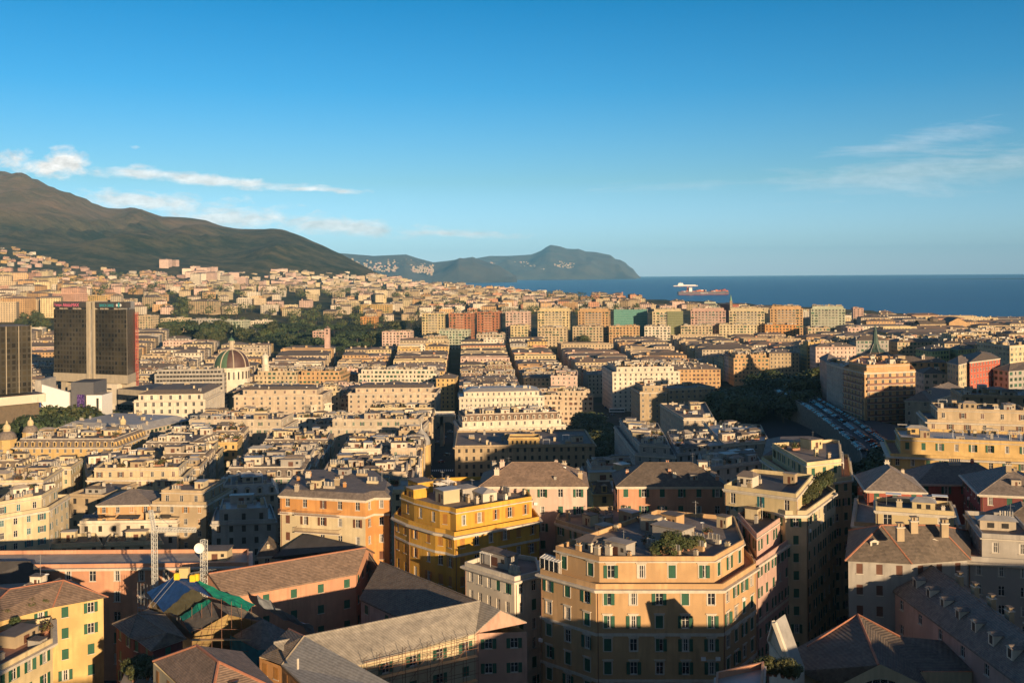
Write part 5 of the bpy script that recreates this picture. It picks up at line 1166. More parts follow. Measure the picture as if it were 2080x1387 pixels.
# arched bridge over the main street
def bridge():
    d=610; a=at(858,846,d); b=at(921,846,d); root=emp('arched_bridge',(a.x,a.y,-18),'tall stone bridge with two dark arches across the main street','bridge'); m=MB(); zt=a.z; x0,x1=a.x,b.x; g=-26
    cx=[x0+(x1-x0)*.43,x0+(x1-x0)*.80]; r=4.6; zs=zt-8
    xs=[x0]+sum([[c-r,c+r] for c in cx],[])+[x1]
    for i in range(0,len(xs),2):
        m.box(xs[i],xs[i+1],d,d+12,g,zs,PL['travert'],bottom=False)
    for c in cx:
        N_=10; pts=[(c-r*math.cos(math.pi*i/N_),zs+r*math.sin(math.pi*i/N_)) for i in range(N_+1)]
        for i in range(N_):
            (xa,za),(xb,zb)=pts[i],pts[i+1]; m.face([(xa,d,za),(xb,d,zb),(xb,d,zt),(xa,d,zt)],PL['travert']); m.face([(xa,d+12,za),(xb,d+12,zb),(xb,d,zb),(xa,d,za)],PL['tan'])
    for i in range(0,len(xs),2): m.box(xs[i],xs[i+1],d,d+12,zs,zt,PL['travert'],bottom=False)
    m.build('arcade',root); m=MB(); m.box(x0,x1,d-.5,d+12.5,zt,zt+.5,trim); m.box(x0,x1,d-.3,d,zt+.5,zt+1.5,trim); m.box(x0,x1,d+12,d+12.3,zt+.5,zt+1.5,trim); m.build('parapet',root)
    m=MB()
    for k in range(3): m.lathe((x1-12-k*3.4,d+3,zt+1.4),[(.8,0),(1,1.2),(.6,2.2),(.05,2.6)],PL['white'],8)
    m.build('statue',root)
bridge()
# ---------------------------------------------------------------- city blocks between the named buildings
rng=random.Random(11)
def bb(poly): xs=[p[0] for p in poly]; ys=[p[1] for p in poly]; return min(xs),max(xs),min(ys),max(ys)
NEAR=[bb([V2(atz(x,y,36)) for x,y in q]) for q in ([(569,1016),(1100,960)],)]
FB=[(bb(f),f) for f in FOOT+APR]
def clash(poly,mar=1.0):
    b=bb(poly); q=offs(poly,mar)
    for (c,f) in FB:
        if b[0]>c[1]+mar or b[1]<c[0]-mar or b[2]>c[3]+mar or b[3]<c[2]-mar: continue
        for p in q:
            if inpoly(p,f): return True
        for p in f:
            if inpoly(p,q): return True
        cc=cen(poly)
        if inpoly(cc,f) or inpoly(cen(f),q): return True
    return False
LX=[(-600,-.25),(-530,-.24),(-470,-.23),(-410,-.22),(-345,-.2),(-285,-.18),(-228,-.16),(-175,-.14),(-123,-.11),(-80,-.08),(-33,-.049),(20,-.035),(72,-.03),(130,-.01),(190,0),(255,.01),(325,.02),(400,.03),(480,.04),(560,.05),(650,.06),(750,.07),(860,.08)]
WIDE={-33,-123,-175,72,-285,190,325}
def lx(i,Y): a,b=LX[i]; return a+b*(Y-450)
FWALL=['cream','buff','tan','stone','yellow','ochre','white','palepink','cream','buff','stone','travert','travert','paleyellow','salmon','grey']
FR=[slate,slate,slateg,browntile,browntile,bitumen]
INDIV=0
def fillok(X,Y):
    p=CX+X/Y*F
    if Y<340 and p<900 and p>420: return False
    if p>900 and p<1200 and Y<470: return False
    if X>40 and Y<860 and p<1950: return False
    if p>=1700 and Y<700: return False
    if p<820 and p>330 and Y>1160: return False
    if p<330 and Y>1250: return False
    if p<300 and 520<Y<720: return False
    if p<190 and 400<Y<720: return False
    if Y>1235 and 820<=p<1760: return False
    if Y>1700: return False
    return -160<p<2260
cells=[]
for i in range(len(LX)-1):
    Y=335.0+rng.uniform(0,6); k=0; hb_=rng.choice([20,21,22,23,24])
    while Y<1560:
        D=rng.uniform(17,24); 
        g0=(7 if LX[i][0] in WIDE else 3.5); g1=(7 if LX[i+1][0] in WIDE else 3.5)
        xa,xb=lx(i,Y)+g0,lx(i+1,Y)-g1; ns=2 if xb-xa>34 and rng.random()<.6 else 1
        cut=[0,rng.uniform(.42,.58),1] if ns==2 else [0,1]
        for s in range(ns):
            u0,u1=lerp(xa,xb,cut[s]),lerp(xa,xb,cut[s+1])-.3; off=lx(i,Y+D)-lx(i,Y)
            poly=[(u0,Y),(u1,Y),(u1+off,Y+D),(u0+off,Y+D)]
            c=cen(poly)
            if fillok(*c) : cells.append((c[1],poly,k,hb_))
        Y+=D+(.3 if (k%2==0 or (Y<620 and LX[i][0]<0 and k%4!=1)) else (9 if k%4==1 else 5)); k+=1
cells.sort(key=lambda q:q[0])
stuffw=MB(); NMAX=178
def visible_front(poly,z):
    c=cen(poly); x,y=px(c[0],poly[0][1],z); return -40<x<2120
far=[]
for (yy,poly,k,hb_) in cells:
    if clash(poly,.2): continue
    c=cen(poly); g=gz(*c)-1.5; h=hb_+rng.choice([-3,-1.5,-.8,0,0,.6,1.2,2.4])-(1.5 if yy>900 else 0)+rng.uniform(-.4,.4); dn=yy<640 and c[0]<-20
    if dn: h=22.6+rng.uniform(-.5,.5)
    z=g+1.5+h
    if not visible_front(poly,z): continue
    if INDIV<NMAX:
        INDIV+=1
        rt=rng.choice(['flat','flat','hip','mansard','hip']) if yy<620 else rng.choice(['hip','hip','hipflat','flat','mansard'])
        if dn: rt=rng.choice(['flat','flat','flat','mansard'])
        if yy<620: wl=rng.choice(['cream','stone','white','cream','buff','tan','yellow','travert','grey'])
        else: wl=rng.choice(FWALL)
        rf=(rng.choice([bitumen,paleroof,terracotta,slateg]) if rt=='flat' else rng.choice([slate,slateg,browntile,zinc] if yy<620 else FR))
        bld(poly,z,g,wl,rf,rt,fh=3.5,wp=3.4,sh=rng.choice([gshut,None,gshut,bshut]),lod=1 if yy<430 else 2,pent=(2,3.1) if rt=='flat' and rng.random()<(.35 if dn else .7) else None,rh=rng.uniform(2.6,3.6),cl=2.3 if rt=='flat' else 1.9,
            lush=2.2 if yy<620 else .3,corn=.5 if yy<700 else .3,seed=INDIV,pshut=.3,desc='')
    else: far.append((poly,z,g))
    FB.append((bb(poly),poly))
# ---------------------------------------------------------------- far houses: the mass beyond, one object
def simple(mb,poly,z,g,wall,roof,rt,rg,fh=3.3,wp=3.6,win=True):
    n=len(poly)
    for i in range(n):
        a,b=poly[i],poly[(i+1)%n]; mb.face([(a[0],a[1],g),(b[0],b[1],g),(b[0],b[1],z),(a[0],a[1],z)],wall)
        L_=dist2(a,b); nx,ny=(b[1]-a[1])/L_,-(b[0]-a[0])/L_
        if nx*-a[0]+ny*-a[1]<=0 or not win: continue
        nc=max(1,int(L_/wp)); nf=int((z-g-.5)/fh)
        for k in range(min(nf,9)):
            zt=z-k*fh-.6
            for q in range(nc):
                s=(q+.5)/nc; X=lerp(a[0],b[0],s)+nx*.05; Y=lerp(a[1],b[1],s)+ny*.05; ux,uy=(b[0]-a[0])/L_*.7,(b[1]-a[1])/L_*.7
                mb.face([(X-ux,Y-uy,zt-1.7),(X+ux,Y+uy,zt-1.7),(X+ux,Y+uy,zt),(X-ux,Y-uy,zt)],dglass)
    roofmesh(mb,poly,z,rt,roof,2.6,.4,wall)
    for _ in range(rg.choice([1,2,3])):
        p=rpt(poly,rg,1.5); s=rg.uniform(.6,1.6); mb.box(p[0]-s,p[0]+s,p[1]-s,p[1]+s,z,z+rg.uniform(2,3.6) if rt!='flat' else z+rg.uniform(1.2,3),wall,bottom=False)
FW=[PL[k] for k in FWALL]
for (poly,z,g) in far:
    rt=rng.choice(['hip','hip','hipflat','flat']); simple(stuffw,poly,z,g,rng.choice(FW),rng.choice(FR),rt,rng)
occ={}
def free(X,Y,r):
    k=(int(X//r),int(Y//r))
    if any((k[0]+i,k[1]+j) in occ for i in(-1,0,1) for j in (-1,0,1) if abs(i)+abs(j)<2): return False
    occ[k]=1; return True
# image regions of hillside suburbs: polygon, count, (w,h) ranges, palette
REG=[ # x0,x1,y at x0..x1 (top), y bottom, count
 ([(0,500),(80,525),(150,545),(330,560),(420,575),(420,600),(0,600)],210,(14,26),(10,16),['pink','palepink','cream','yellow','white','rose','ochre'],'houses climbing the green hillside at the far left'),
 ([(0,566),(145,570),(145,640),(0,665)],70,(24,44),(24,32),['cream','paleyellow','white','pink','ochre','buff'],'tall suburban blocks on the slope at the left edge'),
 ([(200,585),(420,578),(640,585),(800,592),(880,610),(860,650),(760,655),(560,640),(440,640),(300,640),(200,640)],95,(14,28),(10,17),['cream','palepink','stone','buff','white','ochre'],None),
 ([(420,560),(640,556),(760,562),(860,572),(1000,590),(1100,600),(1100,615),(860,625),(600,600),(420,590)],250,(16,34),(10,18),['palepink','cream','cream','white','buff','stone'],None),
 ([(860,577),(1000,590),(1110,602),(1300,612),(1300,628),(1000,640),(860,650)],180,(16,30),(10,18),['palepink','cream','buff','ochre','salmon','white','tan','stone'],None),
 ([(1300,621),(1480,626),(1640,636),(1800,646),(1960,664),(2080,684),(2080,704),(1900,694),(1720,704),(1600,640),(1300,634)],130,(18,34),(8,13),['cream','buff','tan','white','palepink','sage'],None),
 ([(325,545),(352,545),(352,552),(325,552)],3,(30,34),(30,40),['palepink'],'pink tower blocks on the hill'),
 ([(365,560),(480,560),(490,585),(390,582)],26,(26,42),(22,40),['white','palepink'],'white apartment slabs on the hillside'),
 ([(530,555),(640,557),(665,570),(560,578)],34,(30,44),(13,18),['palepink','white'],'terraces of pale pink housing on the hillside'),
 ([(800,590),(850,580),(800,566),(740,560)],70,(18,34),(10,16),['palepink','cream','white'],None),
]
hills=0; gcount={}
for (pg,cnt,wr,hr,pal,lb) in REG:
    xs=[p[0] for p in pg]; ys=[p[1] for p in pg]; done=0; tries=0
    while done<cnt and tries<cnt*6:
        tries+=1; x=rng.uniform(min(xs),max(xs)); y=rng.uniform(min(ys),max(ys))
        if not inpoly((x,y),pg): continue
        p=ray(x,y,900)
        if p is None or p.y<980: continue
        w=rng.uniform(*wr); h=rng.uniform(*hr); r=w*.62
        if not free(p.x,p.y,w*.95): continue
        a=rng.uniform(-.5,.5); ca,sa=math.cos(a),math.sin(a); d_=w*rng.uniform(.5,.8)
        poly=[(p.x+ux*ca-uy*sa,p.y+ux*sa+uy*ca) for ux,uy in ((-w/2,0),(w/2,0),(w/2,d_),(-w/2,d_))]
        if clash(poly,.5): continue
        g=min(gz(q[0],q[1],False) for q in poly)-2; z=gz(p.x,p.y,False)+h; wl=PL[rng.choice(pal)]; rt=rng.choice(['hip','hip','flat','gable'])
        rf=rng.choice(FR if rt!='flat' else [bitumen,paleroof]); done+=1; FB.append((bb(poly),poly))
        if lb and hills<250:
            hills+=1; m=MB(); simple(m,poly,z,g,wl,rf,rt,rng); o=m.build('hillside_house' if w<30 and h<20 else 'tower_block',None,(poly[0][0],poly[0][1],g))
            tag(o,'one of the '+lb,'house' if h<20 else 'building',lb)
        else: simple(stuffw,poly,z,g,wl,rf,rt,rng,win=p.y<3200)
tag(stuffw.build('distant_houses'),'mass of distant houses spread over valley and hills',None,None,'stuff')
# villages on the far coast
vm=MB()
for _ in range(1100):
    x=rng.choice([rng.uniform(690,1030),rng.uniform(820,1000),rng.uniform(1030,1180)]); t=rng.random()**1.6
    if x<880: dd=lerp(13200,14200,t); top=itab(PXh,PYh,x); d0,d1=12500,14800
    else: dd=lerp(18100,19300,t); top=itab(QX,QY,x); d0,d1=17500,20400
    X=(x-CX)/F*dd; k=((dd-d0)/(d1-d0))**.75; yh=CY-.0083*(x-CX); hr=H+(yh-top)/F*d1; hb=SEA-dd*dd/(2*RE)-20; z=lerp(hb,hr,k)+rng.uniform(0,25)
    s=rng.uniform(6,15); vm.box(X-s,X+s,dd-s,dd+s,z-14,z+rng.uniform(4,9),rng.choice([PL['rose'],PL['tan'],PL['buff'],PL['stone']]),bottom=False)
tag(vm.build('distant_village'),'pale villages scattered along the hazy far coast',None,None,'stuff')

# ---------------------------------------------------------------- trees
def crown_mesh(kind,seed,m_,nleaf):
    r=random.Random(seed); m=MB()
    cl_=[]
    if kind=='pine':
        for i in range(13): a=r.uniform(0,6.28); d=r.uniform(0,.85)**.7; cl_.append((math.cos(a)*d*1.1,math.sin(a)*d*1.1,.72+r.uniform(-.06,.10),.34,.15))
    elif kind=='cypress':
        for i in range(9): cl_.append((r.uniform(-.04,.04),r.uniform(-.04,.04),.15+i*.1,.20*(1-i*.075),.16))
    else:
        for i in range(16):
            a=r.uniform(0,6.28); t=r.uniform(-.9,1); d=math.sqrt(max(0,1-t*t))*r.uniform(.45,.8); cl_.append((math.cos(a)*d*.62,math.sin(a)*d*.62,.58+t*.32,r.uniform(.2,.34),r.uniform(.16,.26)))
    for i in range(nleaf):
        c=r.choice(cl_); v=Vector((r.gauss(0,1),r.gauss(0,1),r.gauss(0,1))).normalized()*r.uniform(.72,1.08); p=Vector((c[0]+v.x*c[3],c[1]+v.y*c[3],c[2]+v.z*c[4]))
        nrm=(v+Vector((r.uniform(-.6,.6),r.uniform(-.6,.6),r.uniform(-.3,.9)))).normalized(); a=nrm.orthogonal().normalized(); b=nrm.cross(a); s=r.uniform(.035,.075); an=r.uniform(0,6.28); a,b=a*math.cos(an)+b*math.sin(an),b*math.cos(an)-a*math.sin(an)
        m.face([p-a*s,p-b*s*.7,p+a*s,p+b*s*.7],m_)
    return md(m,'crown')
def trunk_mesh(kind):
    m=MB(); 
    def tap(a,b,ra,rb):
        a=Vector(a);b=Vector(b); q=(b-a).to_track_quat('Z','Y'); i=len(m.v)
        for e,rr in ((a,ra),(b,rb)):
            for j in range(6): m.v.append(tuple(e+q@Vector((rr*math.cos(j*1.047),rr*math.sin(j*1.047),0))))
        for j in range(6): m.f.append((i+j,i+(j+1)%6,i+6+(j+1)%6,i+6+j)); m.m.append(m.mi(bark))
    top=.7 if kind=='pine' else .5
    tap((0,0,-.08),(.02,0,top),.032,.018)
    for k in range(5): a=k*1.3; tap((.01,0,top*.75),(math.cos(a)*.3,math.sin(a)*.3,top+.05),.014,.006)
    return md(m,'trunk')
CR={k:[crown_mesh(k,s,pine if k!='tree' else leaf,n_) for s in (1,2,3)] for k,n_ in (('tree',1500),('pine',1300),('cypress',700))}
TK={k:trunk_mesh(k) for k in CR}
def tree(p,h,kind='tree',label=None,group=None,wd=None):
    nm={'tree':'tree','pine':'umbrella_pine','cypress':'cypress'}[kind]
    o=emp(nm,p,label,'tree',group); w=(wd or h)*rng.uniform(.85,1.15); rz=rng.uniform(0,6.28)
    inst('trunk',TK[kind],o,p,rz,(h,h,h)); inst('crown',rng.choice(CR[kind]),o,p,rz,(w,w,h)); return o
def grove(pg,cnt,hr,kinds,label,r=6,zmin=250,wd=1.0,zmax=4000):
    xs=[p[0] for p in pg]; ys=[p[1] for p in pg]; done=0
    for _ in range(cnt*8):
        if done>=cnt: break
        x=rng.uniform(min(xs),max(xs)); y=rng.uniform(min(ys),max(ys))
        if not inpoly((x,y),pg): continue
        p=ray(x,y,zmin)
        if p is None or p.y>zmax: continue
        h=rng.uniform(*hr)
        if not free(p.x,p.y,r) or clash([(p.x-2,p.y-2),(p.x+2,p.y-2),(p.x+2,p.y+2),(p.x-2,p.y+2)],1): continue
        done+=1
        if p.y>1420 and wd!=1.06:
            for _q in range(110):
                v=Vector((rng.gauss(0,1),rng.gauss(0,1),rng.gauss(0,1))).normalized()*rng.uniform(.6,1); c_=Vector((p.x,p.y,p.z+h*.6))+Vector((v.x*h*wd*.55,v.y*h*wd*.55,v.z*h*.42)); a_=v.orthogonal().normalized()*rng.uniform(.7,1.6); b_=v.cross(a_)
                woodm.face([c_-a_,c_-b_,c_+a_,c_+b_],leaf)
            woodm.tube((p.x,p.y,p.z-1),(p.x,p.y,p.z+h*.4),.4,bark,4); continue
        tree((p.x,p.y,p.z),h,rng.choice(kinds),'one of the '+label,label,h*wd)
occ.clear(); FB=[(bb(f),f) for f in FOOT]+FB[len(FOOT)+len(APR):]; woodm=MB()
grove([(430,615),(600,640),(720,630),(800,655),(860,650),(850,690),(760,720),(640,735),(520,715),(430,690),(370,690),(330,650)],120,(13,22),['tree','pine','pine','cypress','tree'],'dark trees and pines of the hillside park',11,700,1.05)
grove([(330,668),(450,665),(450,700),(300,690)],22,(11,16),['tree'],'dark trees around the villa blocks',9,700)
grove([(290,600),(430,598),(440,640),(280,640)],30,(12,18),['tree','cypress'],'dark trees around the hipped palaces',10,900)
grove([(140,590),(200,585),(230,625),(120,640)],22,(12,18),['tree'],'dark trees above the roof of the glass tower',10,900)
grove([(30,650),(90,640),(95,685),(40,690)],16,(12,16),['tree'],'dark trees between glass tower and left edge',9,600)
grove([(0,860),(75,850),(205,850),(225,905),(120,910),(0,905)],20,(13,19),['tree'],'dark trees behind the domed yellow palace',9,430,1.1)
grove([(1500,850),(1600,815),(1640,805),(1650,835),(1600,862),(1480,862)],20,(12,18),['tree','pine'],'dark trees in the shaded park left of the car park',9,420,1.05)
grove([(1450,850),(1560,810),(1655,800),(1660,830),(1500,870),(1450,870)],26,(14,20),['pine','tree'],'tall dark pines along the shaded park',9,520,1.15)
grove([(1180,880),(1230,875),(1245,940),(1240,980),(1190,950)],16,(10,15),['tree'],'dark trees of the square garden',8,450,1.1)
grove([(1715,1010),(1790,955),(1800,985),(1740,1100),(1725,1140)],16,(8,12),['tree'],'dark street trees along the bend',6,200,1.1)
grove([(1640,700),(1760,700),(1760,725),(1640,722)],14,(11,15),['tree'],'dark trees at the end of the lower row',9,900)
grove([(1800,680),(1900,680),(1900,705),(1800,700)],14,(10,14),['tree'],'dark trees around the yellow dormered block',9,900)
grove([(1960,672),(2080,682),(2080,694),(1960,686)],30,(8,12),['tree','pine'],'dark trees on the sea front at the right',11,1000)
grove([(1080,602),(1200,606),(1290,612),(1200,618),(1080,612)],30,(14,20),['tree'],'dark trees on the ridge above the sea',14,1400,1.3)
grove([(850,592),(1080,606),(1300,622),(1300,640),(1000,655),(850,640)],95,(12,18),['tree'],'dark trees between the houses beyond the tall row',14,1400,1.1)
grove([(420,585),(850,590),(840,612),(420,606)],110,(13,18),['tree'],'dark trees between the houses on the far slope',16,1500,1.3)
grove([(0,560),(320,560),(330,600),(0,600)],110,(13,18),['tree'],'dark trees between the houses on the left slope',16,1500,1.3)
grove([(1170,690),(1200,690),(1200,720),(1170,720)],3,(12,14),['tree'],'dark trees between lower blocks',7,900)
for i in range(26):
    x=-20+i*8.4+rng.uniform(-4,4); d_=rng.uniform(585,628); p_=at(x,860,d_); tree((p_.x,d_,gz(p_.x,d_)-.5),rng.uniform(23,29)*(1.0 if 80<x<150 else .88),rng.choice(['tree','pine']),'one of the dark trees behind the domed yellow palace','dark trees behind the domed yellow palace',24)
tag(woodm.build('distant_woodland'),'dark wooded patches between the distant houses',None,None,'stuff')
# ---------------------------------------------------------------- road, retaining wall, crossings, cars
def strip(name,ctr,w,m,zoff=.08,base=gz,kind='structure'):
    rows=[]
    for i,(x,y,z) in enumerate(ctr):
        a=Vector(ctr[max(0,i-1)]); b=Vector(ctr[min(len(ctr)-1,i+1)]); d=(b-a); d.z=0; d.normalize(); n=Vector((-d.y,d.x,0)); c=Vector((x,y,z+zoff))
        rows.append([tuple(c+n*w/2),tuple(c-n*w/2)])
    o=grid_mesh(name,rows,m,False); return tag(o,kind=kind)
def RZ(x,y,z): p=atz(x,y,z); return (p.x,p.y,z)
road=[RZ(1600,796,13.5),RZ(1640,815,13.5),RZ(1690,845,13.5),RZ(1745,885,13.5),RZ(1790,925,13),RZ(1790,960,12),RZ(1755,1010,10),RZ(1738,1060,8),RZ(1722,1130,6),RZ(1705,1200,4.5),RZ(1685,1290,3.5),RZ(1670,1380,2.6)]
def dens_(pts,n=5):
    r=[]
    for i in range(len(pts)-1):
        p0=pts[max(0,i-1)];p1=pts[i];p2=pts[i+1];p3=pts[min(len(pts)-1,i+2)]
        for k in range(n):
            t=k/n; r.append(tuple(.5*((2*b)+(-a+c)*t+(2*a-5*b+4*c-d)*t*t+(-a+3*b-3*c+d)*t**3) for a,b,c,d in zip(p0,p1,p2,p3)))
    return r+[pts[-1]]
R1=dens_(road)
strip('street',R1,17,asphalt,.6)
# car park apron and its tall retaining wall
stonew=mat('rubble_stone_wall',(.13,.115,.09),.95,.4,.6,.8,2)
wroot=emp('retaining_wall',R1[0],'tall dark stone retaining wall below the curving car park','wall')
m=MB(); pts=[]
for i in range(0,24):
    a=Vector(R1[i]); b=Vector(R1[i+1]); d=(b-a); d.z=0; d.normalize(); n=Vector((d.y,-d.x,0)); s=1 if n.x<0 else -1; pts.append(a+n*s*8.6)
for i in range(len(pts)-1):
    a,b=pts[i],pts[i+1]; m.face([(a.x,a.y,-22),(b.x,b.y,-22),(b.x,b.y,a.z+1.6),(a.x,a.y,a.z+1.6)],stonew); m.face([(a.x,a.y,a.z+1.6),(b.x,b.y,b.z+1.6),(b.x+.6,b.y+.1,b.z+1.6),(a.x+.6,a.y+.1,a.z+1.6)],dtrim); m.face([(b.x+.6,b.y,-3),(a.x+.6,a.y,-3),(a.x+.6,a.y,a.z+1.6),(b.x+.6,b.y,b.z+1.6)],stonew)
m.build('masonry',wroot)
paint=mat('road_paint',(.55,.55,.53),.7,.1)
def zebra(x,y,z,ang,n=9,w=.5,L_=4.0):
    p=atz(x,y,z); m=MB(); ca,sa=math.cos(ang),math.sin(ang)
    for k in range(n):
        o=(k-n/2)*1.0; m.box(o,o+w,-L_/2,L_/2,z+.004,z+.02,paint,T=lambda q:(p.x+q[0]*ca-q[1]*sa,p.y+q[0]*sa+q[1]*ca,q[2]))
    tag(m.build('crosswalk_marking'),kind='structure')
zebra(1795,935,13.75,.15,14); zebra(1752,985,11.9,.1,10); zebra(898,955,-9.5,0,12); zebra(893,975,-8.6,0,12)
# cars
def carmesh(col):
    m=MB(); body=mat('car_'+col,dict(white=(.6,.6,.6),silver=(.32,.33,.35),black=(.02,.02,.022),blue=(.03,.06,.16),red=(.3,.02,.02),grey=(.12,.12,.13))[col],.25,.03)
    prof=[(-2.1,.35),(-2.15,.75),(-2.0,.95),(-1.5,1.0),(-.95,1.42),(.45,1.45),(1.15,.98),(1.9,.85),(2.1,.6),(2.1,.35)]
    for s in (-1,1):
        pts=[(x,s*.85*(1 if z<1.05 else .86),z) for x,z in prof]; m.face(pts if s<0 else pts[::-1],body)
    for i in range(len(prof)):
        a,b=prof[i],prof[(i+1)%len(prof)]; ka=1 if a[1]<1.05 else .86; kb=1 if b[1]<1.05 else .86
        gl=(i in (3,5)); m.face([(a[0],.85*ka,a[1]),(a[0],-.85*ka,a[1]),(b[0],-.85*kb,b[1]),(b[0],.85*kb,b[1])],glass if gl else body)
    for s in (-1,1): m.face([(-1.35,s*.86,1.0),(1.0,s*.86,1.0),(.4,s*.76,1.38),(-.9,s*.76,1.38)],glass)
    bd=md(m,'body'); return bd
wheel=MB()
for i in range(10):
    a,b=i*.628,(i+1)*.628; wheel.face([(math.cos(a)*.32,-.1,math.sin(a)*.32),(math.cos(b)*.32,-.1,math.sin(b)*.32),(math.cos(b)*.32,.1,math.sin(b)*.32),(math.cos(a)*.32,.1,math.sin(a)*.32)],black)
wheel.face([(math.cos(i*.628)*.32,-.1,math.sin(i*.628)*.32) for i in range(10)],metal); wheel.face([(math.cos(-i*.628)*.32,.1,math.sin(-i*.628)*.32) for i in range(10)],metal)
wheel=md(wheel,'wheel'); CM={c:carmesh(c) for c in ('white','silver','black','blue','red','grey')}
def car(x,y,z,ang,group,where,col=None):
    col=col or rng.choice(['white','silver','silver','grey','grey','black','black','blue','red'])
    o=emp('parked_car',(x,y,z),'%s car %s'%(col,where),'car',group); inst('body',CM[col],o,(x,y,z),ang)
    ca,sa=math.cos(ang),math.sin(ang)
    for wx in (-1.3,1.3):
        for wy in (-.8,.8): inst('wheel',wheel,o,(x+wx*ca-wy*sa,y+wx*sa+wy*ca,z+.32),ang)
for i in range(1,20):
    a=Vector(R1[i]); b=Vector(R1[i+1]); d=(b-a); L_=d.length; ang=math.atan2(d.y,d.x); n=Vector((-math.sin(ang),math.cos(ang),0)); k=int(L_/2.7)
    for off_ in (-6.6,.6,7):
        for j in range(k):
            if rng.random()<.28: continue
            p=a+d*(j/k)+n*off_; car(p.x,p.y,lerp(a.z,b.z,j/k)+.62,ang+1.57+(0 if off_ in(-6.6,7) else 3.14)+rng.uniform(-.05,.05),'cars in the curving car park','parked in the curving car park above the dark wall')
for i in range(24,54,1):
    a=Vector(R1[i]); b=Vector(R1[min(i+1,len(R1)-1)]); d=(b-a)
    if d.length<1: continue
    ang=math.atan2(d.y,d.x); n=Vector((-math.sin(ang),math.cos(ang),0))
    for off_ in (-6.8,6.8):
        for j in range(max(1,int(d.length/5.3))):
            if rng.random()<.2: continue
            p=a+d*(j/max(1,int(d.length/5.3)))+n*off_; car(p.x,p.y,p.z+.62,ang,'cars along the shaded bending street','parked along the shaded bending street')
for x,y in ((1825,900),(1850,885),(1800,905),(1230,850),(1245,845),(1260,855),(1150,842),(1230,830),(1130,850),(900,890),(908,925),(890,902),(915,880),(897,940),(1190,850),(1300,850),(1850,915)):
    p=ray(x,y,250); 
    if x>1700: p=atz(x,y,13.6)
    car(p.x,p.y,p.z+(.1),rng.uniform(-.4,2),'cars on the open squares','on the dark asphalt of the open square')
m=MB(); pa=quadz([(1700,880),(1790,950),(1900,930),(1890,880),(1745,850)],13.3); m.prism(pa,-12,13.9,asphalt); tag(m.build('piazza'),kind='structure')
p=ray(1253,838,300); bus=emp('city_bus',(p.x,p.y,p.z),'white city bus stopped in front of the tall white palace','bus'); m=MB(); m.box(p.x-6,p.x+6,p.y-1.2,p.y+1.2,p.z+.4,p.z+3,white); m.build('body',bus); m=MB(); m.box(p.x-5.6,p.x+5.6,p.y-1.23,p.y-1.21,p.z+1.4,p.z+2.5,glass); m.build('window_band',bus)
for wx in (-4,4): inst('wheel',wheel,bus,(p.x+wx,p.y-1.2,p.z+.45),0,(1.4,1.4,1.4))
# shops' canopy by the square
p=ray(1155,832,300); cn=emp('station_canopy',tuple(p),'low pavilion with blue-grey roof on columns by the square','pavilion'); m=MB(); m.box(p.x-14,p.x+16,p.y,p.y+14,p.z+6,p.z+7.4,slateg); m.build('roof',cn)
for k in range(7): m=MB(); m.box(p.x-13+k*4.6,p.x-12.2+k*4.6,p.y+.4,p.y+1.2,p.z-1,p.z+6,PL['stone']); m.build('column',cn)
# ---------------------------------------------------------------- ships
def ship(x,y,d,L_,hullh,col,label,name,cat,g2):
    a,b=ab(x,y); drop=d*d/(2*RE); z=SEA-drop; X=a*d/F; root=emp(name,(X,d,z),label,cat); w=L_*.07
    m=MB(); P=[(X-L_/2,d-w),(X+L_*.42,d-w),(X+L_/2+3,d),(X+L_*.42,d+w),(X-L_/2,d+w)]
    m.prism(P,z-3,z+1.8,mat('hull_red',(.28,.03,.025),.6,.1)); Q=[(p[0]+(2 if i==2 else 0),p[1]) for i,p in enumerate(P)]
    m.prism(Q,z+1.8,z+hullh,col,top=black); m.build('hull',root); return root,X,z,w
hull=mat('hull_dark',(.10,.08,.095),.6,.1); oc=mat('container_orange',(.62,.17,.04),.6,.08); rc=mat('container_red',(.35,.06,.05),.6,.08); bc=mat('container_blue',(.04,.06,.12),.6,.08); wc=white
d=5150; r_,X,z,w=ship(1428,596.5,d,262,16,hull,'container ship with dark hull, white bridge and orange containers','container_ship','ship',0)
m=MB(); m.box(X-76,X-60,d-w,d+w,z+16,z+38,white); m.box(X-84,X-77,d-6,d+6,z+16,z+40,oc)
m.box(X-77,X-59,d-w-.3,d-w,z+33,z+35,dglass); m.build('bridge_house',r_)
rg=random.Random(4)
for (x0,x1,hmax) in ((-116,-88,2),(-58,-44,3),(-38,0,4),(2,14,4),(40,60,2),(62,92,3),(92,118,4)):
    xx=x0
    while xx<x1:
        for lv in range(rg.randint(1,hmax)):
            m=MB(); m.box(X+xx,X+xx+11.6,d-w*.95,d+w*.95,z+16.2+lv*3,z+19+lv*3,rg.choice([oc,oc,rc,rc,bc,wc])); m.build('container_stack',r_)
        xx+=12.2
text('Hapag-Lloyd',7.5,r_,(X-16,d-w-.4,z+6.5),0,white,'hull_lettering',.2)
d=8000; r_,X,z,w=ship(1392,579.5,d,196,8,mat('hull_white',(.6,.58,.55),.5,.1),'white ferry on the horizon behind the container ship','ferry','ship',0)
m=MB(); m.box(X-62,X-16,d-9,d+9,z+8,z+18,white); m.box(X-56,X-20,d-8,d+8,z+18,z+27,white); m.box(X-16,X+84,d-9,d+9,z+8,z+13,white); m.tube((X-40,d,z+27),(X-40,d,z+37),1.2,white); m.build('superstructure',r_)
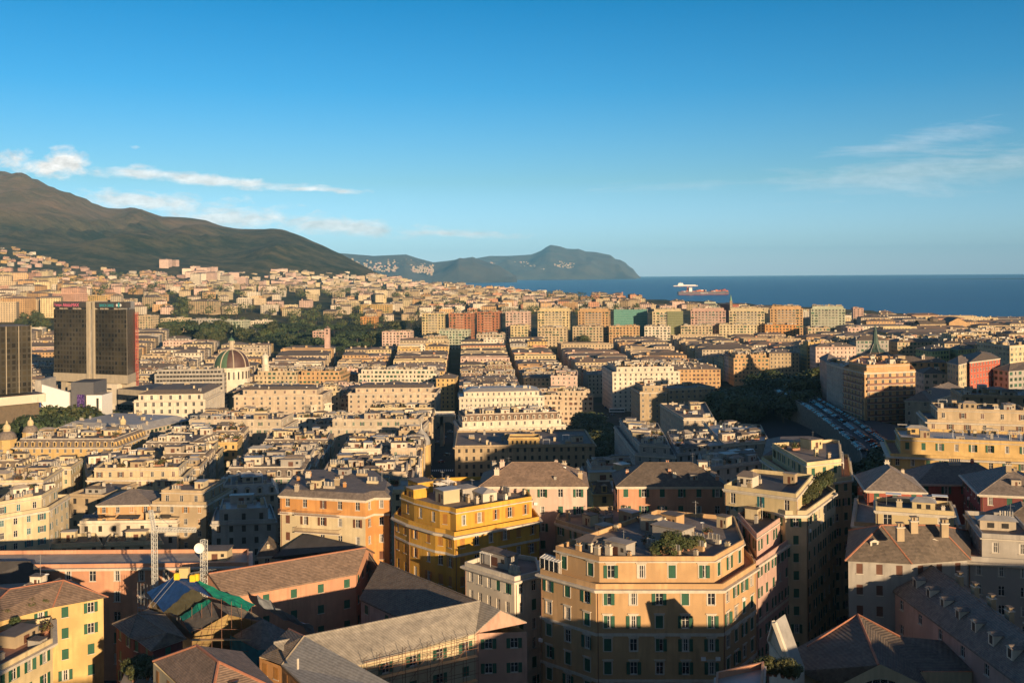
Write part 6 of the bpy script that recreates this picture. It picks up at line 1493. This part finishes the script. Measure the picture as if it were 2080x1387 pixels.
# ---------------------------------------------------------------- crane, mast with dish, scaffolding
steel=mat('pale_steel_paint',(.50,.50,.47),.5,.08)
def lattice(m,p,q,s,mt_,n):
    mt_=steel
    p=Vector(p);q=Vector(q); u=(q-p).normalized(); a=u.orthogonal().normalized(); b=u.cross(a)
    C=[a*s+b*s,a*s-b*s,-a*s-b*s,-a*s+b*s]
    for c in C: m.tube(p+c,q+c,.07,mt_,4)
    for i in range(n):
        t0,t1=i/n,(i+1)/n
        for k in range(4):
            m.tube(p.lerp(q,t0)+C[k],p.lerp(q,t1)+C[(k+1)%4],.05,mt_,3); m.tube(p.lerp(q,t1)+C[k],p.lerp(q,t1)+C[(k+1)%4],.05,mt_,3)
g=atz(316,1200,27); d=g.y; top=at(313,1075,d); cr=emp('tower_crane',(g.x,g.y,0),'slim grey tower crane with folded jib behind the scaffolding','crane')
m=MB(); lattice(m,(g.x,d,6),tuple(top),.42,metal,38); m.build('mast',cr)
m=MB(); a1=at(306,1036,d); lattice(m,tuple(top),tuple(a1),.3,metal,8); m.build('apex',cr)
m=MB(); j1=at(398,1076,d+1); lattice(m,tuple(top),tuple(j1),.32,metal,14); m.build('jib',cr)
m=MB(); m.tube(tuple(a1),tuple(at(350,1070,d)),.05,metal,4); m.tube(tuple(at(350,1070,d)),tuple(j1),.05,metal,4); m.build('stay_cable',cr)
g=atz(413,1205,26); d=g.y; t_=at(414,1096,d); r_=emp('lattice_mast',(g.x,d,10),'square galvanised lattice mast carrying a white dish','mast'); m=MB(); lattice(m,(g.x,d,14),tuple(t_),.5,metal,26); m.build('lattice',r_)
dc=at(405,1113,d-1); m=MB(); m.lathe((0,0,0),[(.02,.0),(.5,.05),(.95,.2),(1.05,.33),(1.05,.36)],white,24); m.v=[(dc.x+x,dc.y+.3-z,dc.z+y) for x,y,z in m.v]; m.build('dish',r_,smooth=False)
blue=mat('blue_tarpaulin',(.012,.045,.16),.45,.25,.8,.6,1.5); olive=mat('olive_tarpaulin',(.07,.065,.04),.5,.3,.8,.7,1.2); green=mat('green_netting',(.01,.22,.13),.6,.3,.8,.6,2); tile2=mat('stripped_roof_boards',(.10,.085,.07),.9,.4,.7,.5,3)
sroot=emp('building_under_repair',tuple(atz(420,1280,20)),'roof under repair covered by blue, olive and green sheets, wrapped in scaffolding','building')
def sheet(name,pts,m_,n=10,amp=.25,parent=sroot):
    """rumpled sheet over four image points with heights"""
    c=[atz(x,y,z) for x,y,z in pts]; rows=[]
    for i in range(n+1):
        row=[]
        for j in range(n+1):
            p=c[0].lerp(c[1],j/n).lerp(c[3].lerp(c[2],j/n),i/n); p=p+Vector((0,0,amp*(noise.noise(p*.55)+.4*noise.noise(p*1.7)))); row.append(p)
        rows.append(row)
    m=MB()
    for i in range(n):
        for j in range(n): m.face([rows[i][j],rows[i][j+1],rows[i+1][j+1],rows[i+1][j]],m_)
    return m.build(name,parent)
sheet('blue_tarpaulin',[(298,1202,28),(332,1243,26),(388,1196,31),(352,1172,31.5)],blue,10,.2)
sheet('blue_tarpaulin',[(352,1172,31.5),(388,1196,31),(430,1213,29.6),(395,1176,31)],blue,8,.2)
sheet('olive_tarpaulin',[(332,1243,26),(368,1252,25.5),(424,1218,29.4),(388,1196,31)],olive,12,.45)
sheet('green_net',[(365,1252,26),(372,1262,26),(430,1222,30),(418,1218,30)],green,12,.5)
sheet('green_net',[(395,1176,31.1),(434,1212,29.7),(503,1240,28.1),(518,1226,28.4)],green,12,.4)
sheet('grey_sheeting',[(522,1208,28.5),(526,1226,26.5),(645,1294,21),(636,1274,24)],mat('grey_plastic_sheeting',(.30,.32,.36),.5,.25,.8,.7,1.5),12,.9)
sheet('stripped_roof',[(372,1262,26),(385,1285,25),(445,1255,28.5),(430,1222,30)],tile2,10,.15)
sheet('stripped_roof',[(430,1222,29.4),(465,1250,28),(545,1262,26),(505,1239,28)],tile2,10,.2)
m=MB(); 
yw=PL['yellow']; A,B,C,D,E=[W3(*q) for q in ((390,1290,24.5),(462,1247,28.3),(520,1262,26),(520,1330,14),(390,1345,14))]; m.face([E,D,C,B,A],yw)
E2,F2=W3(304,1218,26.9),W3(304,1330,8); m.face([E,A,W3(336,1235,26.3),W3(336,1330,8)],PL['tan']); m.face([W3(336,1330,8),W3(336,1235,26.3),E2,F2],PL['tan'])
m.build('wall',sroot)
m=MB()
for k in range(7):
    x=395+k*20; p=atz(x,1300-abs(k-3)*6,24); 
    for dz in (0,): m.tube((p.x,p.y-1.4,4),(p.x,p.y-1.4,p.z+5+(3-abs(k-3))),.05,rust,4)
for h in (16,18.2,20.4,22.6,24.8,26.5):
    a=atz(395,1300,24); b=atz(515,1300,24); m.tube((a.x,a.y-1.4,h),(b.x,b.y-1.4,h),.045,rust,4)
    m.box(a.x,b.x,min(a.y,b.y)-1.9,min(a.y,b.y)-1.2,h-.1,h-.04,mat('scaffold_board',(.35,.25,.13),.9,.2)) if h in (16,20.4,24.8) else None
for k in range(12):
    t=k/11; p=atz(280,1245,22).lerp(atz(352,1262,22),t); m.tube((p.x,p.y,4),(p.x,p.y,28.2-(.0)*t),.05,metal,4); q=p+Vector((1.1,.8,0)); m.tube((q.x,q.y,4),(q.x,q.y,27),.05,metal,4)
    for h in (14,16.3,18.6,20.9,23.2,25.5): m.tube((p.x,p.y,h),(q.x,q.y,h),.04,metal,4)
for h in (14,16.3,18.6,20.9,23.2,25.5):
    a=atz(280,1245,22);b=atz(352,1262,22); m.tube((a.x,a.y,h),(b.x,b.y,h),.045,metal,4)
a=atz(300,1232,27); b=atz(352,1170,32); 
for o in (0,1.0): m.tube(a+Vector((o,0,0)),b+Vector((o,0,0)),.06,metal,4); m.tube(b+Vector((o,0,0)),b+Vector((7+o,1,1)),.06,metal,4)
m.build('scaffold',sroot)
ins=mat('straw_panel',(.55,.42,.2),.9,.1); yb=mat('yellow_sacks',(.75,.48,.02),.6,.1)
p=atz(375,1166,32.2); m=MB(); m.box(p.x-.9,p.x+.9,p.y-.5,p.y+.5,p.z-.6,p.z+1.3,ins); tag(m.build('insulation_bale',None,p),'straw-coloured bale of panels standing on the tarpaulin roof ridge','bale')
for i,(x,y) in enumerate(((360,1174),(392,1178),(399,1176))):
    p=atz(x,y,31.6); m=MB(); m.box(p.x-.5,p.x+.5,p.y-.4,p.y+.4,p.z-.2,p.z+.9,yb); m.box(p.x-.42,p.x+.4,p.y-.35,p.y+.3,p.z+.9,p.z+1.05,yb); tag(m.build('sack_pallet',None,p),['yellow sacks left of the straw-coloured bale','yellow sack stack right of the bale, nearer to it','yellow sack stack right of the bale, beside the mast'][i],'sacks')
T=lambda *q:tuple(atz(*q)); o_=emp('roof_extension',T(530,1290,20),'small slate hip roof with teal netting below it, right of the scaffolded gable','building'); m=MB()
a,b,c,d,e=T(474,1290,24),T(534,1256,27),T(588,1284,24),T(562,1318,23),T(529,1321,23)
m.face([a,e,b],slateg); m.face([e,d,b],slateg); m.face([d,c,b],slateg); m.build('roof',o_); m=MB(); g0=lambda p:(p[0],p[1],6)
for p,q in ((a,e),(e,d),(d,c)): m.face([g0(p),g0(q),q,p],PL['tan'])
m.build('wall',o_); m=MB(); tn=mat('teal_netting',(.02,.16,.19),.7,.3,.8,.5,2)
for p,q in ((a,e),(e,d)): m.face([(p[0]-.4,p[1]-.8,p[2]-4.5),(q[0]-.2,q[1]-.8,q[2]-4.5),(q[0]-.2,q[1]-.8,q[2]+.4),(p[0]-.4,p[1]-.8,p[2]+.4)],tn)
m.build('netting',o_)
# scaffold on the pale-roofed building
sc=emp('scaffold',tuple(atz(880,1330,20)),'brown tube scaffold along the wall below the weathered pale roof','scaffold')
A=atz(735,1338,28.5);B=atz(960,1290,28.5); u=(B-A); L_=u.length; u.normalize(); n=Vector((u.y,-u.x,0)); m=MB()
for k in range(int(L_/2.2)+1):
    for o in (.9,2.1): p=A+u*k*2.2+n*o; m.tube((p.x,p.y,2),(p.x,p.y,28.9+(.6 if k%2 else 0)),.04,rust,4)
    p=A+u*k*2.2; m.tube(p+n*.9+Vector((0,0,.3)),p+n*2.9+Vector((0,0,1.6)),.035,rust,4)
m.build('upright',sc); m=MB()
h=4
while h<29.5:
    for o in (.9,2.1):
        a=A+n*o; b=B+n*o; m.tube((a.x,a.y,h),(b.x,b.y,h),.045,rust,4)
    h+=1.2 if h>26 else 2.1
for k in range(0,int(L_/1.8)-1,2):
    p=A+u*k*1.8+n*2.1; q=p+u*3.6; m.tube((p.x,p.y,24),(q.x,q.y,28),.04,rust,4)
m.build('ledger',sc); m=MB()
for h in (21.5,25.6): m.face([A+n*1+Vector((0,0,h-28.5)),B+n*1+Vector((0,0,h-28.5)),B+n*2.1+Vector((0,0,h-28.5)),A+n*2.1+Vector((0,0,h-28.5))],mat('scaffold_board',(.35,.25,.13)))
m.build('deck',sc)
# ---------------------------------------------------------------- church at the lower right
ch=emp('church',tuple(atz(1750,1330,20)),'church with pyramid-crested slate roof and arched gable window at the bottom','church')
m=MB(); ap=W3(1742,1247,33.2); 
L1,L2,R1_,R2_=W3(1600,1325,29),W3(1625,1387,29),W3(1940,1302,29),W3(1975,1362,29); Bk=W3(1720,1255,31)
m.face([L1,W3(1640,1310,29.8),ap],slateg); m.face([W3(1617,1362,28.5),L1,ap,W3(1785,1350,31.5)],slate); m.face([W3(1785,1350,31.5),ap,W3(1828,1292,31),R1_,W3(1975,1362,28.5),W3(1868,1362,28.5)],slate)
m.face([W3(1617,1362,28.5),W3(1785,1350,31.5),W3(1700,1400,27)],slate); m.face([W3(1785,1350,31.5),W3(1868,1362,28.5),W3(1890,1400,27)],slate)
m.face([ap,Bk,W3(1828,1292,31)],slate); m.tube(ap,W3(1785,1350,31.6),.2,ridge,5); m.tube(ap,W3(1640,1312,30.5),.15,ridge,5); m.tube(ap,W3(1828,1292,31.1),.15,ridge,5); m.build('roof',ch)
m=MB(); c=atz(1785,1365,30.5); x0=c.x-9.5; x1=c.x+9.5; y0=c.y-1.5
N_=16; y0=144.6; pr=[(c.x-5.2*math.cos(math.pi*i/N_),y0,24.6+5.2*math.sin(math.pi*i/N_)) for i in range(N_+1)]
top=[(x0,y0,27)]+[(lerp(x0,x1,i/N_),y0,27+5.0*(1-abs(2*i/N_-1))**.9) for i in range(1,N_)]+[(x1,y0,27)]
for i in range(N_): m.face([pr[i],pr[i+1],top[i+1],top[i]],PL['cream'])
m.face([(x0,y0,0),pr[0][:2]+(0,),pr[0],top[0]],PL['cream']); m.face([pr[-1][:2]+(0,),(x1,y0,0),top[-1],pr[-1]],PL['cream'])
def wl_(a,b,z): m.face([(a[0],a[1],0),(b[0],b[1],0),(b[0],b[1],z),(a[0],a[1],z)],PL['cream'])
q=[W3(1617,1364,28.3),W3(1868,1364,28.3),W3(1975,1364,28.3),W3(1940,1304,28.8)]
wl_(q[1],q[2],28.3); wl_(q[2],q[3],28.3); wl_(q[0],W3(1700,1364,28.3),28.3); m.build('wall',ch)
m=MB(); m.face([p[:1]+(y0+.3,)+p[2:] for p in pr],glass); 
for i in range(-4,5): m.box(c.x+i*1.15-.05,c.x+i*1.15+.05,y0+.15,y0+.25,24.6,24.6+math.sqrt(max(0,27-(i*1.15)**2)),trim)
m.box(c.x-5.2,c.x+5.2,y0+.12,y0+.22,26.3,26.4,trim); m.build('arched_window',ch)
# white pedimented front left of it
pf=emp('church_facade',tuple(atz(1590,1340,20)),'narrow white classical facade with lit sloping parapet beside the church roof','facade'); m=MB()
A=atz(1562,1300,33);B=atz(1612,1372,30); C=Vector((B.x+2.6,B.y+3.4,B.z)); Dd=Vector((A.x+2.6,A.y+3.4,A.z)); PK=atz(1572,1263,37.5)
m.face([(A.x,A.y,0),(B.x,B.y,0),tuple(B),tuple(A)],PL['white']); m.face([(B.x,B.y,0),(C.x,C.y,0),tuple(C),tuple(B)],PL['white']); m.face([tuple(A),tuple(B),tuple(PK)],PL['white'])
PK2=PK+(C-B); m.face([tuple(B),tuple(C),tuple(PK2),tuple(PK)],zinc); m.face([tuple(Dd),tuple(A),tuple(PK),tuple(PK2)],zinc); m.face([(C.x,C.y,0),(Dd.x,Dd.y,0),tuple(Dd),tuple(C)],PL['white'])
m.tube(A,PK,.35,trim,5); m.tube(PK,B,.45,trim,5); m.tube(A,B,.35,trim,5); m.build('wall',pf)
# small salmon roof terrace at the very bottom
P=quadz([(1452,1420),(1548,1412),(1552,1356),(1455,1378)],36)
bld(P,36,-2,'salmon',roof=zinc,lod=0,cl=0,fh=3.6,corn=.3,seed=71,label='salmon attic wall with grey metal coping at the bottom, below the ochre corner block')
def pots(lst,label,z):
    for i,(x,y,s) in enumerate(lst):
        p=atz(x,y,z); o=emp('potted_shrub',tuple(p),'one of the '+label,'plant',label); m=MB(); m.lathe((p.x,p.y,p.z),[(.25,0),(.38,.5),(.4,.55),(.3,.55)],terracotta,8); m.build('pot',o)
        inst('foliage',CR['tree'][i%3],o,(p.x,p.y,p.z+.1),i,(s*1.5,s*1.5,s*1.6))
pots([(1555,1372,1.6),(1565,1372,1.4),(1575,1373,1.3),(1590,1376,1.5),(1602,1378,1.6),(1612,1380,1.3)],'dry shrubs on the terrace at the bottom',34)
pots([(1340,1124,1.5),(1352,1126,1.2),(1367,1121,2.2),(1377,1122,1.6),(1385,1119,1.5),(1398,1118,1.3),(1410,1116,1.5),(1421,1114,1.3),(1330,1131,1.1)],'shrubs on the ochre block roof terrace',38.4)
pots([(1632+i*5.2,1029-i*4.6,1.5+.3*(i%3)) for i in range(11)]+[(1621+i*5.0,1022-i*4.4,1.2) for i in range(8)],'potted shrubs on the long planted terrace',40.1)
pots([(10,1262,1.3),(25,1255,1.0),(45,1250,1.2),(60,1246,1.6),(75,1242,1.2),(88,1240,1.3),(30,1272,1.0)],'potted plants on the cream wing terrace',28)
pots([(262,1370,1.6),(285,1368,1.8),(300,1380,2.2),(318,1385,2.0),(272,1384,1.5)],'potted shrubs on the little terrace at the bottom left',24)
p=quadz([(240,1395),(345,1400),(335,1360),(255,1362)],24); m=MB(); m.prism(p,4,23.9,PL['grey'],top=paleroof); r_=emp('garden_terrace',(p[0][0],p[0][1],4),'small grey roof terrace with pots at the bottom left','terrace'); m.build('wall',r_)
# glazed pergola on the bend block and the lit verandah of the ochre block
def frame(name,pts,z0,h,label,m_=white,n=4,glassy=False):
    q=[atz(x,y,z0) for x,y in pts]; root=emp(name,tuple(q[0]),label,'pergola'); m=MB(); up=Vector((0,0,h))
    for i in range(4):
        a,b=q[i],q[(i+1)%4]; m.tube(a+up,b+up,.07,m_,5)
        for k in range(n+1): p=a.lerp(b,k/n); m.tube(p,p+up,.06,m_,5)
    for k in range(1,n+2): m.tube(q[0].lerp(q[1],k/(n+2))+up,q[3].lerp(q[2],k/(n+2))+up,.06,m_,5); m.tube(q[0].lerp(q[3],k/(n+2))+up,q[1].lerp(q[2],k/(n+2))+up,.06,m_,5)
    m.build('frame',root)
    if glassy: m=MB(); m.face([tuple(q[0]),tuple(q[1]),tuple(q[1]+up),tuple(q[0]+up)],glass); m.build('glazing',root)
frame('pergola',[(1690,972),(1714,966),(1712,942),(1692,944)],38.3,3.2,'white tube pergola on the planted roof terrace at the street bend',n=2)
frame('verandah',[(1097,1160),(1134,1171),(1145,1164),(1108,1152)],34.2,2.6,'white glazed verandah on the left corner of the ochre block',n=4,glassy=True)
# balconies of the orange block
rp_=[V2(a) for a in ORANGE]
# ---------------------------------------------------------------- buildings behind and beside the viewpoint (they shade the foreground)
def back(x0,x1,y0,y1,z,wall,label): bld([(x0,y0),(x1,y0),(x1,y1),(x0,y1)],z,-3,wall,lod=2,cl=0,label=label,sh=None)
back(-13,13,-34,-6,86.5,'brick','brick skyscraper under the viewpoint')
BACK=[(22,60,-70,-30,60,'travert'),(66,110,-60,-20,50,'stone'),(-70,-22,-60,-20,40,'buff'),(118,168,20,55,52,'cream'),(-130,-80,-60,-10,42,'tan')]  # unseen blocks added behind the viewpoint as shadow casters
for i,(a,b,c,d_,z,w) in enumerate(BACK): back(a,b,c,d_,z,w,'%s unseen block added for shade behind the viewpoint'%('pale cream golden light beige dark brown grey rose sandy'.split()[i%8]))
for i,(a,b,c,d_,z,w) in enumerate([(-12,9,60,92,35.5,'cream'),(10,43,64,92,40.5,'ochre'),(45,59,58,90,45,'rose'),(61,94,62,92,44.5,'tan'),(97,117,60,90,42.5,'white'),(120,160,62,98,53,'buff')]): back(a,b,c,d_,z,w,'%s unseen block, height shaped for its shadow, below the bottom edge of the view'%('cream ochre rose tan white buff'.split()[i]))  # unseen row under the view, heights shaped by the shadows it should throw
back(178,224,116,142,79,'brick','tall unseen brick slab added outside the right edge to throw shade'); back(208,262,330,370,50,'tan','tan block outside the right edge of the view'); back(236,300,385,420,47,'stone','stone block outside the right edge of the view')  # the brick slab is an added shadow caster out of view
# ---------------------------------------------------------------- labels of the blocks between
LM=[('glass office tower',190,690),('domed church',470,720),('domed yellow palace',150,890),('dark archway',600,860),('twin-arch bridge',890,860),('orange and cream block',680,1000),('crane',315,1060),('square brick tower',665,680),('tall white palace',1310,790),
('green-netted tall block',1280,655),('pink half-shaded block',1145,780),('copper spire',1778,690),('brown balconied block',1780,790),('vermilion red block',2000,750),('sea-front basilica',1946,655),('left travertine palace',565,810),('right travertine palace',800,810),('big white arcaded palace',350,830),('brown mansard block',1040,850),('deep orange tall block',990,655),('widest yellow tall block',1124,655),('rightmost tall block',1680,650),('olive glass tower',30,730)]
CN={'plaster_cream':'cream','plaster_ochre':'ochre','plaster_yellow':'yellow','plaster_pink':'pink','plaster_salmon':'salmon','plaster_white':'off-white','plaster_grey':'grey','plaster_tan':'tan','plaster_orange':'orange','plaster_red':'red','plaster_rose':'rose','plaster_stone':'stone-coloured','plaster_green':'green','plaster_paleyellow':'pale yellow','plaster_travert':'beige','plaster_buff':'buff','plaster_palepink':'pale pink','plaster_sage':'sage'}
RN={'hip':'hipped','flat':'flat','mansard':'mansard','hipflat':'low hipped','gable':'gabled'}
RC={'slate_tiles':'dark slate','grey_slate_tiles':'grey slate','brown_roof_tiles':'brown','flat_roof_membrane':'grey','pale_roof_membrane':'pale','terracotta_paving':'terracotta','zinc_sheet':'metal'}
seen={}
ents=[]
for (root,poly,zt,g,wn,rt,rn,pt,desc) in LB:
    if desc: root['label']=desc; continue
    c=cen(poly); x,y=px(c[0],poly[0][1],zt); 
    lm=min(LM,key=lambda q:abs(q[1]-x)+1.6*abs(q[2]-y)); dx,dy=x-lm[1],y-lm[2]
    if abs(dx)>abs(dy)*1.4: rel='right of' if dx>0 else 'left of'
    else: rel='in front of' if dy>0 else 'behind'
    base='%s block with %s %s roof%s'%(CN.get(wn,'pale'),RC.get(rn,'grey'),RN[rt],' and set-back attic' if pt else ''); ents.append([root,base,rel,lm[0],x,y])
groups={}
for e in ents: groups.setdefault((e[1],e[2],e[3]),[]).append(e)
ordn=['','second','third','fourth','fifth','sixth','seventh','eighth','ninth','tenth']
for k,es in groups.items():
    es.sort(key=lambda e:abs(e[4]-[l for l in LM if l[0]==k[2]][0][1])+abs(e[5]-[l for l in LM if l[0]==k[2]][0][2]))
    for i,e in enumerate(es):
        e[0]['label']=' '.join((((k[0]+', '+k[1]+' the '+k[2]) if len(es)==1 else k[0]+', '+(ordn[min(i,9)]+' nearest' if i else 'nearest')+' '+k[1]+' the '+k[2])).split()[:16])
        e[0]['group']='city blocks between the landmarks'
# ---------------------------------------------------------------- haze
hzm=bpy.data.materials.new('haze_air'); hzm.use_nodes=True; t=hzm.node_tree; t.nodes.clear(); o=t.nodes.new('ShaderNodeOutputMaterial'); v=t.nodes.new('ShaderNodeVolumePrincipled'); v.inputs['Color'].default_value=(.22,.58,1,1); v.inputs['Density'].default_value=HZ if 'HZ' in globals() else 2.7e-5; v.inputs['Anisotropy'].default_value=-.25
t.links.new(v.outputs[0],o.inputs['Volume'])
m=MB(); m.box(-56000,56000,-1200,46000,-420,1100,hzm); hb=m.build('haze'); hb['kind']='stuff'; hb['label']='thin blue air over city, sea and far coast'
